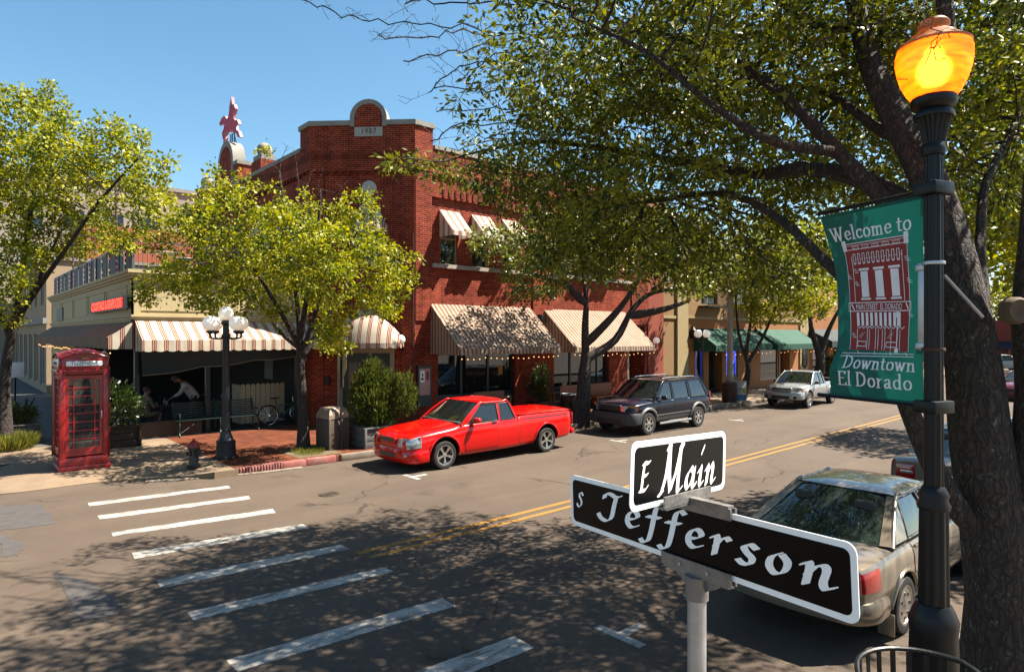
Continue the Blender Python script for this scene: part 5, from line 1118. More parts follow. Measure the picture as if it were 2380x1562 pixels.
# trees farther along the camera's side, seen through the oak
pear('roadside_tree', 'sunlit yellow green tree seen past the forked trunk at the right edge', None,
     [[(15.5, .9, .1), (15.4, 1.0, 2.6), (15.3, 1.1, 3.6)], [(15.3, 1.1, 3.2), (14.6, 2.2, 5.2), (14, 3.2, 7)], [(15.3, 1.1, 3.3), (16.3, 1.6, 5.4), (17, 2.2, 7.4)], [(15.3, 1.1, 3.4), (15, .2, 5.6), (15, -.4, 8)]],
     [((15.2, 1.8, 6.2), (3.3, 2.6, 1.9), 330), ((15.4, 1.4, 8.2), (2.6, 2.2, 1.4), 150), ((16.2, 2.4, 4.8), (2.4, 1.6, .9), 110)], LEAFY, 8, .15, trunk_r=.17, step=.22, kill=.32, infl=2, spread=.14, rleaf=.013)
pear('roadside_tree', 'farther roadside tree whose shade falls across the road beyond the banner', None,
     [[(26, 1.0, .1), (26, 1.2, 2.6), (25.9, 1.4, 3.6)], [(25.9, 1.4, 3.2), (25.2, 3.2, 5.2), (24.8, 4.6, 7)], [(25.9, 1.4, 3.3), (27, 3, 5.4), (27.8, 4.2, 7.4)], [(25.9, 1.4, 3.4), (25.6, .6, 5.6), (25.6, 0, 8)]],
     [((25.6, 3.6, 6.6), (3.4, 2.7, 1.5), 260), ((27, 3.4, 8), (3, 2.4, 1.4), 150), ((24.5, 5.2, 6.4), (1.8, 1.2, .8), 60)], LEAFY, 8, .19, trunk_r=.2, step=.26, kill=.38, infl=2.2, spread=.16, rleaf=.013)
for k, (x, y) in enumerate(((70, 8), (92, 17), (96, 26), (60, 19.5))):
    pear('distant_tree', ('distant tree on the right hand kerb near the end of the street', 'distant tree standing beside the low red brick shop', 'distant tree behind the low red brick shop', 'distant street tree in front of the long brown brick row')[k], None,
         [[(x, y, 0), (x, y, 2.6), (x, y, 4)], [(x, y, 3), (x - 1.2, y + .5, 6)], [(x, y, 3), (x + 1.2, y - .5, 6)]], [((x, y, 7.2), (3.6, 3.4, 2.6), 130)], LEAFY, 9, .42, trunk_r=.22, step=.5, kill=.7, infl=3, spread=.3, rleaf=.014)
# ------------------------------------------------------------------ street furniture and signs
SLATE = mat('painted_iron', (0.022, 0.03, 0.036), 0.42, 0.2, var=0.3, scale=10, dirt=0.25, dirtcol=(.06, .05, .045))
REDP = mat('kiosk_red', (0.36, 0.008, 0.012), 0.32, var=0.12, scale=3, dirt=0.15, dirtcol=(.14, .01, .01), coat=0.3)
GOLD = mat('gold_paint', (0.6, 0.42, 0.16), 0.35, 0.7); OPAL = mat('opal_panel', (0.62, 0.66, 0.66), 0.3, var=.05)
def kiosk():
    t = thing('telephone_kiosk', 'red domed telephone kiosk with small paned door on the corner pavement', 'phone box', (2.39, 17.36, .125), .02); t.scale = (1.06, 1.06, 1.06)
    b = MB(); b.box((0, 0, .06), (.93, .93, .12), bev=.015); b.box((0, 0, .2), (.88, .88, .18), bev=.012)
    for sx in (-1, 1):
        for sy in (-1, 1): b.box((sx * .385, sy * .385, 1.18), (.11, .11, 1.86), bev=.014)
    b.box((0, 0, 2.05), (.86, .86, .1), bev=.01)
    for a in range(4):
        M = Matrix.Rotation(a * PI / 2, 4, 'Z'); b.M = M
        b.box((0, -.415, 2.21), (.8, .05, .24), bev=.01); b.box((0, -.447, 2.075), (.74, .05, .045), bev=.012)
        # arched pediment
        P = [(-.42, -.42, 2.32)] + [(x, -.42, 2.32 + .115 * (1 - (x / .44) ** 2)) for x in np.linspace(-.44, .44, 17)] + [(.42, -.42, 2.32)]
        b.prism(P, (0, .03, 0)); b.tube([(x, -.435, 2.33 + .115 * (1 - (x / .45) ** 2)) for x in np.linspace(-.45, .45, 17)], .02, 6)
        for sx in (-1, 1): b.box((sx * .44, -.44, 1.2), (.028, .028, 1.9), bev=.008)
    b.M = None; b.build('frame', REDP, t)
    b = MB(); b.grid(lambda u, v: ((u - .5) * .9, (v - .5) * .9, 2.335 + .118 * ((1 - (2 * u - 1) ** 2) + .72 * (1 - (2 * v - 1) ** 2) * (1 - (2 * u - 1) ** 2 * .2) - .0)), 20, 20); b.build('roof', mat('kiosk_roof', (.40, .035, .045), .4, var=.15, scale=4, dirt=.2, dirtcol=(.25, .03, .04)), t)
    def side(a, name):
        b = MB(); b.M = Matrix.Rotation(a, 4, 'Z'); W = .33; z0, z1 = .32, 1.98
        for x0, x1, q0, q1 in ((-W, -W + .06, z0, z1), (W - .06, W, z0, z1), (-W + .06, W - .06, z1 - .08, z1), (-W + .06, W - .06, z0, z0 + .16)): b.bb(x0, -.415, q0, x1, -.375, q1)
        for x in (-.185, .185): b.bb(x - .011, -.41, z0 + .16, x + .011, -.38, z1 - .08)
        for k in range(1, 8): z = z0 + .16 + k * (z1 - z0 - .24) / 8; b.bb(-W + .06, -.407, z - .011, W - .06, -.383, z + .011)
        p = b.build(name, REDP, t)
        b = MB(); b.M = Matrix.Rotation(a, 4, 'Z'); b.bb(-W + .05, -.397, z0 + .15, W - .05, -.393, z1 - .07); b.build('pane', glass_mat('kiosk_glass', (.55, .55, .53), .88), p)
        return p
    d = side(0, 'door'); side(-PI / 2, 'side_window'); side(PI / 2, 'side_window')
    b = MB(); b.bb(-.34, .37, .3, .34, .4, 2.0); b.build('back_panel', REDP, t)
    b = MB(); b.tube([(.3, -.42, 1.05), (.3, -.45, 1.08), (.3, -.45, 1.2), (.3, -.42, 1.23)], .012, 6); b.build('handle', MET_GREY, d)
    for a in range(4):
        b = MB(); b.M = Matrix.Rotation(a * PI / 2, 4, 'Z'); b.box((0, -.443, 2.225), (.64, .012, .1), bev=.004); sp = b.build('sign_panel', OPAL, t)
        b = MB(); b.M = Matrix.Rotation(a * PI / 2, 4, 'Z'); text_into(b, 'TELEPHONE', .098, plane_M((0, -.4505, 2.225), (1, 0, 0), (0, 0, 1)), .002, spacing=1.12, xscale=.82); b.build('lettering', mat('letter_black', (.02, .02, .025), .6), sp)
        b = MB(); b.M = Matrix.Rotation(a * PI / 2, 4, 'Z') @ Matrix.Translation((0, -.437, 2.345))
        b.bb(-.05, -.012, -.025, .05, 0, -.008)
        for i in range(5): x = -.048 + i * .024; b.tube([(x * .8, -.008, -.01), (x * 1.15, -.008, .018)], .006, 5); b.sphere((x * 1.2, -.008, .024 + .006 * (i == 2)), .0085, 8, 6)
        b.build('crown_emblem', GOLD, t)
    b = MB(); b.box((-.1, .3, 1.48), (.24, .12, .5), bev=.02); b.bb(-.2, .24, 1.15, .0, .36, 1.2); ph = b.build('telephone', mat('phone_grey', (.12, .14, .16), .4, .4), t)
    b = MB(); b.box((-.17, .22, 1.5), (.05, .05, .22), bev=.02); b.tube(catmull([(-.17, .22, 1.4), (-.13, .18, 1.15), (-.02, .18, 1.08), (.03, .22, 1.25), (.0, .25, 1.35)], 6), .008, 6); b.build('handset', mat('handset_black', (.02, .02, .02), .3), ph)
kiosk()

def fluted(mb, c, prof, n=48, fl=.09, nf=14): mb.lathe(prof, n, c, flute=fl, nf=nf)
def globe_lamp(x, y, arms, h, label, r=.175, spread=.41, rot=.3, drop=.24, top=True, slim=False):
    t = thing('globe_street_lamp', label, 'street lamp', (x, y, .15), rot)
    b = MB()
    if slim: b.lathe([(.14, 0), (.15, .06), (.1, .14), (.06, .5), (.045, .6), (.04, h - .25), (.055, h - .22), (.03, h - .1)], 16)
    else:
        b.lathe([(.27, 0), (.275, .05), (.25, .07)], 8)
        b.lathe([(.235, .05), (.215, .38), (.225, .42), (.17, .46), (.15, .52), (.105, .66), (.115, .69), (.1, .72)], 8)
        fluted(b, (0, 0, .7), [(.09, 0), (.078, h - 1.3), (.1, h - 1.27), (.1, h - 1.22), (.075, h - 1.18), (.07, h - .98), (.11, h - .95), (.11, h - .9), (.06, h - .86)])
    b.build('post', SLATE, t)
    pos = []
    for k in range(arms):
        a = 2 * PI * k / arms; c, s = math.cos(a), math.sin(a); z = h - drop - r - .03
        pos.append((c * spread, s * spread, h - drop))
        b = MB(); b.tube(catmull([(c * .04, s * .04, z - .12), (c * spread * .45, s * spread * .45, z - .16), (c * spread * .95, s * spread * .95, z - .14), (c * spread * 1.02, s * spread * 1.02, z - .05), (c * spread, s * spread, z + .01)], 5), .024, 8)
        b.lathe([(.03, -.05), (.085, -.01), (.09, .03), (.075, .035)], 14, (c * spread, s * spread, z)); b.build('arm', SLATE, t)
    if top: pos.append((0, 0, h)); b = MB(); b.lathe([(.05, -.2), (.06, -.1), (.09, -.03), (.08, .01)], 14, (0, 0, h - r)); b.build('fitter', SLATE, t)
    for p in pos: b = MB(); b.sphere(p, r, 26, 18); b.build('globe', GLOBE, t)
globe_lamp(5.16, 16.18, 4, 3.48, 'dark fluted street lamp carrying a cluster of five white globes near the bench')
globe_lamp(24.5, 15.3, 2, 3.28, 'slim dark street lamp with a pair of white globes in front of the ochre shop', r=.17, spread=.18, rot=-YAW + .0 + 0.2, drop=.25, top=False, slim=True)

def hydrant(x, y):
    t = thing('fire_hydrant', 'black fire hydrant with a red cap near the kerb corner', 'fire hydrant', (x, y, .15), .4); t.scale = (.9, .9, .9)
    b = MB(); b.lathe([(.16, 0), (.165, .04), (.12, .05), (.105, .1), (.1, .42), (.14, .44), (.14, .49), (.1, .5)], 20)
    for i in range(8): b.sphere((.143 * math.cos(i * PI / 4), .143 * math.sin(i * PI / 4), .05), .015, 6, 5)
    b.build('barrel', mat('hydrant_black', (.012, .011, .011), .4, var=.3, scale=15, dirt=.2), t)
    b = MB(); b.lathe([(.13, .49), (.125, .56), (.09, .63), (.03, .655), (.035, .7), (0, .7)], 20); b.build('bonnet', mat('hydrant_red', (.3, .01, .012), .45, var=.15, scale=10), t)
    for a, r, L in ((0, .055, .19), (PI, .055, .19), (-PI / 2, .075, .2)):
        b = MB(); b.M = Matrix.Rotation(a, 4, 'Z'); b.tube([(.08, 0, .36), (L - .04, 0, .36)], r * .8, 12); b.tube([(L - .05, 0, .36), (L, 0, .36)], r, 8); b.tube([(L, 0, .36), (L + .03, 0, .36)], .02, 5); b.build('outlet_cap', MATS['hydrant_black'], t)
hydrant(4.28, 15.6)

def slat_bench():
    t = thing('park_bench', 'long dark green slatted park bench in front of the shaded patio', 'bench', (5.15, 20.35, .16), .02)
    BG = mat('bench_green', (.03, .06, .055), .4, .3, var=.25, scale=8); L = 2.4
    b = MB()
    for k in range(6): y = .06 + k * .075; b.box((L / 2, y, .44 + .008 * abs(k - 2)), (L, .045, .02), bev=.006)
    b.build('seat', BG, t); b = MB()
    for k in range(7): z = .52 + k * .065; b.box((L / 2, .5 + k * .022, z), (L, .014, .04), bev=.005)
    b.build('backrest', BG, t)
    for x in (.06, 1.2, L - .06):
        b = MB(); b.tube(catmull([(x, -.02, 0), (x, .05, .12), (x, .02, .3), (x, .04, .42)], 5), .022, 6); b.tube(catmull([(x, .55, 0), (x, .48, .18), (x, .47, .42), (x, .52, .7), (x, .66, .98)], 5), .02, 6); b.tube([(x, .04, .42), (x, .48, .42)], .02, 6)
        b.sphere((x, -.02, .02), .035, 8, 6); b.build('leg', BG, t)
        if x != 1.2: b = MB(); b.tube(catmull([(x, .03, .43), (x, -.02, .58), (x, .06, .66), (x, .3, .66), (x, .52, .64)], 5), .02, 6); b.build('armrest', BG, t)
    b = MB(); b.tube([(.1, .05, .1), (.62, .2, .4)], .01, 5); b.tube([(L - .1, .05, .1), (L - .62, .2, .4)], .01, 5); b.build('brace', BG, t)
slat_bench()

def picket():
    t = thing('picket_fence', 'cream picket fence panel with rounded tops behind the bicycle', 'fence', (7.35, 21.62, .165))
    PM = mat('picket_cream', (.55, .45, .29), .7, var=.12, scale=3, dirt=.25, dirtcol=(.3, .24, .16)); b = MB()
    for k in range(9):
        x = .08 + k * .163; P = [(x - .074, 0, .05), (x - .074, 0, 1.27)] + [(x + .074 * math.cos(a), 0, 1.27 + .074 * math.sin(a)) for a in np.linspace(PI, 0, 9)] + [(x + .074, 0, .05)]
        b.prism(P, (0, .022, 0))
    for k in range(5):
        y = .1 + k * .16; P = [(0, y - .07, .05), (0, y - .07, 1.25)] + [(0, y + .07 * math.cos(a), 1.25 + .07 * math.sin(a)) for a in np.linspace(PI, 0, 9)] + [(0, y + .07, .05)]; b.prism(P, (.022, 0, 0))
    b.build('pickets', PM, t); b = MB(); b.bb(.02, .022, .35, 1.46, .06, .44); b.bb(.02, .022, 1.0, 1.46, .06, 1.09); b.build('rail', PM, t)
picket()

def bicycle():
    t = thing('bicycle', 'teal green bicycle leaning by the picket fence behind the tree trunk', 'bicycle', (8.05, 21.0, .165), .06)
    TEAL = mat('bike_teal', (.04, .14, .14), .3, .3, coat=.4); RUB = mat('rubber', (.012, .012, .012), .8); CHR = mat('chrome', (.6, .6, .6), .15, 1.0, var=.05); lean = Matrix.Rotation(-.1, 4, 'X')
    R = .33; rw = Vector((0, 0, R)); fw = Vector((1.03, 0, R)); bbk = Vector((.44, 0, .28)); seat = Vector((.27, 0, .78)); head = Vector((.86, 0, .74)); headb = Vector((.89, 0, .62))
    for c in (rw, fw):
        w = part_empty('wheel', t)
        b = MB(); b.M = lean; b.tube([(c.x + R * math.cos(a), 0, c.z + R * math.sin(a)) for a in np.linspace(0, 2 * PI, 40, False)], .022, 8, closed=True); b.build('tyre', RUB, w)
        b = MB(); b.M = lean; b.tube([(c.x + .3 * math.cos(a), 0, c.z + .3 * math.sin(a)) for a in np.linspace(0, 2 * PI, 40, False)], .01, 6, closed=True)
        for k in range(18): a = k * PI / 9; b.tube([(c.x, .02 * (-1) ** k, c.z), (c.x + .3 * math.cos(a), 0, c.z + .3 * math.sin(a))], .0022, 3)
        b.tube([c + Vector((0, -.05, 0)), c + Vector((0, .05, 0))], .03, 8); b.build('rim', CHR, w)
    b = MB(); b.M = lean
    for p, q in ((rw, bbk), (rw, seat - Vector((-.02, 0, .1))), (bbk, seat), (bbk, headb), (seat - Vector((-.05, 0, .14)), headb + Vector((0, 0, .02))), (headb, head), (headb, fw)): b.tube([p, q], .016, 8)
    b.build('frame', TEAL, t)
    b = MB(); b.M = lean; b.box((.24, 0, .88), (.26, .13, .05), bev=.022); b.tube([(.26, 0, .78), (.25, 0, .87)], .013, 6); b.build('saddle', RUB, t)
    b = MB(); b.M = lean; b.tube([head, head + Vector((-.02, 0, .14)), head + Vector((.06, 0, .18))], .014, 6); b.tube(catmull([head + Vector((-.02, -.28, .2)), head + Vector((.06, -.12, .18)), head + Vector((.06, .12, .18)), head + Vector((-.02, .28, .2))], 5), .013, 6); b.build('handlebar', CHR, t)
    b = MB(); b.M = lean; b.tube([bbk + Vector((0, -.06, 0)), bbk + Vector((0, -.05, 0))], .09, 18); b.tube([bbk + Vector((0, -.07, 0)), bbk + Vector((.1, -.08, -.13))], .012, 6); b.box(bbk + Vector((.1, -.12, -.13)), (.09, .07, .025)); b.build('crankset', RUB, t)
    b = MB(); b.M = lean; b.box((.14, 0, .72), (.03, .05, .06), bev=.01); b.build('reflector', mat('reflector_red', (.5, .08, .03), .3), t)
bicycle()

def trash():
    t = thing('litter_bin', 'square aggregate litter bin with a tan hooded lid beside the stop sign', 'litter bin', (7.72, 15.78, .15), .12)
    b = MB(); b.box((0, 0, .4), (.58, .58, .78), bev=.02); b.box((0, 0, .03), (.6, .6, .06), bev=.01)
    for sx in (-1, 1):
        for sy in (-1, 1): b.box((sx * .275, sy * .275, .4), (.07, .07, .8), bev=.012)
    b.build('casing', mat('aggregate', (.12, .08, .055), .9, var=.5, scale=50, bump=.6, bscale=70), t)
    b = MB(); P0_ = [(-.3, -.3), (.3, -.3), (.3, .3), (-.3, .3)]; prof = [(.80, 1), (.9, 1), (1.06, .76), (1.08, .7)]
    vs = [(x * s, y * s, z) for z, s in prof for x, y in P0_]; b.add(vs, [(i * 4 + j, i * 4 + (j + 1) % 4, i * 4 + 4 + (j + 1) % 4, i * 4 + 4 + j) for i in range(3) for j in range(4)] + [(12, 13, 14, 15)], False); ld = b.build('lid', mat('bin_tan', (.36, .26, .18), .6, var=.15, scale=5, dirt=.25), t)
    for a in (0, -PI / 2): b = MB(); b.M = Matrix.Rotation(a, 4, 'Z'); b.box((0, -.272, .98), (.36, .015, .13), M=Matrix.Rotation(-.42, 4, 'X'), bev=.006); b.build('flap', mat('bin_flap', (.3, .2, .13), .6), ld)
trash()

def stop_sign():
    fn = Vector((.98, -.17, 0)).normalized(); rz = math.atan2(fn.y, fn.x)
    t = thing('stop_sign', 'octagonal stop sign seen from its weathered back on a dark post', 'road sign', (7.8, 15.42, .15), rz)
    b = MB(); b.bb(-.05, -.03, 0, -.01, .03, 2.66); b.build('post', SLATE, t)
    R = .38 / math.cos(PI / 8); P = [(0, R * math.cos(PI / 8 + k * PI / 4), 2.26 + R * math.sin(PI / 8 + k * PI / 4)) for k in range(8)]
    b = MB(); b.prism(P, (.004, 0, 0)); pl = b.build('back_plate', mat('sign_back', (.6, .48, .26), .45, .3, var=.2, scale=6, dirt=.35), t)
    b = MB(); b.prism([(.005, y * .97, 2.26 + (z - 2.26) * .97) for _, y, z in P], (.002, 0, 0)); b.build('sign_face', mat('stop_red', (.5, .01, .015), .4), t)
    b = MB(); text_into(b, 'STOP', .3, plane_M((.009, 0, 2.26), (0, 1, 0), (0, 0, 1)), .001); b.build('lettering', MATS['pap_white'], t)
    b = MB(); b.bb(-.003, -.16, 1.62, .0, .16, 1.86); b.build('sub_plate', MATS['sign_back'], t)
stop_sign()

def sprigs(centre, rad, n, size, m, up=1.0, wid=.3, top=None):
    P = []; D = []; T = []
    for q in blob(centre, rad, n / DENS, .45):
        d = (q - Vector(centre)); d.normalize(); base = random.gauss(.5, .22)
        for k in range(14): P.append(q + Vector((random.gauss(0, .05), random.gauss(0, .05), random.gauss(0, .08)))); D.append(d * .5 + Vector((random.gauss(0, .3), random.gauss(0, .3), up + random.gauss(0, .3)))); T.append(min(1, max(0, random.gauss(base, .2))))
    return P, D, T
SHRUB = leaf_mat('leaf_shrub', (.018, .033, .005), (.10, .12, .016), .25, .5, .3); DARKL = leaf_mat('leaf_dark', (.006, .015, .003), (.05, .08, .012), .25, .35, .6); GRASS = leaf_mat('grass_blade', (.06, .075, .008), (.2, .18, .025), .35, .5)
def planter(name, label, loc, box, lobes, m, size, up, wid, bm, rz=0.0, n=200):
    t = thing(name, label, 'planter', loc, rz)
    b = MB(); w, d, h = box
    for k in range(3): b.box((0, 0, h * (k + .5) / 3), (w - .02, d - .02, h / 3 - .012), bev=.008)
    for sx in (-1, 1):
        for sy in (-1, 1): b.box((sx * w / 2, sy * d / 2, h / 2), (.07, .07, h + .02), bev=.008)
    b.box((0, 0, h), (w + .06, d + .06, .04), bev=.008); b.build('tub', bm, t)
    P, D, T = [], [], []
    for c, r, k in lobes: p, d_, t_ = sprigs(c, r, k, size, m, up); P += p; D += d_; T += t_
    link(bpy.data.objects.new('foliage', leaf_mesh('foliage', np.array(P), np.array(D), size, m, wid, np.array(T))), t)
    b = MB(); b.tube([(0, 0, h), (.02, 0, h + .5)], .04, 6); 
    for k in range(5): a = k * 1.26; b.tube([(0, 0, h + .1), (.25 * math.cos(a), .25 * math.sin(a), h + .7)], .018, 4)
    b.build('stem', BARKD, t)
GREYT_ = mat('grey_timber', (.16, .15, .14), .85, var=.25, scale=4, dirt=.3); BROWNT = mat('brown_timber', (.07, .035, .018), .8, var=.3, scale=4)
planter('planter_shrub', 'tall bushy conifer in a grey timber planter in front of the corner entrance', (8.72, 15.5, .15), (.9, .9, .52), [((0, 0, 1.15), (.62, .55, .62), 300), ((-.12, .05, 1.62), (.42, .4, .5), 170), ((.28, -.1, 1.5), (.4, .4, .5), 140), ((.75, -.45, 1.35), (.3, .3, .62), 120), ((0, 0, 1.95), (.2, .2, .3), 50), ((.1, .1, .8), (.66, .6, .35), 160)], SHRUB, .12, 1.1, .28, GREYT_)
planter('planter_shrub', 'dark leafy shrub in a brown timber tub behind the telephone kiosk', (3.55, 19.95, .15), (.95, .8, .55), [((0, 0, .95), (.6, .55, .5), 130), ((-.1, .1, 1.35), (.4, .4, .35), 60)], DARKL, .11, .35, .5, BROWNT)
planter('planter_shrub', 'low plants in a grey planter box by the left edge tree', (1.75, 22.4, .155), (.75, .75, .5), [((-.05, 0, .68), (.38, .36, .25), 90), ((-.25, -.2, .75), (.15, .15, .25), 30)], SHRUB, .09, .6, .4, GREYT_)
planter('planter_shrub', 'dark shrub in a timber tub against the brick wall between the big awnings', (16.95, 17.5, .155), (.6, .6, .45), [((0, 0, .95), (.45, .42, .5), 110), ((-.1, -.2, 1.45), (.3, .3, .35), 50)], DARKL, .1, .5, .45, BROWNT)
planter('planter_shrub', 'bright leaved shrub in a tub under the dark teal awning', (42.6, 17.2, .15), (.7, .7, .5), [((0, 0, 1.0), (.5, .5, .6), 110)], SHRUB, .16, .6, .45, BROWNT)
def tuft(label, x, y, r, n, z=.15, L=.28):
    P = []; D = []
    for _ in range(n): a = random.uniform(0, 2 * PI); q = r * math.sqrt(random.random()); P.append((x + q * math.cos(a), y + q * math.sin(a), z)); D.append((math.cos(a) * .5 * q / r + random.gauss(0, .25), math.sin(a) * .5 * q / r + random.gauss(0, .25), 1))
    o = link(bpy.data.objects.new('grass_tuft', leaf_mesh('grass_tuft', np.array(P), np.array(D), L, GRASS, .06))); o['kind'] = 'stuff'; return o
for x, y, r, n, L in ((1.35, 21.15, .5, 1500, .42), (7.05, 15.75, .42, 900, .12), (6.9, 15.4, .35, 600, .09), (16.4, 15.1, .4, 300, .12)): tuft('', x, y, r, n, L=L)
b = MB(); b.add([(6.45, 14.95, .16), (7.6, 14.95, .16), (7.6, 16.3, .16), (6.45, 16.3, .16)], [(0, 1, 2, 3)]); structure(b.build('tree_pit', mat('pit_soil', (.15, .11, .05), .95, var=.4, scale=8, bump=.5)))
b = MB(); b.add([(15.6, 14.87, .16), (17.2, 14.87, .16), (17.2, 15.8, .16), (15.6, 15.8, .16)], [(0, 1, 2, 3)]); structure(b.build('tree_pit', MATS['pit_soil']))
for k, (x, y, s, m_) in enumerate(((15.6, 15.0, .5, 0), (17.2, 15.0, .55, 1), (18.0, 14.95, .45, 1))):
    b = MB(); b.box((0, 0, s * .3), (s, s * .55, s * .6), rz=random.uniform(-.3, .3), bev=.1, seg=3); o = b.build('kerb_block', [mat('kerb_block_red', (.25, .09, .06), .9, var=.35, scale=6, bump=.5, dirt=.3), KERB][m_]); o.location = (x, y, .14)
    tag(o, ('rough reddish stone block left of the dark street tree foot', 'rough pale stone block right of the dark street tree foot', 'rough pale stone block nearest the blue car')[k], 'stone block', 'rough kerb blocks by the dark street tree')
# wooden benches under the big awnings
WOODO = mat('orange_wood', (.30, .085, .022), .6, var=.25, scale=5)
for k, (x, y) in enumerate(((14.6, 17.65), (18.9, 17.65), (20.6, 17.65))):
    t = thing('wooden_bench', ('orange wooden bench behind the red pickup cab', 'orange wooden bench left of the dark trunk under the farther awning', 'orange wooden bench right of the dark trunk under the farther awning')[k], 'bench', (x, y, .155), group='orange benches against the brick wall')
    b = MB(); b.box((0, -.2, .44), (1.4, .4, .05), bev=.01); b.build('seat', WOODO, t); b = MB(); b.box((0, .03, .72), (1.4, .04, .5), bev=.01); b.build('backrest', WOODO, t)
    for sx in (-.6, .6): b = MB(); b.box((sx, -.18, .21), (.06, .4, .42), bev=.01); b.build('leg', WOODO, t)
t = thing('iron_bin', 'black slatted iron bin with a pale rim beside the dark street tree', 'litter bin', (17.0, 16.1, .155))
b = MB(); 
for i in range(20): a = i * PI / 10; b.box((.27 * math.cos(a), .27 * math.sin(a), .42), (.008, .05, .8), rz=a)
b.lathe([(.25, .02), (.25, .1)], 20); b.build('slats', BLACKI, t); b = MB(); b.tube([(.29 * math.cos(a), .29 * math.sin(a), .83) for a in np.linspace(0, 2 * PI, 24, False)], .02, 6, closed=True); b.build('rim', MET_GREY, t)
# concrete pole, rusty bin and painted barrel
o = MB().lathe([(.15, 0), (.12, 4), (.09, 9.5)], 16); o = o.build('utility_pole', mat('pole_concrete', (.42, .36, .29), .8, var=.15, scale=3, dirt=.3)); o.location = (26.7, 15.25, .15); tag(o, 'pale round utility pole rising through the tree by the ochre shop', 'utility pole')
t = thing('rusty_bin', 'rust brown slatted bin at the foot of the pale utility pole', 'litter bin', (26.2, 15.0, .15)); b = MB(); b.lathe([(.26, 0), (.3, .8)], 16)
for i in range(16): a = i * PI / 8; b.box((.3 * math.cos(a), .3 * math.sin(a), .42), (.03, .06, .84), rz=a)
b.build('slats', mat('rust', (.10, .035, .02), .8, var=.4, scale=12), t); b = MB(); b.lathe([(.31, .8), (.33, .84), (.2, .92), (0, .94)], 16); b.build('lid', MATS['rust'], t)
t = thing('painted_barrel', 'white steel barrel with blue and yellow paint next to the rusty bin', 'barrel', (27.05, 14.98, .15)); b = MB(); b.lathe([(.29, 0), (.3, .02), (.29, .04), (.29, .3), (.3, .32), (.29, .34), (.29, .6), (.3, .62), (.29, .64), (.29, .88), (.3, .9), (.26, .9), (.26, .6)], 24, cap=False); b.build('drum', mat('barrel_white', (.55, .5, .43), .55, var=.15, scale=4, dirt=.3), t)
b = MB(); b.lathe([(.296, .06), (.296, .29)], 24, cap=False); b.build('blue_band', mat('barrel_blue', (.05, .2, .4), .5, var=.3), t); b = MB(); b.lathe([(.296, .4), (.296, .58)], 12, cap=False, a0=-2.2, a1=-.6); b.build('yellow_patch', mat('barrel_yellow', (.6, .45, .05), .5), t)
t = thing('menu_stand', 'small white menu board on a post far along the shaded side street pavement', 'sign', (2.3, 33, .155), .3); b = MB(); b.bb(-.03, -.03, 0, .03, .03, 1.3); b.bb(-.25, -.2, 0, .25, .2, .03); b.build('post', BLACKI, t); b = MB(); b.box((0, -.03, 1.55), (.62, .04, .62), bev=.01); b.build('board', MATS['pap_white'], t)

# strings of small warm bulbs under the awnings
BULB = mat('warm_bulb', (1, .6, .25), .3, var=0, emit=(1, .5, .18), estr=.5)
bm_ = MB(); bm_.sphere((0, 0, 0), .02, 8, 6); BULBME = bm_.mesh('bulb', BULB)
def string(label, pts, n, sag=.05):
    t = thing('string_lights', label, 'string lights', tuple(pts[0]), world=True, group='strings of warm bulbs under the awnings'); P = []
    for a, c in zip(pts[:-1], pts[1:]):
        for i in range(n + 1): u = i / n; p = Vector(a).lerp(Vector(c), u); p.z -= sag * math.sin(PI * ((u * 4) % 1)); P.append(p)
    b = MB(); b.tube(P, .005, 4); b.build('cable', BLACKI, t)
    for p in P:
        if random.random() < .85: o = bpy.data.objects.new('bulb', BULBME); link(o, t); o.location = p - Vector((0, 0, .03 + random.uniform(0, .05)))
string('string of warm bulbs below the brown awning on the shaded west side', [(XW - .55, YB - .5, 2.72), (XW - .55, YP + .1, 2.68)], 46)
string('string of warm bulbs below the large striped awning nearest the entrance', [(12.5, 16.5, 2.42), (16.9, 16.5, 2.42)], 18)
string('string of warm bulbs below the second large striped awning', [(17.8, 16.5, 2.42), (22.7, 16.5, 2.42)], 18)
string('string of warm bulbs below the nearer green awning', [(28.3, 16.9, 2.25), (33.8, 16.9, 2.25)], 12); string('string of warm bulbs below the farther green awning', [(34.6, 16.9, 2.25), (39.6, 16.9, 2.25)], 12); string('string of warm bulbs below the dark teal awning', [(41.2, 16.7, 2.3), (49.8, 16.7, 2.3)], 16)
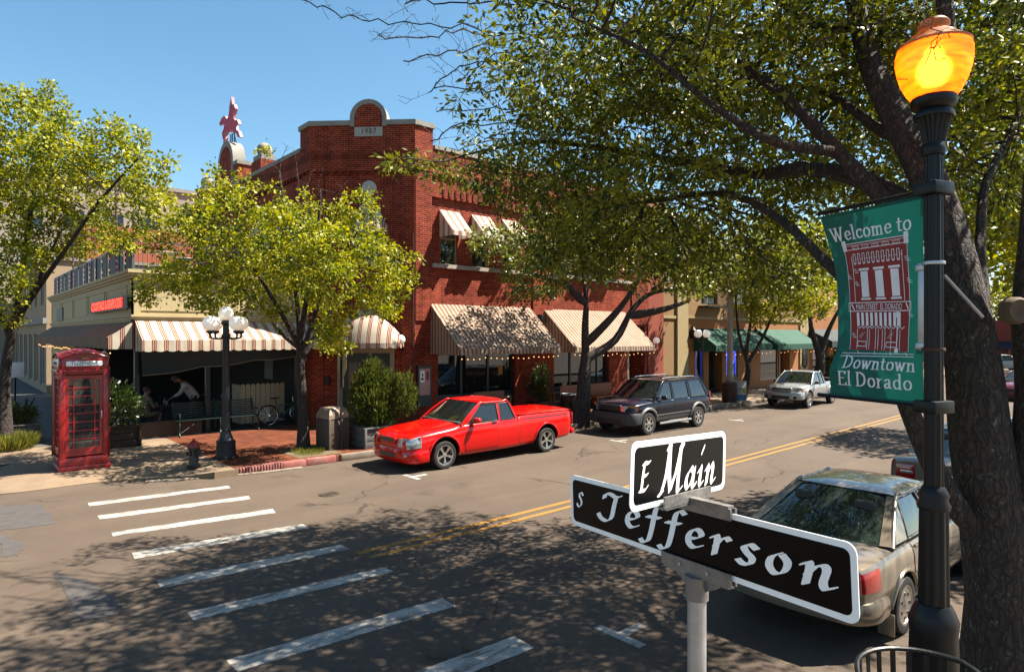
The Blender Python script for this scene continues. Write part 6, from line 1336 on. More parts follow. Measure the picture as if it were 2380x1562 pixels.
# patio tables and chairs in the shade
for k, (x, y) in enumerate(((5.2, 22.3), (7.6, 23.8))):
    t = thing('patio_table', ('dark round patio table by the seated diner', 'dark round patio table deeper in the shade beyond the waiter')[k], 'table', (x, y, .165)); b = MB(); b.lathe([(0, .72), (.42, .72), (.43, .74), (0, .75)], 20); b.build('table_top', BROWNT, t); b = MB(); b.lathe([(.22, 0), (.2, .03), (.03, .05), (.03, .72)], 12); b.build('pedestal', BLACKI, t)
    for j, a in enumerate((.4, 2.6)):
        c = thing('patio_chair', (('dark iron chair holding the seated diner', 'empty dark iron chair across from the seated diner'), ('dark iron chair left of the deeper patio table', 'dark iron chair right of the deeper patio table'))[k][j], 'chair', (x + .62 * math.cos(a + PI), y + .62 * math.sin(a + PI), .165), a - PI / 2, group='dark chairs on the patio')
        b = MB(); b.box((0, 0, .45), (.42, .42, .03), bev=.01); b.build('seat', BLACKI, c); b = MB(); b.tube(catmull([(-.2, -.2, .46), (-.19, -.25, .85), (0, -.27, .93), (.19, -.25, .85), (.2, -.2, .46)], 5), .014, 6)
        for q in (-.1, 0, .1): b.tube([(q, -.21, .46), (q, -.26, .9)], .009, 5)
        b.build('backrest', BLACKI, c)
        for sx in (-.18, .18):
            for sy in (-.18, .18): b = MB(); b.tube([(sx, sy, .45), (sx * 1.1, sy * 1.1, 0)], .012, 6); b.build('leg', BLACKI, c)

for k, (x, y) in enumerate(((5.2, 22.3), (7.6, 23.8))):
    for j, (dx, dy, h) in enumerate(((.15, .1, .14), (-.16, -.05, .12), (.02, -.2, .26))):
        b = MB(); b.lathe([(.03, 0), (.035, .01), (.033, h * .6), (.014 if h > .2 else .036, h * .75), (.012 if h > .2 else .036, h)], 12); o = b.build('bottle' if h > .2 else 'tumbler', mat('bottle_green', (.03, .08, .03), .1) if h > .2 else mat('tumbler_glass', (.4, .42, .42), .08)); o.location = (x + dx, y + dy, .916)
        tag(o, (('clear tumbler', 'short clear tumbler', 'green bottle')[j] + (' on the shaded table by the seated diner', ' on the deeper shaded patio table')[k]), 'bottle' if h > .2 else 'glass', 'glassware on the patio tables')
# ------------------------------------------------------------------ hand-lettered signs: strokes of a broad pen
def nib_quads(pts, ang, w, thick=.035, n=7, closed=False):
    P = catmull(pts, n, closed) if len(pts) > 2 else [tuple(np.array(pts[0]) + (np.array(pts[1]) - np.array(pts[0])) * i / 6) for i in range(7)]
    if closed: P = P + [P[0]]
    e = np.array([math.cos(ang), math.sin(ang)]) * w / 2; f = np.array([-e[1], e[0]]) / max(w / 2, 1e-6) * thick / 2
    out = []
    for a, c in zip(P[:-1], P[1:]):
        a = np.array(a[:2]); c = np.array(c[:2]); S = [a + e + f, a - e + f, a - e - f, a + e - f, c + e + f, c - e + f, c - e - f, c + e - f]
        # convex hull of the nib at both ends
        S = sorted(map(tuple, S)); H = []
        for seq in (S, S[::-1]):
            h = []
            for p in seq:
                while len(h) > 1 and (h[-1][0] - h[-2][0]) * (p[1] - h[-2][1]) - (h[-1][1] - h[-2][1]) * (p[0] - h[-2][0]) <= 1e-9: h.pop()
                h.append(p)
            H += h[:-1]
        out.append(H)
    return out
SCRIPT = {
 'a': (.98, [[(.74, .86), (.5, .99), (.22, .78), (.1, .35), (.24, .03), (.46, .16), (.66, .5), (.76, .84)], [(.79, .98), (.7, .4), (.72, .06), (.84, .03), (.98, .2)]]),
 'i': (.5, [[(.02, .8), (.2, .98), (.22, .8), (.16, .25), (.24, .02), (.44, .18)], [(.27, 1.42), (.33, 1.5)]]),
 'n': (1.0, [[(.0, .82), (.17, .98), (.19, .7), (.1, .0)], [(.13, .45), (.36, .86), (.6, 1.0), (.68, .8), (.6, .28), (.68, .02), (.9, .2)]]),
 'e': (.78, [[(.13, .43), (.42, .5), (.66, .72), (.56, .96), (.34, .94), (.14, .62), (.13, .22), (.34, .0), (.66, .18)]]),
 'f': (.62, [[(.86, 1.58), (.68, 1.72), (.48, 1.5), (.38, .95), (.26, .1), (.12, -.45), (-.12, -.62), (-.26, -.48)], [(.06, .93), (.36, .96), (.66, 1.0)]]),
 'r': (.68, [[(.0, .82), (.17, .98), (.19, .7), (.1, .0)], [(.13, .45), (.34, .84), (.54, .99), (.66, .88)]]),
 's': (.66, [[(.64, .86), (.42, 1.0), (.2, .82), (.3, .58), (.5, .36), (.42, .06), (.18, .0), (.0, .14)]]),
 'o': (.82, [[(.42, .98), (.16, .72), (.1, .3), (.3, .02), (.58, .22), (.68, .66), (.5, .95)]]),
 'J': (.95, [[(.02, 1.28), (.1, 1.55), (.38, 1.62), (.7, 1.5), (.95, 1.62)], [(.72, 1.52), (.6, .9), (.48, .2), (.2, -.1), (-.14, -.02), (-.3, .22)]]),
 'M': (1.78, [[(-.14, .03), (.0, .0), (.12, .12)], [(.02, .02), (.28, .75), (.5, 1.62)], [(.38, 1.66), (.56, 1.62)], [(.53, 1.62), (.6, .9), (.76, .1)], [(.74, .08), (1.05, .8), (1.44, 1.62)], [(1.42, 1.66), (1.62, 1.62)], [(1.45, 1.6), (1.38, .9), (1.38, .08), (1.5, .0), (1.72, .14)]]),
 'E': (.95, [[(.14, 1.56), (.34, 1.64), (.62, 1.58), (.88, 1.64)], [(.3, 1.58), (.2, .9), (.14, .05)], [(.22, .85), (.5, .86), (.7, .92)], [(-.06, .02), (.3, .0), (.6, .02), (.8, .2)]]),
 'S': (.85, [[(.82, 1.36), (.6, 1.62), (.3, 1.5), (.28, 1.15), (.56, .78), (.62, .35), (.36, .0), (.06, .06), (-.06, .3)]]),
}
def serif(x, y, w=.26): return [(x - w / 2, y), (x + w / 2, y)]
ROMAN = {
 'W': (1.62, [[(.1, 1.5), (.46, .0)], [(.46, 0), (.78, 1.42)], [(.7, 1.5), (1.08, .0)], [(1.08, 0), (1.44, 1.5)], serif(.1, 1.5), serif(.72, 1.5), serif(1.45, 1.5, .22)]),
 'e': (.84, [[(.14, .52), (.4, .52), (.7, .54), (.66, .84), (.42, .97), (.18, .76), (.12, .42), (.26, .1), (.5, .02), (.74, .2)]]),
 'l': (.42, [[(.2, 1.6), (.2, .0)], serif(.2, 0, .3), [(.06, 1.56), (.2, 1.6)]]),
 'c': (.8, [[(.7, .78), (.52, .96), (.24, .84), (.12, .45), (.26, .1), (.5, .02), (.73, .2)]]),
 'o': (.9, 'O'), 'm': (1.4, [[(.2, .98), (.2, 0)], [(.2, .7), (.42, .93), (.62, .86), (.66, .5), (.66, 0)], [(.66, .7), (.9, .93), (1.1, .86), (1.14, .5), (1.14, 0)], serif(.2, 0), serif(.66, 0), serif(1.14, 0), [(.06, .94), (.2, .98)]]),
 't': (.58, [[(.24, 1.32), (.24, .25), (.36, .04), (.52, .1)], [(.04, .95), (.5, .95)]]),
 'D': (1.3, [[(.25, 1.5), (.25, 0)], [(.1, 1.5), (.55, 1.48), (.98, 1.2), (1.08, .75), (.95, .28), (.55, .02), (.1, 0)]]),
 'w': (1.2, [[(.1, .97), (.34, 0)], [(.34, 0), (.56, .92)], [(.52, .97), (.78, 0)], [(.78, 0), (1.04, .97)], serif(.1, .97, .22), serif(1.06, .97, .2)]),
 'n': (.96, [[(.2, .98), (.2, 0)], [(.2, .68), (.44, .93), (.66, .86), (.72, .5), (.72, 0)], serif(.2, 0), serif(.72, 0), [(.06, .94), (.2, .98)]]),
 'E': (1.1, [[(.25, 1.5), (.25, 0)], [(.1, 1.5), (.92, 1.5)], [(.25, .78), (.75, .78)], [(.1, 0), (.98, 0)], [(.92, 1.5), (.94, 1.28)], [(.98, 0), (1.0, .26)]]),
 'r': (.7, [[(.2, .98), (.2, 0)], [(.2, .6), (.38, .88), (.58, .92)], serif(.2, 0, .3), [(.06, .94), (.2, .98)]]),
 'a': (.86, [[(.14, .78), (.34, .96), (.58, .86), (.6, .5), (.6, .12), (.76, .04)], [(.6, .56), (.28, .48), (.12, .22), (.3, .02), (.6, .24)]]),
 'd': (.98, [[(.72, 1.6), (.72, 0)], [(.72, .8), (.5, .96), (.22, .84), (.12, .46), (.24, .1), (.46, .03), (.72, .22)], [(.58, 1.56), (.72, 1.6)], [(.72, 0), (.88, .02)]]),
}
def letters(s, font, ang, w, gap=.14, space=.6, thick=.05):
    x = 0; out = []
    for ch in s:
        if ch == ' ': x += space; continue
        adv, st = font[ch]
        if st == 'O': q = [[(.44 + .34 * math.cos(a), .49 + .48 * math.sin(a)) for a in np.linspace(0, 2 * PI, 12, False)]]; out += [[(p[0] + x, p[1]) for p in H] for H in nib_quads(q[0], ang, w, thick, 4, True)]
        else:
            for k in st: out += [[(p[0] + x, p[1]) for p in H] for H in nib_quads(k, ang, w, thick)]
        x += adv + gap
    return out, x - gap
def lay(mb, polys, f, z0=0.0, dz=6e-6):
    """each stroke piece a hair above the last, so no two share a plane"""
    for i, H in enumerate(polys): mb.add([f(p[0], p[1], z0 + i * dz) for p in H], [tuple(range(len(H)))], False)

def round_rect(w, h, r, n=6):
    P = []
    for cx_, cy_, a0 in ((w / 2 - r, h / 2 - r, 0), (-w / 2 + r, h / 2 - r, PI / 2), (-w / 2 + r, -h / 2 + r, PI), (w / 2 - r, -h / 2 + r, 3 * PI / 2)):
        for i in range(n + 1): a = a0 + PI / 2 * i / n; P.append((cx_ + r * math.cos(a), cy_ + r * math.sin(a)))
    return P
SIGNB = mat('sign_black_sheet', (.004, .004, .005), .3, var=.1, scale=4, spec=.12); SIGNW = mat('sign_white', (.9, .9, .88), .4, var=.05, scale=8, dirt=.1)
ALU = mat('cast_aluminium', (.38, .36, .34), .5, .6, var=.3, scale=14, bump=.3, bscale=60, dirt=.3, dirtcol=(.2, .18, .16))
def name_plate(parent, pl, pr, h, strokes, name):
    """pl, pr: left and right ends of the plate centre line as seen from the camera side"""
    pl, pr = Vector(pl), Vector(pr); xd = (pr - pl).normalized(); L = (pr - pl).length
    M = plane_M((pl + pr) / 2, xd, (0, 0, 1)); zv = Vector(M.col[2][:3])
    b = MB(); b.M = M; b.prism([(x, y, -.002) for x, y in round_rect(L, h, .03)], (0, 0, .003)); p = b.build(name, SIGNW, parent)
    b = MB(); b.M = M; m = .018; b.prism([(x, y, .0012) for x, y in round_rect(L - 2 * m, h - 2 * m, .02)], (0, 0, .0006)); b.prism([(x, y, -.0032) for x, y in round_rect(L - 2 * m, h - 2 * m, .02)][::-1], (0, 0, .001)); b.build('sign_face', SIGNB, p)
    b = MB()
    for s, font, x0, y0, sc, xs, asc, gp in strokes:
        q, wd = letters(s, font, math.radians(38), .29, gp); st = lambda y: 1 + (y - 1) * asc if y > 1 else y
        lay(b, q, lambda x, y, z: M @ Vector((x0 + (x * xs + st(y) * .1) * sc, y0 + st(y) * sc, .0022 + z)))
    b.build('lettering', SIGNW, p)
    return M
def street_sign():
    t = thing('street_name_sign', 'black and white street name plates crossed on a grey post in the foreground', 'street sign', (1.825, 1.21, .15), world=True)
    # Jefferson plate
    Lp, Rp = at(1327, 1159, 2.70), at(1995, 1360, 1.62)
    name_plate(t, Lp, Rp, .205, [('S', SCRIPT, -.575, -.02, .036, 1.2, 1.0, .1), ('Jefferson', SCRIPT, -.405, -.036, .062, 1.66, 1.0, .32)], 'lower_plate')
    Lm, Rm = at(1465, 1110, 1.88), at(1685, 1068, 2.31)
    name_plate(t, Lm, Rm, .205, [('E', SCRIPT, -.25, -.045, .05, .95, 1.0, .1), ('Main', SCRIPT, -.135, -.07, .06, 1.22, 2.12, .2)], 'upper_plate')
    # post and cast brackets
    xj = (Rp - Lp).normalized(); xm = (Rm - Lm).normalized()
    k = Lp.lerp(Rp, .565); c = Vector((k.x, k.y, 0))
    b = MB(); b.tube([(c.x, c.y, .15), (c.x, c.y, k.z - .13)], .03, 20); b.build('post', MET_GREY, t)
    b = MB(); b.tube([(c.x, c.y, k.z - .2), (c.x, c.y, k.z - .125)], .037, 20)
    for s in (-1, 1):
        o = xj.cross(Vector((0, 0, 1))).normalized() * .011 * s
        b.beam(k - xj * .15 + o - Vector((0, 0, .1)), k + xj * .15 + o - Vector((0, 0, .1)), .006, .04)
    b.beam(k - xj * .14 - Vector((0, 0, .122)), k + xj * .14 - Vector((0, 0, .122)), .026, .012)
    for s in (-1, 1): b.add([tuple(k + xj * s * .035 - Vector((0, 0, .128))), tuple(k + xj * s * .11 - Vector((0, 0, .128))), tuple(k + xj * s * .035 - Vector((0, 0, .17)))], [(0, 1, 2)])
    b.build('lower_bracket', ALU, t)
    b = MB(); kt = k + Vector((0, 0, .1)); 
    for s in (-1, 1):
        o = xj.cross(Vector((0, 0, 1))).normalized() * .011 * s; b.beam(kt - xj * .105 + o, kt + xj * .15 + o, .006, .036)
        o = xm.cross(Vector((0, 0, 1))).normalized() * .011 * s; q = Lm.lerp(Rm, .53) - Vector((0, 0, .095)); b.beam(q - xm * .15 + o, q + xm * .15 + o, .006, .036)
    b.beam(kt - xj * .1 + Vector((0, 0, .02)), kt + xj * .14 + Vector((0, 0, .02)), .026, .01); b.beam(q - xm * .14 - Vector((0, 0, .02)), q + xm * .14 - Vector((0, 0, .02)), .026, .01)
    b.tube([kt + Vector((0, 0, .01)), Vector((kt.x, kt.y, q.z - .015))], .02, 12); b.build('cross_bracket', ALU, t)
    for s in (-1, 1):
        b = MB(); o = k + xj * .06 * s - Vector((0, 0, .1)); n_ = xj.cross(Vector((0, 0, 1))).normalized(); b.tube([o - n_ * .02, o + n_ * .02], .006, 6); b.build('bolt', MET_GREY, t)
street_sign()

# ------------------------------------------------------------------ amber lamp post with its banner
LP = at(2170, 780, 4.6); LP.z = .15
def amber_lamp():
    t = thing('amber_street_lamp', 'tall black fluted lamp post with a glowing amber globe at the right', 'street lamp', tuple(LP))
    Z = lambda y: 3.1 - (y - 780) / 1500 * 4.6 - .15; R = lambda px_: px_ * 4.6 / 1500 / 2
    b = MB(); b.lathe([(.27, 0), (.275, .08), (.25, .1), (.22, .22), (.18, .3), (.165, .42), (R(98), Z(1470)), (R(104), Z(1440)), (R(86), Z(1415)), (R(70), Z(1400))], 16)
    fluted(b, (0, 0, 0), [(R(66), Z(1405)), (R(61), Z(1180))], 64, .1, 10)
    b.lathe([(R(66), Z(1182)), (R(70), Z(1172)), (R(58), Z(1160)), (R(64), Z(1148)), (R(50), Z(1134)), (R(42), Z(1128))], 24); fluted(b, (0, 0, 0), [(R(42), Z(1130)), (R(40), Z(640)), (R(38), Z(360))], 64, .12, 10)
    b.lathe([(R(46), Z(362)), (R(52), Z(352)), (R(48), Z(342)), (R(44), Z(335))], 24); fluted(b, (0, 0, 0), [(R(44), Z(336)), (R(56), Z(300)), (R(70), Z(280)), (R(78), Z(272))], 72, .12, 18)
    b.lathe([(R(80), Z(276)), (R(84), Z(268)), (R(70), Z(258)), (R(92), Z(248)), (R(96), Z(238)), (R(90), Z(228))], 28); b.build('post', BLACKI, t, sharp=50)
    m = bpy.data.materials.new('amber_glass'); N, L = _nodes(m); N.remove(N['Principled BSDF'])
    rf = N.new('ShaderNodeBsdfRefraction'); rf.inputs['Color'].default_value = (1, .5, .1, 1); rf.inputs['Roughness'].default_value = .75; rf.inputs['IOR'].default_value = 1.12
    tc = N.new('ShaderNodeTexCoord'); nz = N.new('ShaderNodeTexNoise'); nz.inputs['Scale'].default_value = 22; nz.inputs['Detail'].default_value = 5; mpg = N.new('ShaderNodeMapping'); mpg.inputs['Scale'].default_value = (.3, .3, 1.6); L.new(tc.outputs['Object'], mpg.inputs[0]); L.new(mpg.outputs[0], nz.inputs['Vector'])
    cr = N.new('ShaderNodeValToRGB'); cr.color_ramp.elements[0].position = .35; cr.color_ramp.elements[1].position = .7; cr.color_ramp.elements[0].color = (.5, .05, .001, 1); cr.color_ramp.elements[1].color = (.9, .13, .004, 1); L.new(nz.outputs[0], cr.inputs[0])
    tl = N.new('ShaderNodeBsdfTranslucent'); L.new(cr.outputs[0], tl.inputs[0]); gl = N.new('ShaderNodeBsdfGlossy'); gl.inputs['Roughness'].default_value = .3
    m1 = N.new('ShaderNodeMixShader'); m1.inputs[0].default_value = .88; L.new(rf.outputs[0], m1.inputs[1]); L.new(tl.outputs[0], m1.inputs[2]); m2 = N.new('ShaderNodeMixShader'); m2.inputs[0].default_value = .04; L.new(m1.outputs[0], m2.inputs[1]); L.new(gl.outputs[0], m2.inputs[2]); L.new(m2.outputs[0], N['Material Output'].inputs[0])
    b = MB(); b.lathe([(R(86), Z(232)), (R(112), Z(215)), (R(134), Z(192)), (R(148), Z(168)), (R(156), Z(145)), (R(155), Z(125)), (R(148), Z(112))], 40, cap=False); b.build('globe', m, t)
    b = MB(); b.lathe([(R(150), Z(113)), (R(152), Z(108)), (R(128), Z(100)), (R(100), Z(90)), (R(92), Z(84)), (R(70), Z(78)), (R(58), Z(72)), (R(66), Z(64)), (R(64), Z(56)), (R(48), Z(48)), (R(20), Z(42)), (0, Z(40))], 36); b.build('cap', mat('amber_cap', (.7, .32, .1), .5, var=.25, scale=10, dirt=.3, dirtcol=(.3, .17, .08), transl=.4), t)
    b = MB(); b.lathe([(.0, Z(200)), (.06, Z(194)), (.095, Z(172)), (.085, Z(148)), (.05, Z(134)), (0, Z(130))], 16); b.build('bulb', mat('bulb_hot', (1, .8, .4), .4, var=0, emit=(1, .62, .2), estr=14), t)
    lp = bpy.data.lights.new('amber_light', 'POINT'); lp.energy = 1.6; lp.color = (1, .45, .12); lp.shadow_soft_size = .05; lo = bpy.data.objects.new('amber_light', lp); COL.objects.link(lo); lo.parent = t; lo.location = (0, 0, Z(128))
    bd = (at(1897, 780, 5.5) - at(2150, 780, 4.6)); bd.z = 0; bd.normalize()
    for y in (440, 945):
        b = MB(); b.box((0, 0, Z(y)), (.17, .2, .09), rz=math.atan2(bd.y, bd.x), bev=.01); b.tube([bd * .05 + Vector((0, 0, Z(y))), bd * 1.02 + Vector((0, 0, Z(y)))], .016, 8); b.build('banner_arm', BLACKI, t)
    b = MB(); c = bd * .1 + Vector((0, 0, 0)); nrm = Vector((bd.y, -bd.x, 0)); 
    b.box(c * .85 + Vector((0, 0, Z(712))), (.05, .035, .63), rz=math.atan2(bd.y, bd.x), bev=.006); b.box(c * .9 + Vector((0, 0, Z(620))) , (.07, .05, .05), rz=math.atan2(bd.y, bd.x), bev=.01); b.box(c * .9 + Vector((0, 0, Z(805))), (.07, .05, .05), rz=math.atan2(bd.y, bd.x), bev=.01); b.build('banner_clamp', MET_GREY, t)
    b = MB(); q = [at(2195, 640, 4.62) - LP, at(2285, 738, 4.5) - LP]; b.tube(q, .012, 6); b.build('flag_rod', mat('rod_pale', (.5, .42, .38), .5), t)
    for y in (612, 935, 812): b = MB(); b.lathe([(R(46), -.012), (R(48), 0), (R(46), .012)], 20, (0, 0, Z(y)), cap=False); b.build('strap', MET_GREY if y != 812 else MATS['rust'], t)
amber_lamp()

def banner():
    bd = (at(1897, 780, 5.5) - at(2150, 780, 4.6)); bd.z = 0; bd.normalize(); nr = Vector((bd.y, -bd.x, 0))
    if nr.dot(Vector((_F[0], _F[1], 0))) > 0: nr = -nr               # towards the viewer's side of the street
    W, z1, z0 = .92, 3.1 + (780 - 452) / 1500 * 4.6, 3.1 - (940 - 780) / 1500 * 4.6; Hh = z1 - z0; o = Vector((LP.x, LP.y, 0)) + bd * .075
    def B(u, v, lift=0.0):
        """u: 0 at the outer edge .. 1 at the pole; v: 0 top .. 1 bottom"""
        s = 1 - u; bulge = math.sin(PI * min(1, v * 1.02)) * s
        q = o + bd * (s * W * (1 - .17 * math.sin(PI / 2 * min(v / .78, 1)) ** 1.5 + .06 * max(0, (v - .82) / .18))); q.z = z1 - v * Hh + .02 * s * math.sin(PI * v)
        s_ = math.sin(PI / 2 * min(v / .78, 1)) ** 2
        off = .07 * bulge - .06 * s * math.exp(-((v - .86) / .08) ** 2) + .012 * math.sin(9 * v + 4 * u) * (1 - abs(2 * v - 1)) + .03 * s * math.sin(PI * 2 * v)
        q = q - nr * off
        return q + nr * lift
    t = thing('street_banner', 'green welcome banner with a maroon shopfront picture hanging from the lamp post', 'banner', tuple(o), world=True)
    CL = mat('banner_green', (.004, .18, .13), .7, var=.08, scale=6, transl=.15, bump=.15, bscale=300)
    b = MB(); b.grid(lambda u, v: B(u, v), 40, 70); b.build('cloth', CL, t)
    MARO = mat('banner_maroon', (.42, .03, .022), .7); WH = mat('banner_white', (1.3, 1.25, 1.25), .7)
    def grid_rect(mb, u0, v0, u1, v1, lift, n=None):
        nu = max(1, int(abs(u1 - u0) * 40)); nv = max(1, int(abs(v1 - v0) * 70)); mb.grid(lambda a, c: B(u0 + (u1 - u0) * a, v0 + (v1 - v0) * c, lift), nu, nv, False)
    def line(mb, u0, v0, u1, v1, w=.006, lift=.004):
        d = np.array([u1 - u0, (v1 - v0) * Hh / W]); L = np.linalg.norm(d); n = max(1, int(L * 40)); e = np.array([-d[1], d[0]]) / max(L, 1e-9) * w / 2
        mb.grid(lambda a, c: B(u0 + (u1 - u0) * a + e[0] * (2 * c - 1), v0 + (v1 - v0) * a + e[1] * (2 * c - 1) * W / Hh, lift), n, 1, False)
    m = MB(); uL, uR, vT, vB = .17, .85, .175, .755; grid_rect(m, uL, vT, uR, vB, .0015); m.build('picture_ground', MARO, t)
    b = MB()
    for u in (uL, uR, uL + .07, uR - .055): line(b, u, vT if u in (uL, uR) else vT + .07, u, vB if u in (uL, uR) else .5)
    line(b, uL - .02, vT, uR + .02, vT, .007); line(b, uL - .01, vT + .035, uR + .01, vT + .035); line(b, uL, vT + .012, uR, vT + .012, .004)
    for i in range(5):
        u = uL + .1 + i * .11
        for q0, q1 in ((u, u + .07),): line(b, q0, vT + .018, q1, vT + .018, .004); line(b, q0, vT + .03, q1, vT + .03, .004); line(b, q0, vT + .018, q0, vT + .03, .004); line(b, q1, vT + .018, q1, vT + .03, .004)
    for u in (uL - .015, uR - .03): grid_rect(b, u, vT - .02, u + .045, vT + .04, .003); 
    for i in range(10):                               # brick corbels
        u = uL + .09 + i * .054; line(b, u, vT + .06, u + .025, vT + .06); line(b, u, vT + .06, u, vT + .115); line(b, u + .025, vT + .06, u + .025, vT + .115); line(b, u, vT + .115, u + .025, vT + .115, .012); line(b, u + .025, vT + .09, u + .054, vT + .09, .004)
    for i in range(3):                                # upper windows with hoods and sills
        u = uL + .155 + i * .17; grid_rect(b, u, .335, u + .085, .475, .0036); grid_rect(b, u - .018, .318, u + .103, .33, .0036); grid_rect(b, u - .014, .48, u + .1, .49, .0036)
    for u, v in ((uL - .01, .36), (uL + .08, .33), (uL + .08, .4), (uR - .03, .29), (uR - .02, .4), (uR - .01, .57), (uL + .02, .68)): line(b, u, v, u + .045, v, .005); line(b, u + .01, v + .01, u + .055, v + .01, .005); line(b, u + .0, v - .01, u + .03, v - .01, .005)
    line(b, uL - .015, .505, uR + .012, .505, .007); line(b, uL - .015, .55, uR + .012, .55, .007); line(b, uL - .015, .505, uL - .015, .55); line(b, uR + .012, .505, uR + .012, .55); line(b, uL + .02, .512, uL + .05, .543, .012); line(b, uR - .04, .512, uR - .015, .543, .012)
    for i in range(10):                               # striped awning
        a, c = uL + .1 + i * .05, uL + .1 + i * .05; b.grid(lambda s, q: B(uL + .075 + (i + .55 * s) * .053 + .004 * q, .558 + .07 * q, .0036), 1, 6, False)
    for i in range(11): u = uL + .08 + i * .05; line(b, u, .63, u + .025, .642, .006); line(b, u + .025, .642, u + .05, .63, .006)
    for u in (uL + .08, uL + .2, uL + .225, uL + .3, uL + .33, uL + .38, uL + .41, uL + .48, uL + .58): line(b, u, .645, u + .004, .75, .006)
    for u0, u1 in ((uL + .09, uL + .19), (uL + .43, uL + .55)): line(b, u0, .71, u1, .71); line(b, u0, .735, u1, .735); line(b, u0, .71, u0, .735); line(b, u1, .71, u1, .735); line(b, u0 + .01, .69, u0 + .05, .665, .003); line(b, u0 + .03, .695, u0 + .08, .66, .003)
    line(b, uR - .13, .57, uR - .13, .74, .012); grid_rect(b, uR - .15, .74, uR - .11, .762, .0042); grid_rect(b, uR - .148, .555, uR - .112, .585, .0042)
    line(b, uL - .08, .775, uR + .06, .765, .006); line(b, uL - .09, .79, uR + .06, .778, .006)
    for u in (uL + .1, uL + .3, uL + .48, uR - .03): line(b, u, .757, u + .02, .775, .006)
    b.build('picture_lines', WH, t)
    b = MB(); c0 = Vector(B(.5, .528, .0052)); 
    def txt(s, u0, u1, v, hv, font, ang=.12, wd=.2):
        q, L = letters(s, font, ang, wd, .1, .45, .085); sc = (u1 - u0) / L
        lay(b, q, lambda x, y, z: B(u0 + x * sc, v - y * hv, .004 + z), 0, 4e-6)
    txt('Welcome to', .06, .9, .15, .05, ROMAN); txt('Downtown', .14, .93, .85, .042, ROMAN); txt('El Dorado', .1, .9, .942, .047, ROMAN)
    b.build('lettering', WH, t)
    b = MB(); tb_ = MB(); text_into(tb_, 'MAIN STREET  EL DORADO', 1.0, Matrix.Identity(4), .0, xscale=1.0)
    xs = [p[0] for p in tb_.v]; x0, x1 = min(xs), max(xs); yv = [p[1] for p in tb_.v]; y0, y1 = min(yv), max(yv)
    b.add([B(uL + .075 + (p[0] - x0) / (x1 - x0) * .52, .543 - (p[1] - y0) / (y1 - y0) * .03, .005) for p in tb_.v], tb_.f, False); b.build('small_lettering', WH, t)
    for v_ in (0.0, 1.0): b = MB(); b.tube([B(u, v_, .0) for u in np.linspace(0, 1, 12)], .011, 6); b.build('hem', CL, t)
banner()

def round_bench():
    c = at(2165, 780, 3.92); t = thing('iron_chair', 'black strap iron chair with a rounded back below the lamp post', 'chair', (c.x, c.y, .15), -(PI / 2 - YAW) )
    a_, b_ = .40, .40; zr = .86; A = np.linspace(-.35, PI + .35, 26)
    b = MB(); b.tube([(a_ * math.cos(a), b_ * math.sin(a), zr - .22 * max(0, -math.sin(a)) - .3 * max(0, abs(math.cos(a)) - .86)) for a in A], .016, 8); b.build('top_rail', BLACKI, t)
    for a in np.linspace(.05, PI - .05, 13):
        b = MB(); P = catmull([(a_ * math.cos(a), b_ * math.sin(a), zr - .02), (a_ * .97 * math.cos(a), b_ * .97 * math.sin(a), .66), (a_ * .86 * math.cos(a), b_ * .86 * math.sin(a), .44)], 4)
        tx = Vector((-math.sin(a), math.cos(a), 0))
        vs = []
        for p in P: p = Vector(p); n_ = Vector((math.cos(a), math.sin(a), 0)) * .003; vs += [p - tx * .017 + n_, p + tx * .017 + n_, p + tx * .017 - n_, p - tx * .017 - n_]
        b.add(vs, [(i * 4 + j, i * 4 + (j + 1) % 4, i * 4 + 4 + (j + 1) % 4, i * 4 + 4 + j) for i in range(len(P) - 1) for j in range(4)]); b.build('back_strap', BLACKI, t)
    b = MB(); b.lathe([(0, .43), (.3, .43), (.36, .435), (.365, .45), (.34, .455), (0, .448)], 32); b.build('seat', mat('seat_blue_black', (.02, .025, .035), .35, .4), t)
    for a in (.7, 2.44, 3.9, 5.5): b = MB(); b.tube([(.3 * math.cos(a), .3 * math.sin(a), .43), (.36 * math.cos(a), .36 * math.sin(a), 0)], .014, 6); b.build('leg', BLACKI, t)
round_bench()
# ------------------------------------------------------------------ vehicles
def pchip(X, Y, x):
    X = np.asarray(X, float); Y = np.asarray(Y, float); h = np.diff(X); d = np.diff(Y) / h; m = np.zeros(len(X)); m[0] = d[0]; m[-1] = d[-1]
    for i in range(1, len(X) - 1): m[i] = 0 if d[i - 1] * d[i] <= 0 else (h[i - 1] + h[i]) * 1.5 / ((h[i - 1] + 2 * h[i]) / 2 / d[i - 1] * 1.0 + (2 * h[i - 1] + h[i]) / 2 / d[i] * 1.0)
    x = np.clip(x, X[0], X[-1]); i = min(max(int(np.searchsorted(X, x) - 1), 0), len(X) - 2); t = (x - X[i]) / h[i]
    return Y[i] * (1 + 2 * t) * (1 - t) ** 2 + h[i] * m[i] * t * (1 - t) ** 2 + Y[i + 1] * t * t * (3 - 2 * t) + h[i] * m[i + 1] * t * t * (t - 1)
CARBLK = mat('car_black_trim', (.012, .012, .013), .5, var=.15, scale=10); TYRE = mat('tyre_rubber', (.014, .013, .013), .75, var=.3, scale=20, bump=.2)
ALLOY = mat('alloy', (.5, .48, .45), .28, .9, var=.1, scale=10); CABIN = mat('cabin_trim', (.03, .03, .03), .8, var=.2); SEATG = mat('seat_grey', (.06, .055, .05), .9, var=.15)
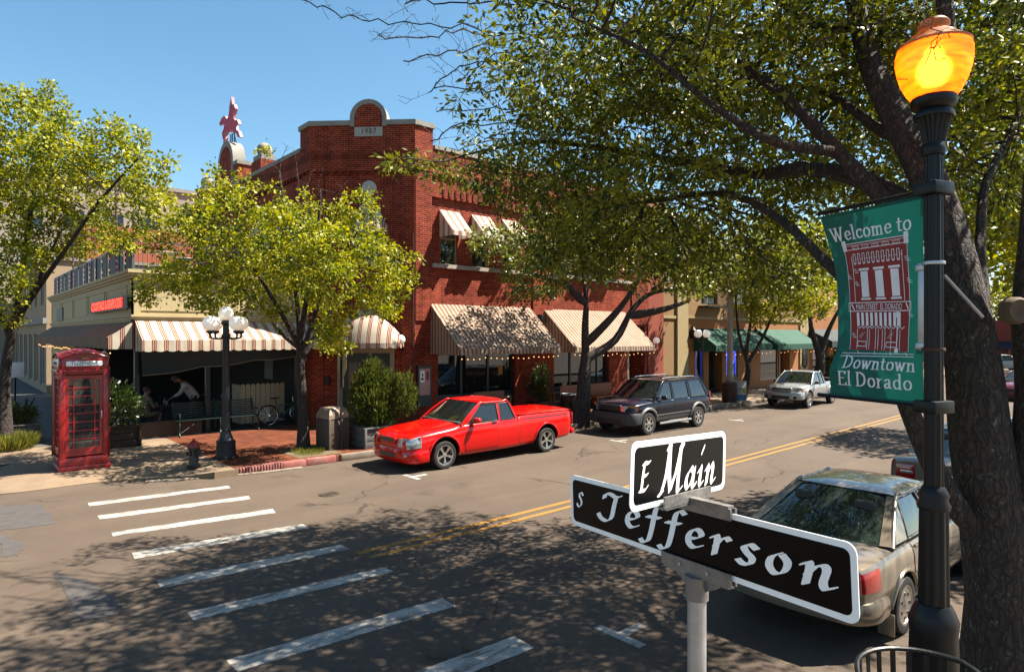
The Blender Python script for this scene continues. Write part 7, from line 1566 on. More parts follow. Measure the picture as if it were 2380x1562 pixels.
CARGLASS = glass_mat('car_glass', (.06, .08, .07), .5, .015); CLEARL = mat('lamp_lens', (.62, .64, .66), .08, .55, var=.35, scale=30, coat=.8); AMBERL = mat('lamp_amber', (.75, .22, .02), .15, var=.2, scale=30, coat=.6); REDL = mat('lamp_red', (.45, .006, .01), .12, var=.25, scale=30, coat=.8); CHROME = mat('chrome', (.6, .6, .6), .15, 1.0, var=.05)
def paint(name, c, metal=.0, rough=.24, coat=.65): return mat(name, c, rough, metal, var=.02, scale=2.5, coat=coat, spec=.22, dirt=.0, dirtcol=(.2, .16, .12))
SEC = [(0, 0, 0), (.6, 0, 0), (.9, .02, 0), (.965, .12, 0), (.988, .3, 0), (1.0, .5, 0), (.996, .68, 0), (.985, .84, 0), (.965, .94, 0), (.93, 1.0, 0), (.86, 1.0, .32), (.62, 1.0, .76), (.32, 1.0, .94), (0, 1.0, 1.0)]
class Car:
    def __init__(s, name, label, cat, loc, rz, scale, st, paintm, lower=None):
        s.t = thing(name, label, cat, loc, rz); s.t.scale = (scale,) * 3; s.st = np.array(st, float); s.P = paintm; s.lower = lower or paintm
    def v(s, x): return [float(pchip(s.st[:, 0], s.st[:, k], x)) for k in range(1, 5)]
    def sec(s, x, k, side=1, off=0.0):
        w, zb, zs, zt = s.v(x); i = min(int(k), len(SEC) - 2); f = k - i
        a = [SEC[i][j] * (1 - f) + SEC[i + 1][j] * f for j in range(3)]
        y = a[0] * w; z = zb + a[1] * (zs - zb) + a[2] * (zt - zs)
        if off:
            i0, i1 = SEC[max(i - 0, 0)], SEC[i + 1]; dy = (i1[0] - i0[0]) * w; dz = (i1[1] - i0[1]) * (zs - zb) + (i1[2] - i0[2]) * (zt - zs); L = math.hypot(dy, dz) or 1
            y += off * dz / L; z += -off * dy / L
        return (x, side * y, z)
    def body(s, wheels, Ra, N=56, lowk=None, bed=None):
        xs = np.linspace(s.st[0, 0], s.st[-1, 0], N); n = len(SEC); b = MB(); vs = []
        for x in xs: vs += [s.sec(x, k) for k in range(n - 1)] + [s.sec(x, n - 1 - 1e-6)] + [s.sec(x, k, -1) for k in range(n - 2, 0, -1)]
        m = 2 * n - 2; fs = []
        for i in range(N - 1):
            for j in range(m): fs.append((i * m + j, (i + 1) * m + j, (i + 1) * m + (j + 1) % m, i * m + (j + 1) % m))
        fs += [tuple(range(m)), tuple((N - 1) * m + j for j in range(m - 1, -1, -1))]
        b.add(vs, fs, True)
        if lowk:
            for q, f in enumerate(b.f[:-2]):
                j = q % m; jj = j if j < n else m - 1 - j
                if jj < lowk: b.mi[q] = 2
        me = b.mesh('body', [s.P, CARBLK, s.lower]); o = bpy.data.objects.new('body', me); COL.objects.link(o)
        cutters = []
        for wx, wz in wheels:
            c = MB(); c.m = 1
            for sd in (-1, 1): c.tube([(wx, sd * .52, wz), (wx, sd * 1.3, wz)], Ra, 40)
            co = bpy.data.objects.new('cut', c.mesh('cut', [CARBLK, CARBLK])); COL.objects.link(co); cutters.append(co)
        if bed:
            c = MB(); c.m = 0; c.bb(*bed); co = bpy.data.objects.new('cut', c.mesh('cut', [CARBLK, CARBLK])); COL.objects.link(co); cutters.append(co)
        for co in cutters:
            md = o.modifiers.new('cut', 'BOOLEAN'); md.operation = 'DIFFERENCE'; md.object = co; md.solver = 'EXACT'
        dg = bpy.context.evaluated_depsgraph_get(); m2 = bpy.data.meshes.new_from_object(o.evaluated_get(dg)); m2.name = 'body'
        o.modifiers.clear(); o.data = m2
        for co in cutters: bpy.data.objects.remove(co)
        m2.polygons.foreach_set('use_smooth', [True] * len(m2.polygons)); m2.set_sharp_from_angle(angle=math.radians(28))
        COL.objects.unlink(o); link(o, s.t); s.bodyo = o; s.wheels = wheels; s.Ra = Ra
        return o
    def patch(s, name, x0, x1, k0, k1, m, side=1, off=.005, nu=10, nv=8, parent=None, shear=0.0):
        b = MB(); b.grid(lambda u, v: s.sec(x0 + (x1 - x0) * u + shear * v, k0 + (k1 - k0) * v, side, off), nu, nv)
        return b.build(name, m, parent or s.t)
    def door(s, x0, x1, k0=3.2, k1=9.0, handle=True, hk=8.0, hx=None, hm=None):
        for sd in (1, -1):
            d = s.patch('door', x0 + .007, x1 - .007, k0, k1, s.P, sd, .006, 12, 14)
            b = MB()
            for xx in (x0, x1): b.grid(lambda u, v: s.sec(xx - .006 + .012 * u, k0 + (k1 - k0) * v, sd, .002), 1, 14)
            b.grid(lambda u, v: s.sec(x0 + (x1 - x0) * u, k0 - .04 + .05 * v, sd, .002), 12, 1); b.build('door_seam', CARBLK, d)
            if handle:
                p = Vector(s.sec(hx if hx is not None else x0 + .13, hk, sd, .018)); b = MB(); b.box(p, (.15, .03, .035), bev=.012); b.build('handle', hm or CARBLK, d)
    def cabin(s, bx0, rx0, rx1, bx1, zb, yb, yr, zr, crown, wins, bow=.10, rbow=.04, rear_fill=True, pil=.028, seats=((0, .0),), zbr=None, roofm=None, rearglass=True, rgw=.95):
        zbr = zbr if zbr is not None else zb; P = s.P
        A0 = lambda y: bx0 + bow * (1 - (y / yb) ** 2); A1 = lambda y: rx0 + bow * .55 * (1 - (y / yr) ** 2); C0 = lambda y: bx1 - rbow * (1 - (y / yb) ** 2); C1 = lambda y: rx1 - rbow * .6 * (1 - (y / yr) ** 2)
        b = MB()
        def roof(u, v):
            y = (2 * u - 1) * yr; x = C1(y) + (A1(y) - C1(y)) * v; e = 1 - (2 * u - 1) ** 4; f = 1 - abs(2 * v - 1) ** 5
            return (x, y, zr + crown * e * (.35 + .65 * f) + .012)
        b.grid(roof, 16, 16)
        for sd in (-1, 1):
            b.tube(catmull([(bx0 + .02, sd * yb, zb - .03), (bx0 * .6 + rx0 * .4, sd * (yb * .6 + yr * .4) , zb * .58 + zr * .42 + .015), (rx0, sd * yr, zr + .005), (rx0 * .8 + rx1 * .2, sd * yr, zr + .012), (rx0 * .2 + rx1 * .8, sd * yr, zr + .012), (rx1, sd * yr, zr + .004), (bx1, sd * yb, zbr - .03)], 8), pil, 8)
        b.build('roof', roofm or P, s.t, sharp=50)
        def side(x, t, sd, off=0.0): 
            z0 = zb + (zbr - zb) * (bx0 - x) / (bx0 - bx1); y = (yb + (yr - yb) * t + .012 * math.sin(PI * t)) + off; return (x, sd * y, z0 + (zr - z0) * t)
        # pillars between side windows: wins = (bottom front, top front, bottom rear, top rear)
        xa0, xa1 = bx0, rx0
        for sd in (-1, 1):
            b = MB(); edges = [(bx0, rx0)] + [e for w_ in wins for e in ((w_[0], w_[1]), (w_[2], w_[3]))] + [(bx1, rx1)]
            for i in range(0, len(edges), 2):
                (p0, p1), (q0, q1) = edges[i], edges[i + 1]
                b.grid(lambda u, v: side((p0 + (p1 - p0) * v) * (1 - u) + (q0 + (q1 - q0) * v) * u, v, sd), 2, 6)
            for w_ in wins: b.grid(lambda u, v: side((w_[1] * (1 - u) + w_[3] * u), .93 + .07 * v, sd, .001), 4, 1)
            b.build('pillar', P, s.t)
            for w_ in wins:
                b = MB(); b.grid(lambda u, v: side((w_[0] + (w_[1] - w_[0]) * v) * (1 - u) + (w_[2] + (w_[3] - w_[2]) * v) * u, v * .95, sd, -.012), 6, 5); g_ = b.build('side_window', s.glass, s.t)
                b = MB(); L = [side((w_[0] + (w_[1] - w_[0]) * v), v, sd, .002) for v in (0, .3, .6, .94)] + [side(w_[1] * (1 - u) + w_[3] * u, .94, sd, .002) for u in (.33, .66)] + [side((w_[2] + (w_[3] - w_[2]) * v), v, sd, .002) for v in (.94, .6, .3, 0)] + [side(w_[2] * (1 - u) + w_[0] * u, .01, sd, .002) for u in (.33, .66)]
                b.tube(L, .011, 5, closed=True); b.build('window_trim', CARBLK, g_)
        b = MB(); b.grid(lambda u, v: ((1 - v) * A0((2 * u - 1) * yb * .97) + v * A1((2 * u - 1) * yr * .97), (2 * u - 1) * (yb + (yr - yb) * v) * .97, zb - .01 + (zr + crown * .55 * (1 - (2 * u - 1) ** 4) - zb) * v), 14, 8); ws = b.build('windshield', s.glass, s.t)
        b = MB()
        for y in (-.1, .42): b.tube(catmull([(A0(y) + .02, y, zb + .0), (A0(y) - .0, y - .25, zb + .05), (A0(y) - .06, y - .5, zb + .06)], 4), .009, 5)
        b.build('wiper', CARBLK, ws)
        if rearglass:
            b = MB(); b.grid(lambda u, v: ((1 - v) * C0((2 * u - 1) * yb * .97) + v * C1((2 * u - 1) * yr * .97) - .004, (2 * u - 1) * (yb + (yr - yb) * v) * rgw, zbr - .01 + (zr + crown * .5 * (1 - (2 * u - 1) ** 4) - zbr) * v), 14, 8); b.build('rear_window', s.glass, s.t)
            for sd in (-1, 1):
                if rgw < .93: b = MB(); b.grid(lambda u, v: (lambda q: ((1 - v) * C0(q * yb) + v * C1(q * yr) - .003, sd * q * (yb + (yr - yb) * v), zbr - .01 + (zr + .012 - zbr) * v))(rgw - .01 + (1.0 - rgw + .01) * u), 4, 8); b.build('rear_pillar', P, s.t)
        b = MB(); b.bb(bx1 + .05, -yb + .05, zb - .3, bx0 + .02, yb - .05, min(zb, zbr) + .012); b.box((bx0 - .15, 0, zb + .0), (.4, yb * 1.8, .1), bev=.04)
        b.tube([(bx0 - .38 + .1 * math.sin(a), .38 + .17 * math.cos(a), zb + .06 + .14 * math.sin(a)) for a in np.linspace(0, 2 * PI, 18, False)], .014, 6, closed=True); b.build('interior', CABIN, s.t)
        for xs_ in seats:
            for y in (-.36, .36):
                b = MB(); b.box((xs_, y, zb + .06), (.16, .46, .44), M=Matrix.Rotation(-.15, 4, 'Y'), bev=.06, seg=3); b.box((xs_ - .06, y, zb + .32), (.1, .24, .17), bev=.05, seg=3); b.build('seat', SEATG, s.t)
        b = MB(); b.box((rx0 - .02 + bow * .3, 0, zr - .06), (.02, .2, .055), bev=.012); b.build('rear_view_mirror', CARBLK, s.t)
    def wheel_set(s, R, W, yo, rim='five', rm=None, rr=.62):
        rm = rm or ALLOY
        for wx, wz in s.wheels:
            for sd in (1, -1):
                w = part_empty('wheel', s.t, (wx, sd * yo, R), 0); M = Matrix.Rotation(-sd * PI / 2, 4, 'X')
                b = MB(); b.M = M; h = W / 2
                b.lathe([(R * rr, -h * .9), (R * .8, -h), (R * .95, -h * .92), (R, -h * .6), (R, h * .6), (R * .95, h * .92), (R * .8, h), (R * rr, h * .9), (R * rr * .97, h * .5)], 36, cap=False); b.build('tyre', TYRE, w)
                b = MB(); b.M = M; b.lathe([(R * rr * 1.0, h * .86), (R * rr * 1.02, h * .93), (R * rr * .93, h * .9), (R * rr * .86, h * .35)], 36, cap=False)
                if rim == 'five':
                    for k in range(5):
                        a = k * 2 * PI / 5 + .3
                        for d_ in (-.16, .16):
                            b.beam((R * .1 * math.cos(a), R * .1 * math.sin(a), h * .62), (R * rr * .92 * math.cos(a + d_ * .6), R * rr * .92 * math.sin(a + d_ * .6), h * .8), R * .085, .03, up=(0, 0, 1))
                    b.lathe([(R * .19, h * .5), (R * .18, h * .72), (R * .08, h * .78), (0, h * .78)], 18)
                elif rim == 'six':
                    for k in range(6):
                        a = k * PI / 3; b.beam((R * .1 * math.cos(a), R * .1 * math.sin(a), h * .66), (R * rr * .95 * math.cos(a), R * rr * .95 * math.sin(a), h * .72), R * .17, .035, up=(0, 0, 1))
                    b.lathe([(R * .24, h * .5), (R * .22, h * .8), (R * .1, h * .9), (0, h * .9)], 18)
                else:
                    b.lathe([(R * rr * .95, h * .8), (R * .45, h * .9), (R * .3, h * .82), (R * .14, h * .95), (0, h * .98)], 30)
                b.build('rim', rm, w)
                b = MB(); b.M = M; b.lathe([(R * rr * .97, h * .3), (0, h * .28)], 24)
                if rim == 'cover':
                    for k in range(7): a = k * 2 * PI / 7; b.tube([(R * .42 * math.cos(a), R * .42 * math.sin(a), h * .8), (R * .42 * math.cos(a), R * .42 * math.sin(a), h * .92)], R * .065, 10)
                b.build('brake_disc', CARBLK, w)
    def flares(s, m, r=.03, off=.0, a0=.12, name='wheel_arch'):
        for wx, wz in s.wheels:
            for sd in (1, -1):
                b = MB(); L = []
                for a in np.linspace(a0, PI - a0, 22):
                    x = wx + (s.Ra + r * .2) * math.cos(a); z = wz + (s.Ra + r * .2) * math.sin(a); w = s.v(x)[0]
                    w_, zb, zs, zt = s.v(x); f = (z - zb) / max(zs - zb, .01); y = w_ * np.interp(f, [q[1] for q in SEC[1:10]], [q[0] for q in SEC[1:10]]); L.append((x, sd * (y + off), z))
                b.tube(L, r, 8); b.build(name, m, s.t)
    def sweep(s, name, path, prof, m, parent=None):
        """path: plan points (x, y) from the left side round to the right; prof: (out, z) closed outline"""
        P = catmull([(x, y, 0) for x, y in path], 6); vs = []; n = len(P); k = len(prof)
        for i in range(n):
            t = Vector(P[min(i + 1, n - 1)]) - Vector(P[max(i - 1, 0)]); t.normalize(); o = Vector((-t.y, t.x, 0)) * s.fsign
            for q, z in prof: vs.append((P[i][0] + o.x * q, P[i][1] + o.y * q, z))
        fs = [(i * k + j, (i + 1) * k + j, (i + 1) * k + (j + 1) % k, i * k + (j + 1) % k) for i in range(n - 1) for j in range(k)] + [tuple(range(k)), tuple((n - 1) * k + j for j in range(k))]
        b = MB(); b.add(vs, fs, True); return b.build(name, m, parent or s.t)
    def mirrors(s, x, y, z, m, sz=(.12, .19, .13)):
        for sd in (1, -1):
            b = MB(); b.box((x, sd * (y + .11), z), sz, rz=sd * .15, bev=.045, seg=3); b.tube([(x + .02, sd * (y - .02), z - .04), (x + .01, sd * (y + .06), z - .02)], .025, 6); mo = b.build('wing_mirror', m, s.t)
            b = MB(); b.box((x - sz[0] / 2 - .002, sd * (y + .11), z), (.006, sz[1] * .8, sz[2] * .75), rz=sd * .15); b.build('mirror_glass', CHROME, mo)

def front_path(xf, w, c=.25, d=.35): return [(xf - d, w), (xf - d * .45, w * .985), (xf - c * .28, w * .82), (xf, w * .45), (xf + .02, 0), (xf, -w * .45), (xf - c * .28, -w * .82), (xf - d * .45, -w * .985), (xf - d, -w)]
def boxprof(o0, o1, z0, z1, r=.03): return [(o0, z0), (o1 - r * .8, z0), (o1 - r * .2, z0 + r * .4), (o1, z0 + r), (o1 + .006, (z0 + z1) / 2), (o1, z1 - r), (o1 - r * .25, z1 - r * .3), (o1 - r, z1), (o0, z1 + .01)]

RED = paint('paint_red', (.85, .003, .002)); NAVY = paint('paint_navy', (.003, .0045, .016), .0, coat=.3); SILV = paint('paint_silver', (.52, .53, .53), .55, .3); BEIGE = paint('paint_beige', (.37, .3, .225), .45, .25); CHAMP = paint('paint_taupe', (.30, .25, .2), .5, .3); GREYP = mat('grey_cladding', (.045, .045, .047), .6, var=.15, scale=8); PALEG = mat('grey_flare', (.19, .18, .175), .5, var=.1)

def pickup(label, loc, rz, scale, P, bed_cover, rimstyle, red=True):
    #        x     halfw  zb   zs   zt
    st = [(-2.66, .83, .38, .99, 1.0), (-2.6, .885, .34, 1.02, 1.03), (-2.2, .905, .3, 1.03, 1.04), (-.8, .905, .26, 1.03, 1.04), (-.62, .91, .25, 1.0, 1.01), (.0, .91, .24, .99, 1.0), (.95, .91, .24, .97, 1.0), (1.15, .91, .25, .95, 1.02), (1.5, .905, .26, .9, .99), (2.0, .895, .27, .85, .955), (2.4, .86, .28, .80, .885), (2.56, .78, .3, .75, .825), (2.62, .68, .32, .68, .745)]
    c = Car('pickup_truck', label, 'pickup truck', loc, rz, scale, st, P); c.glass = CARGLASS; c.fsign = 1
    c.body([(1.66, .34), (-1.66, .34)], .43, bed=None if bed_cover else (-2.55, -.76, .62, -.78, .76, 1.3))
    c.cabin(1.15, .5, -.42, -.66, .985, .86, .70, 1.42, .085, [(.98, .44, .0, -.02), (-.08, -.1, -.56, -.42)], pil=.026, seats=(-.1,))
    c.door(.02, 1.06, hx=.16, k0=2.4); c.flares(P, .03, .0)
    c.mirrors(.78, .88, 1.06, P, (.11, .2, .13)); c.wheel_set(.325, .23, .80, 'five' if red else 'six', rr=.7)
    # join of cab and bed
    for sd in (1, -1):
        b = MB(); b.grid(lambda u, v: c.sec(-.70 + .016 * u, 2.4 + 6.8 * v, sd, .003), 1, 14); b.build('bed_gap', CARBLK, c.t)
        c.patch('side_crease', -2.5, -.85, 7.4, 7.75, CARBLK if red else P, sd, .004)
    if bed_cover:
        b = MB(); b.grid(lambda u, v: (-2.6 + 1.86 * u, (2 * v - 1) * .84, 1.045 + .05 * (1 - (2 * v - 1) ** 4) * (.5 + .5 * math.sin(PI * min(1, .15 + u * .85))) + .012), 12, 12); b.tube([(-2.6, -.84, 1.05), (-2.6, .84, 1.05)], .022, 6); b.build('bed_cover', P, c.t)
    # front: grille, lamps, bumper
    c.sweep('bumper', front_path(2.64, .885, .22, .55), boxprof(-.1, .012, .19, .55, .09), P)
    b = MB(); b.box((2.645, 0, .7), (.06, .66, .15), bev=.03, seg=3); gr_ = b.build('grille', P, c.t); b = MB(); b.box((2.668, 0, .7), (.03, .56, .1), bev=.012)
    g2 = b.build('grille_mesh', mat('mesh_bronze', (.16, .13, .09), .5, .5, var=.5, scale=90) if red else CARBLK, gr_)
    b = MB(); b.box((2.665, 0, .36), (.05, .62, .1), bev=.014); b.build('lower_intake', MATS['mesh_bronze'] if red else CARBLK, c.t)
    for sd in (1, -1):
        b = MB(); b.grid(lambda u, v: (2.655 - .33 * u ** 2.2, sd * (.43 + .45 * u), .57 + .19 * v + .03 * u * v), 10, 3); b.grid(lambda u, v: (2.64 - .33 * u ** 2.2 - .04 * v, sd * (.43 + .44 * u), .765 + .03 * u), 10, 1); hl = b.build('headlight', CLEARL, c.t); c.patch('lamp_side', 2.3, 2.6, 5.2, 8.7, CLEARL, sd, .012, parent=hl)
        b = MB()
        for u in (0, .48, .74): x = 2.66 - .33 * u ** 2.2; b.tube([(x, sd * (.43 + .45 * u), .57), (x, sd * (.43 + .45 * u), .77)], .01, 5)
        b.build('lamp_divider', P if red else CARBLK, hl)
        b = MB(); b.tube([(2.58, sd * .68, .4), (2.635, sd * .66, .4)], .05 if red else .06, 14); b.build('fog_lamp', CLEARL if red else CARBLK, c.t)
        b = MB(); b.box((-2.66, sd * .82, .82), (.05, .12, .34), bev=.02); b.build('tail_light', REDL, c.t)
    b = MB(); b.box((-2.74, 0, .46), (.14, 1.66, .16), bev=.04); b.build('rear_bumper', P if red else CHROME, c.t)
    b = MB(); b.box((-2.665, 0, .78), (.03, 1.42, .42), bev=.015); b.build('tailgate', P, c.t)
    b = MB(); b.box((2.45, 0, .885), (.06, .05, .006), bev=.002); b.build('hood_badge', CHROME, c.t)
    return c
pickup('glossy red extended cab pickup with five spoke wheels and a red bed cover', (10.45, 13.14, 0), PI, 1.0, RED, True, 'five')
# the silver pickup stands taller, with flared arches
def silver():
    st = [(-2.5, .82, .5, 1.05, 1.06), (-2.45, .86, .47, 1.08, 1.09), (-2.0, .875, .45, 1.09, 1.1), (-.85, .875, .42, 1.09, 1.1), (-.65, .88, .4, 1.04, 1.05), (.0, .88, .38, 1.04, 1.05), (.95, .88, .38, 1.03, 1.06), (1.15, .88, .4, 1.02, 1.09), (1.6, .88, .42, 1.0, 1.1), (2.05, .86, .44, .95, 1.04), (2.3, .8, .45, .86, .95), (2.4, .72, .46, .76, .84)]
    c = Car('pickup_truck', 'silver pickup with a chunky painted bumper parked facing us before the green awnings', 'pickup truck', (29.15, 13.1, 0), PI + .06, .94, st, SILV); c.glass = CARGLASS; c.fsign = 1
    c.body([(1.5, .4), (-1.45, .4)], .46, bed=(-2.4, -.74, .7, -.78, .74, 1.4))
    c.cabin(1.12, .42, -.45, -.64, 1.05, .83, .68, 1.56, .06, [(.96, .36, -.02, -.04), (-.12, -.14, -.5, -.4)], pil=.028, seats=(-.1,))
    c.door(.0, 1.02, hx=.12, k0=2.6); c.flares(SILV, .05, .015); c.mirrors(.76, .85, 1.12, CARBLK); c.wheel_set(.37, .24, .79, 'six', rr=.62)
    c.sweep('bumper', front_path(2.5, .84, .22, .5), boxprof(-.14, .04, .4, .76, .08), SILV)
    b = MB(); b.box((2.42, 0, .86), (.08, .95, .17), bev=.03, seg=3); g = b.build('grille', SILV, c.t); b = MB(); b.box((2.46, 0, .86), (.03, .84, .035)); b.box((2.46, 0, .91), (.03, .84, .03)); b.build('grille_slot', CARBLK, g)
    b = MB(); b.box((2.572, 0, .52), (.04, .8, .13), bev=.015); b.build('lower_intake', CARBLK, c.t)
    for sd in (1, -1):
        b = MB(); b.grid(lambda u, v: (2.45 - .26 * u ** 2, sd * (.5 + .34 * u), .79 + .17 * v), 8, 3); b.build('headlight', CLEARL, c.t); b = MB(); b.grid(lambda u, v: (2.19 - .12 * u, sd * (.846 + .02 * u), .8 + .14 * v), 3, 2); b.build('indicator', AMBERL, c.t)
        b = MB(); b.tube([(2.46, sd * .64, .52), (2.53, sd * .63, .52)], .07, 14); b.build('fog_lamp', CARBLK, c.t); b = MB(); b.box((-2.5, sd * .8, .86), (.05, .1, .3), bev=.02); b.build('tail_light', REDL, c.t)
        b = MB(); b.box((-1.9, sd * .885, .98), (.62, .012, .07), bev=.004); b.build('side_stripe', CARBLK, c.t)
        b = MB(); b.grid(lambda u, v: c.sec(-.70 + .016 * u, 2.4 + 6.8 * v, sd, .003), 1, 14); b.build('bed_gap', CARBLK, c.t)
    b = MB(); b.tube(catmull([(-2.3, -.7, 1.12), (-2.36, -.5, 1.17), (-2.36, .5, 1.17), (-2.3, .7, 1.12)], 5), .03, 8); b.build('bed_rail', SILV, c.t); b = MB(); b.box((-2.56, 0, .5), (.14, 1.6, .17), bev=.04); b.build('rear_bumper', CHROME, c.t)
silver()
def suv():
    st = [(-2.28, .8, .45, 1.0, 1.01), (-2.22, .87, .42, 1.05, 1.06), (-1.9, .9, .4, 1.08, 1.09), (-.5, .91, .36, 1.08, 1.09), (.9, .91, .36, 1.05, 1.07), (1.1, .91, .37, 1.04, 1.12), (1.5, .905, .39, 1.02, 1.12), (1.95, .88, .41, .98, 1.07), (2.2, .83, .42, .9, 1.0), (2.28, .76, .44, .82, .9)]
    c = Car('sport_utility_vehicle', 'dark blue four door sport utility vehicle with grey lower cladding and roof rails', 'SUV', (17.95, 13.1, 0), PI, .965, st, NAVY, GREYP); c.glass = glass_mat('car_glass_dark', (.05, .06, .06), .45, .015); c.fsign = 1
    c.body([(1.45, .38), (-1.43, .38)], .45, lowk=4)
    c.cabin(1.1, .38, -1.9, -2.2, 1.08, .86, .70, 1.66, .06, [(.92, .32, .06, .02), (-.04, -.06, -.92, -.94), (-1.06, -1.06, -2.05, -1.82)], pil=.022, seats=(-.1, -1.0), bow=.12)
    c.door(.02, .98, hx=.14, hm=CHROME, k0=4.2); c.door(-.95, .0, hx=-.83, hm=CHROME, k0=4.2); c.flares(PALEG, .05, .012); c.mirrors(.7, .88, 1.17, NAVY); c.wheel_set(.365, .24, .82, 'six', rr=.62)
    c.sweep('bumper', front_path(2.34, .88, .22, .55), boxprof(-.16, .035, .34, .74, .07), GREYP)
    b = MB(); b.box((2.275, 0, .88), (.1, .92, .21), bev=.05, seg=3); g = b.build('grille', CARBLK, c.t); b = MB(); b.box((2.33, 0, .88), (.012, .12, .05), bev=.02); b.build('grille_badge', NAVY, g)
    b = MB(); b.box((2.405, 0, .46), (.04, .9, .13), bev=.015); b.build('lower_intake', CARBLK, c.t)
    for sd in (1, -1):
        b = MB(); b.grid(lambda u, v: (2.33 - .12 * u ** 2, sd * (.47 + .22 * u), .79 + .18 * v), 6, 3); b.build('headlight', CLEARL, c.t); b = MB(); b.grid(lambda u, v: (2.21 - .22 * u ** 1.3, sd * (.69 + .2 * u ** .7), .79 + .18 * v), 6, 3); b.build('indicator', AMBERL, c.t)
        b = MB(); b.tube(catmull([(.2, sd * .58, 1.71), (.1, sd * .58, 1.77), (-1.5, sd * .58, 1.77), (-1.65, sd * .58, 1.71)], 5), .018, 6); b.build('roof_rail', ALLOY, c.t)
        b = MB(); b.tube([(.92, sd * .95, .33), (-.9, sd * .95, .33)], .04, 8); b.build('running_board', ALLOY, c.t); b = MB(); b.box((-2.25, sd * .82, 1.0), (.08, .1, .42), bev=.03); b.build('tail_light', REDL, c.t)
    for x in (-.2, -1.2): b = MB(); b.tube([(x, -.58, 1.765), (x, .58, 1.765)], .014, 6); b.build('cross_bar', CARBLK, c.t)
    b = MB(); b.box((-2.33, 0, .55), (.18, 1.74, .24), bev=.05); b.build('rear_bumper', GREYP, c.t)
    c.patch('body_moulding', -.95, 1.0, 4.1, 4.4, PALEG, 1, .012); c.patch('body_moulding', -.95, 1.0, 4.1, 4.4, PALEG, -1, .012)
suv()
def sedan(name, label, loc, rz, scale, P, tl='wide', rim='cover', boxy=False, glass=None):
    st = [(-2.36, .70, .42, .84, .87), (-2.3, .80, .38, .88, .93), (-2.05, .87, .33, .91, .97), (-1.5, .89, .24, .93, .98), (-.9, .89, .22, .92, .95), (.6, .89, .22, .89, .92), (1.0, .89, .22, .87, .93), (1.4, .885, .23, .83, .9), (1.9, .86, .25, .76, .82), (2.2, .8, .27, .68, .74), (2.34, .66, .3, .58, .62)]
    if boxy: st[0] = (-2.36, .80, .36, .92, .95); st[1] = (-2.3, .84, .31, .96, 1.0); st[2] = (-2.05, .87, .27, .97, 1.01)
    c = Car(name, label, 'car', loc, rz, scale, st, P); c.glass = glass or glass_mat('sedan_glass', (.13, .2, .16), .6, .012); c.fsign = 1
    c.body([(1.36, .32), (-1.31, .32)], .375)
    c.cabin(1.06, .35, -.72, -1.5, .92, .82, .60, 1.36, .06, [(.9, .3, -.06, -.08), (-.14, -.16, -1.02, -.74)], pil=.022, rgw=.86, seats=(.0, -.95), bow=.14, rbow=.14, zbr=.985)
    c.door(-.1, .98, hx=.03, hm=P, k0=2.6); c.door(-1.0, -.11, hx=-.88, hm=P, k0=2.6); c.flares(P, .022, .0); c.mirrors(.72, .86, .98, P); c.wheel_set(.315, .2, .80, rim, rr=.68)
    c.sweep('front_bumper', front_path(2.4, .86, .25, .5), boxprof(-.14, .03, .24, .54, .07), P)
    c.fsign = -1; c.sweep('rear_bumper', [(-x, y) for x, y in front_path(2.4, .87, .2, .55)], boxprof(-.14, .04, .32, .58, .07), P)
    for sd in (1, -1):
        q = c.patch('tail_light', -2.35, -2.0 if tl == 'wide' else -2.22, 5.4 if tl == 'wide' else 4.6, 8.0 if tl == 'wide' else 8.8, REDL, sd, .008)
        z0, z1 = (.62, .80) if tl == 'wide' else (.60, .9); b = MB(); b.box((-2.372, sd * .58, (z0 + z1) / 2), (.03, .3, z1 - z0), bev=.012); b.build('tail_lens', REDL, q)
        if tl != 'wide':
            b = MB(); b.box((-2.388, sd * .56, .76), (.01, .2, .05), bev=.003); b.build('reverse_lens', CLEARL, q)
        b = MB(); b.grid(lambda u, v: (2.36 - .22 * u ** 2, sd * (.42 + .36 * u), .56 + .12 * v), 8, 3); b.build('headlight', CLEARL, c.t)
        c.patch('rub_strip', -2.0, -1.75, 4.1, 4.5, CARBLK if boxy else P, sd, .008); c.patch('rub_strip', -.95, .95, 4.1, 4.5, CARBLK if boxy else P, sd, .014)
        b = MB(); b.box((-1.62 - .08, sd * .82, .2), (.025, .17, .24), bev=.01); b.build('mud_flap', P, c.t)
    b = MB(); b.box((-2.405, 0, .72), (.015, .36, .15), bev=.004); b.build('number_plate', MATS['pap_white'], c.t)
    b = MB(); b.box((2.37, 0, .58), (.05, .7, .1), bev=.02); b.build('grille', CARBLK, c.t)
    for x in (-1.62,): b = MB(); b.grid(lambda u, v: (-1.57 - .0 * v - .012 * u - .1 * (1 - (2 * v - 1) ** 2), (2 * v - 1) * .8, .986 + .006), 1, 12); b.build('boot_seam', CARBLK, c.t)
    return c
sedan('sedan_car', 'beige four door saloon parked at the near kerb behind the street name sign', (8.76, 3.14, 0), 0.0, .94, BEIGE)
sedan('sedan_car', 'taupe boxy saloon with tall tail lamps parked ahead of the beige saloon', (14.9, 3.3, 0), 0, .97, CHAMP, tl='tall', rim='six', boxy=True)
sedan('sedan_car', 'white saloon facing along the far kerb in the gap between the trunks', (23.5, 3.3, 0), 0, .97, paint('paint_white', (.6, .6, .58)), rim='cover')
sedan('sedan_car', 'small distant white saloon by the red brick shop at the street end', (70, 14.2, 0), PI / 2 + .5, 1.0, MATS['paint_white'])
sedan('sedan_car', 'distant maroon saloon coming down the street past the forked trunk', (40, 6.9, 0), PI, .98, paint('paint_maroon', (.12, .01, .012)))
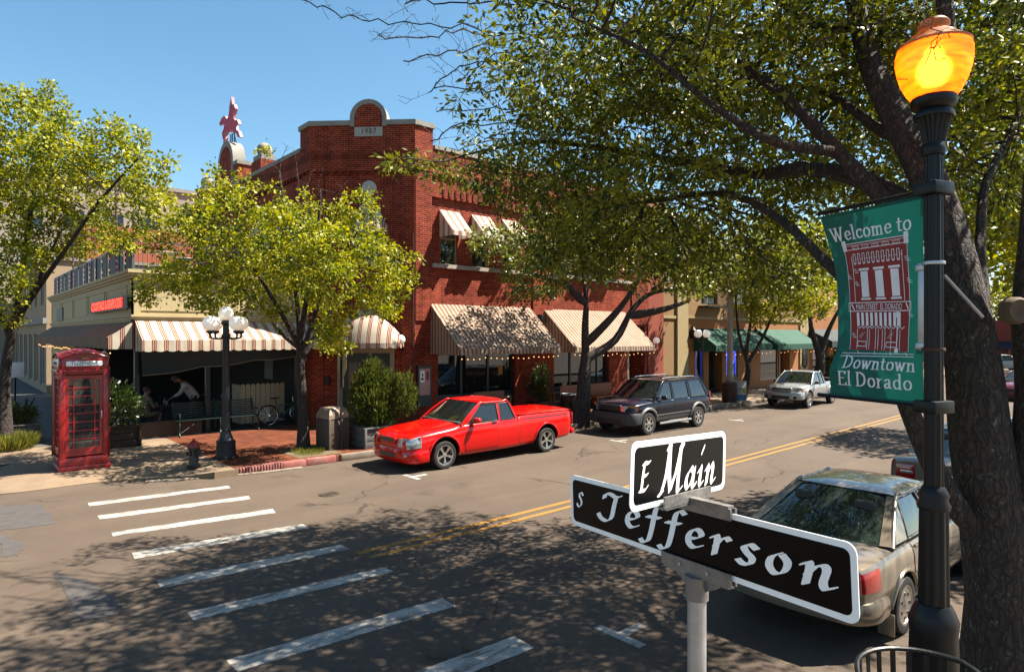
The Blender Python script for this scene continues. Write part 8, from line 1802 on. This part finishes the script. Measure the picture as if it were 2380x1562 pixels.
# ------------------------------------------------------------------ people in the shade of the patio
def skin_body(name, chains, m, parent, sub=2):
    """one continuous surface grown round a jointed skeleton; chains of (point, radius) share joints by position"""
    V = []; R = []; E = []; idx = {}
    def vid(p, r):
        k = tuple(round(c, 3) for c in p)
        if k not in idx: idx[k] = len(V); V.append(p); R.append(r)
        return idx[k]
    for ch in chains:
        ids = [vid(p, r) for p, r in ch]
        E += [(a, b_) for a, b_ in zip(ids[:-1], ids[1:]) if a != b_]
    me = bpy.data.meshes.new(name); me.from_pydata(V, E, []); o = bpy.data.objects.new(name, me); COL.objects.link(o)
    sk = o.modifiers.new('skin', 'SKIN'); sk.use_smooth_shade = True
    for i, r in enumerate(R): q = me.skin_vertices[0].data[i]; q.radius = (r, r) if not isinstance(r, tuple) else r; q.use_root = (i == 0)
    ss = o.modifiers.new('sub', 'SUBSURF'); ss.levels = sub; ss.render_levels = sub
    dg = bpy.context.evaluated_depsgraph_get(); m2 = bpy.data.meshes.new_from_object(o.evaluated_get(dg)); m2.name = name
    o.modifiers.clear(); bpy.data.objects.remove(o); m2.materials.clear(); m2.materials.append(m); m2.polygons.foreach_set('use_smooth', [True] * len(m2.polygons))
    return link(bpy.data.objects.new(name, m2), parent)
SKIN = mat('skin', (.36, .17, .1), .5, var=.1, scale=12); HAIRB = mat('hair_brown', (.05, .028, .014), .7, var=.3, scale=30); SHIRT = mat('white_shirt', (.55, .52, .52), .85, var=.1, scale=6); TROUS = mat('black_trousers', (.012, .012, .014), .85, var=.2); KHAKI = mat('khaki_cloth', (.2, .15, .09), .9, var=.15); SHOE = mat('shoe', (.02, .015, .012), .6)
def person(label, loc, rz, J, shirt, trous, sleeve=1.0, shorts=False):
    """J: joints in the person's own frame, x to their left, -y ahead"""
    t = thing('person', label, 'person', loc, rz); v = lambda k: J[k]
    mid = lambda a, b_, f=.5: tuple(a[i] + (b_[i] - a[i]) * f for i in range(3))
    pel, chest, neck, head = v('pelvis'), v('chest'), v('neck'), v('head'); hd = (Vector(head) - Vector(neck)).normalized()
    ch = [[(pel, .13), (mid(pel, chest), .125), (chest, .145), (neck, .055), (mid(neck, head, .4), .06), (head, .098), (tuple(Vector(head) + hd * .075), .085)]]
    for s in ('l', 'r'):
        sh, el, wr, hp, kn, an, toe = (v(k + s) for k in ('sh', 'el', 'wr', 'hip', 'kn', 'an', 'toe'))
        ch.append([(chest, .145), (sh, .065), (mid(sh, el), .05), (el, .041), (mid(el, wr, .4), .04), (wr, .026)])
        d = (Vector(wr) - Vector(el)).normalized(); p = Vector(wr) + d * .045; sidev = d.cross(Vector((0, 0, 1))); sidev = sidev.normalized() if sidev.length > .1 else Vector((1, 0, 0))
        ch.append([(wr, .026), (tuple(p), .032)])
        for k, (o, L) in enumerate(((-.03, .07), (-.01, .082), (.01, .078), (.028, .062))):
            q = p + sidev * o + d * .035; ch.append([(tuple(p), .032), (tuple(q), .0105), (tuple(q + d * L * .55 + Vector((0, 0, -.008))), .009), (tuple(q + d * L + Vector((0, 0, -.025))), .0075)])
        q = p - sidev * .04 + d * .0; ch.append([(tuple(p), .032), (tuple(q), .012), (tuple(q + d * .04 - sidev * .008 + Vector((0, 0, -.01))), .0095)])
        ch.append([(pel, .13), (hp, .095), (mid(hp, kn), .08), (kn, .058), (mid(kn, an, .35), .056), (an, .036), (mid(an, toe, .4), .036), (toe, .028)])
    skin_body('body', ch, SKIN, t)
    # face: nose, eyes, mouth, ears and hair
    up = hd; fw = Vector(J.get('look', (0, -1, 0))); fw = (fw - up * fw.dot(up)).normalized(); sd = up.cross(fw).normalized(); H = Vector(head) + up * .02
    b = MB(); b.sphere(tuple(H + fw * .105 - up * .01), .016, 8, 6, (1, 1, 1.4)); b.build('nose', SKIN, t)
    for s in (-1, 1):
        b = MB(); b.sphere(tuple(H + fw * .09 + sd * s * .033 + up * .018), .011, 8, 6); b.build('eye', TROUS, t); b = MB(); b.sphere(tuple(H + sd * s * .092 - up * .005), .022, 8, 6, (.5, 1, 1.4)); b.build('ear', SKIN, t)
    b = MB(); b.tube([tuple(H + fw * .094 + sd * x * .024 - up * .05) for x in (-1, 0, 1)], .005, 5); b.build('mouth', mat('lips', (.25, .07, .05), .5), t)
    b = MB(); c_ = H + up * .035 - fw * .018
    b.M = Matrix.Translation(c_) @ Matrix((sd, -fw, up)).transposed().to_4x4(); b.sphere((0, 0, 0), .106, 16, 12, (1, 1.08, .95)); 
    b2 = MB(); keep = [i for i, p in enumerate(b.v)]
    b.f = [f for f in b.f if sum((Vector(b.v[i]) - c_).dot(up) * 1.0 - (Vector(b.v[i]) - c_).dot(fw) * .75 for i in f) / len(f) > -.035]; b.mi = [0] * len(b.f); b.sm = [True] * len(b.f); b.ud = [None] * len(b.f); b.build('hair', HAIRB, t)
    # clothes: the same skeleton a little thicker
    e = .014; cs = [[(mid(pel, chest, -.3), .14 + e), (pel, .15 + e), (mid(pel, chest), .148 + e), (chest, .16 + e), (mid(chest, neck, .72), .085 + e)]]
    for s in ('l', 'r'): sh, el, wr = v('sh' + s), v('el' + s), v('wr' + s); cs.append([(chest, .16 + e), (sh, .067 + e), (mid(sh, el, .5), .054 + e)] + ([(el, .046 + e), (mid(el, wr, .85 * sleeve), .036 + e)] if sleeve > .5 else [(mid(sh, el, .7), .055 + e)]))
    skin_body('shirt', cs, shirt, t)
    ct = [[(mid(pel, chest, .12), .14 + e), (pel, .155 + e)]]
    for s in ('l', 'r'):
        hp, kn, an = v('hip' + s), v('kn' + s), v('an' + s); ct.append([(pel, .155 + e), (hp, .098 + e), (mid(hp, kn), .085 + e), (mid(hp, kn, .9) if shorts else kn, .066 + e)] + ([] if shorts else [(mid(kn, an, .5), .06 + e), (mid(kn, an, .93), .05 + e)]))
    skin_body('trousers', ct, trous, t)
    for s in ('l', 'r'):
        an, toe = Vector(v('an' + s)), Vector(v('toe' + s)); b = MB(); m_ = (an + toe) / 2; d = toe - an; b.box((m_.x, m_.y, .045), (.095, d.length + .13, .085), rz=math.atan2(d.y, d.x) - PI / 2, bev=.035, seg=3); b.build('shoe', SHOE, t)
    return t
# waiter bending over a table, seen from his right: leans towards -x in the picture
J = dict(pelvis=(0, .06, .97), chest=(.0, -.17, 1.32), neck=(0, -.33, 1.47), head=(0, -.45, 1.53), look=(0, -1, -.55), shl=(.19, -.21, 1.36), shr=(-.19, -.21, 1.36), ell=(.22, -.36, 1.1), elr=(-.23, -.1, 1.1), wrl=(.16, -.56, .98), wrr=(-.22, -.02, .86), hipl=(.1, .06, .92), hipr=(-.1, .06, .92), knl=(.11, .0, .5), knr=(-.11, .06, .5), anl=(.11, .08, .08), anr=(-.11, .14, .08), toel=(.12, -.1, .03), toer=(-.12, -.04, .03))
person('person in a white shirt and black trousers leaning over a patio table', (6.1, 22.4, .165), -PI / 2 - .25, J, SHIRT, TROUS)
J = dict(pelvis=(0, .0, .56), chest=(0, -.03, .95), neck=(0, -.06, 1.13), head=(0, -.09, 1.23), look=(0, -1, -.1), shl=(.19, -.03, 1.02), shr=(-.19, -.03, 1.02), ell=(.25, -.12, .76), elr=(-.25, -.12, .76), wrl=(.14, -.35, .78), wrr=(-.14, -.35, .78), hipl=(.1, -.02, .53), hipr=(-.1, -.02, .53), knl=(.13, -.44, .55), knr=(-.13, -.44, .55), anl=(.13, -.4, .08), anr=(-.13, -.36, .08), toel=(.14, -.57, .03), toer=(-.14, -.53, .03))
person('seated person in a tan top and shorts at the patio table behind the park bench', (4.65, 22.02, .165), .4 + PI / 2, J, KHAKI, KHAKI, sleeve=.4, shorts=True)
for o in list(COL.objects):                            # small bits of writing and hardware carry no extra labels
    if o.parent is not None and 'category' in o: del o['category']
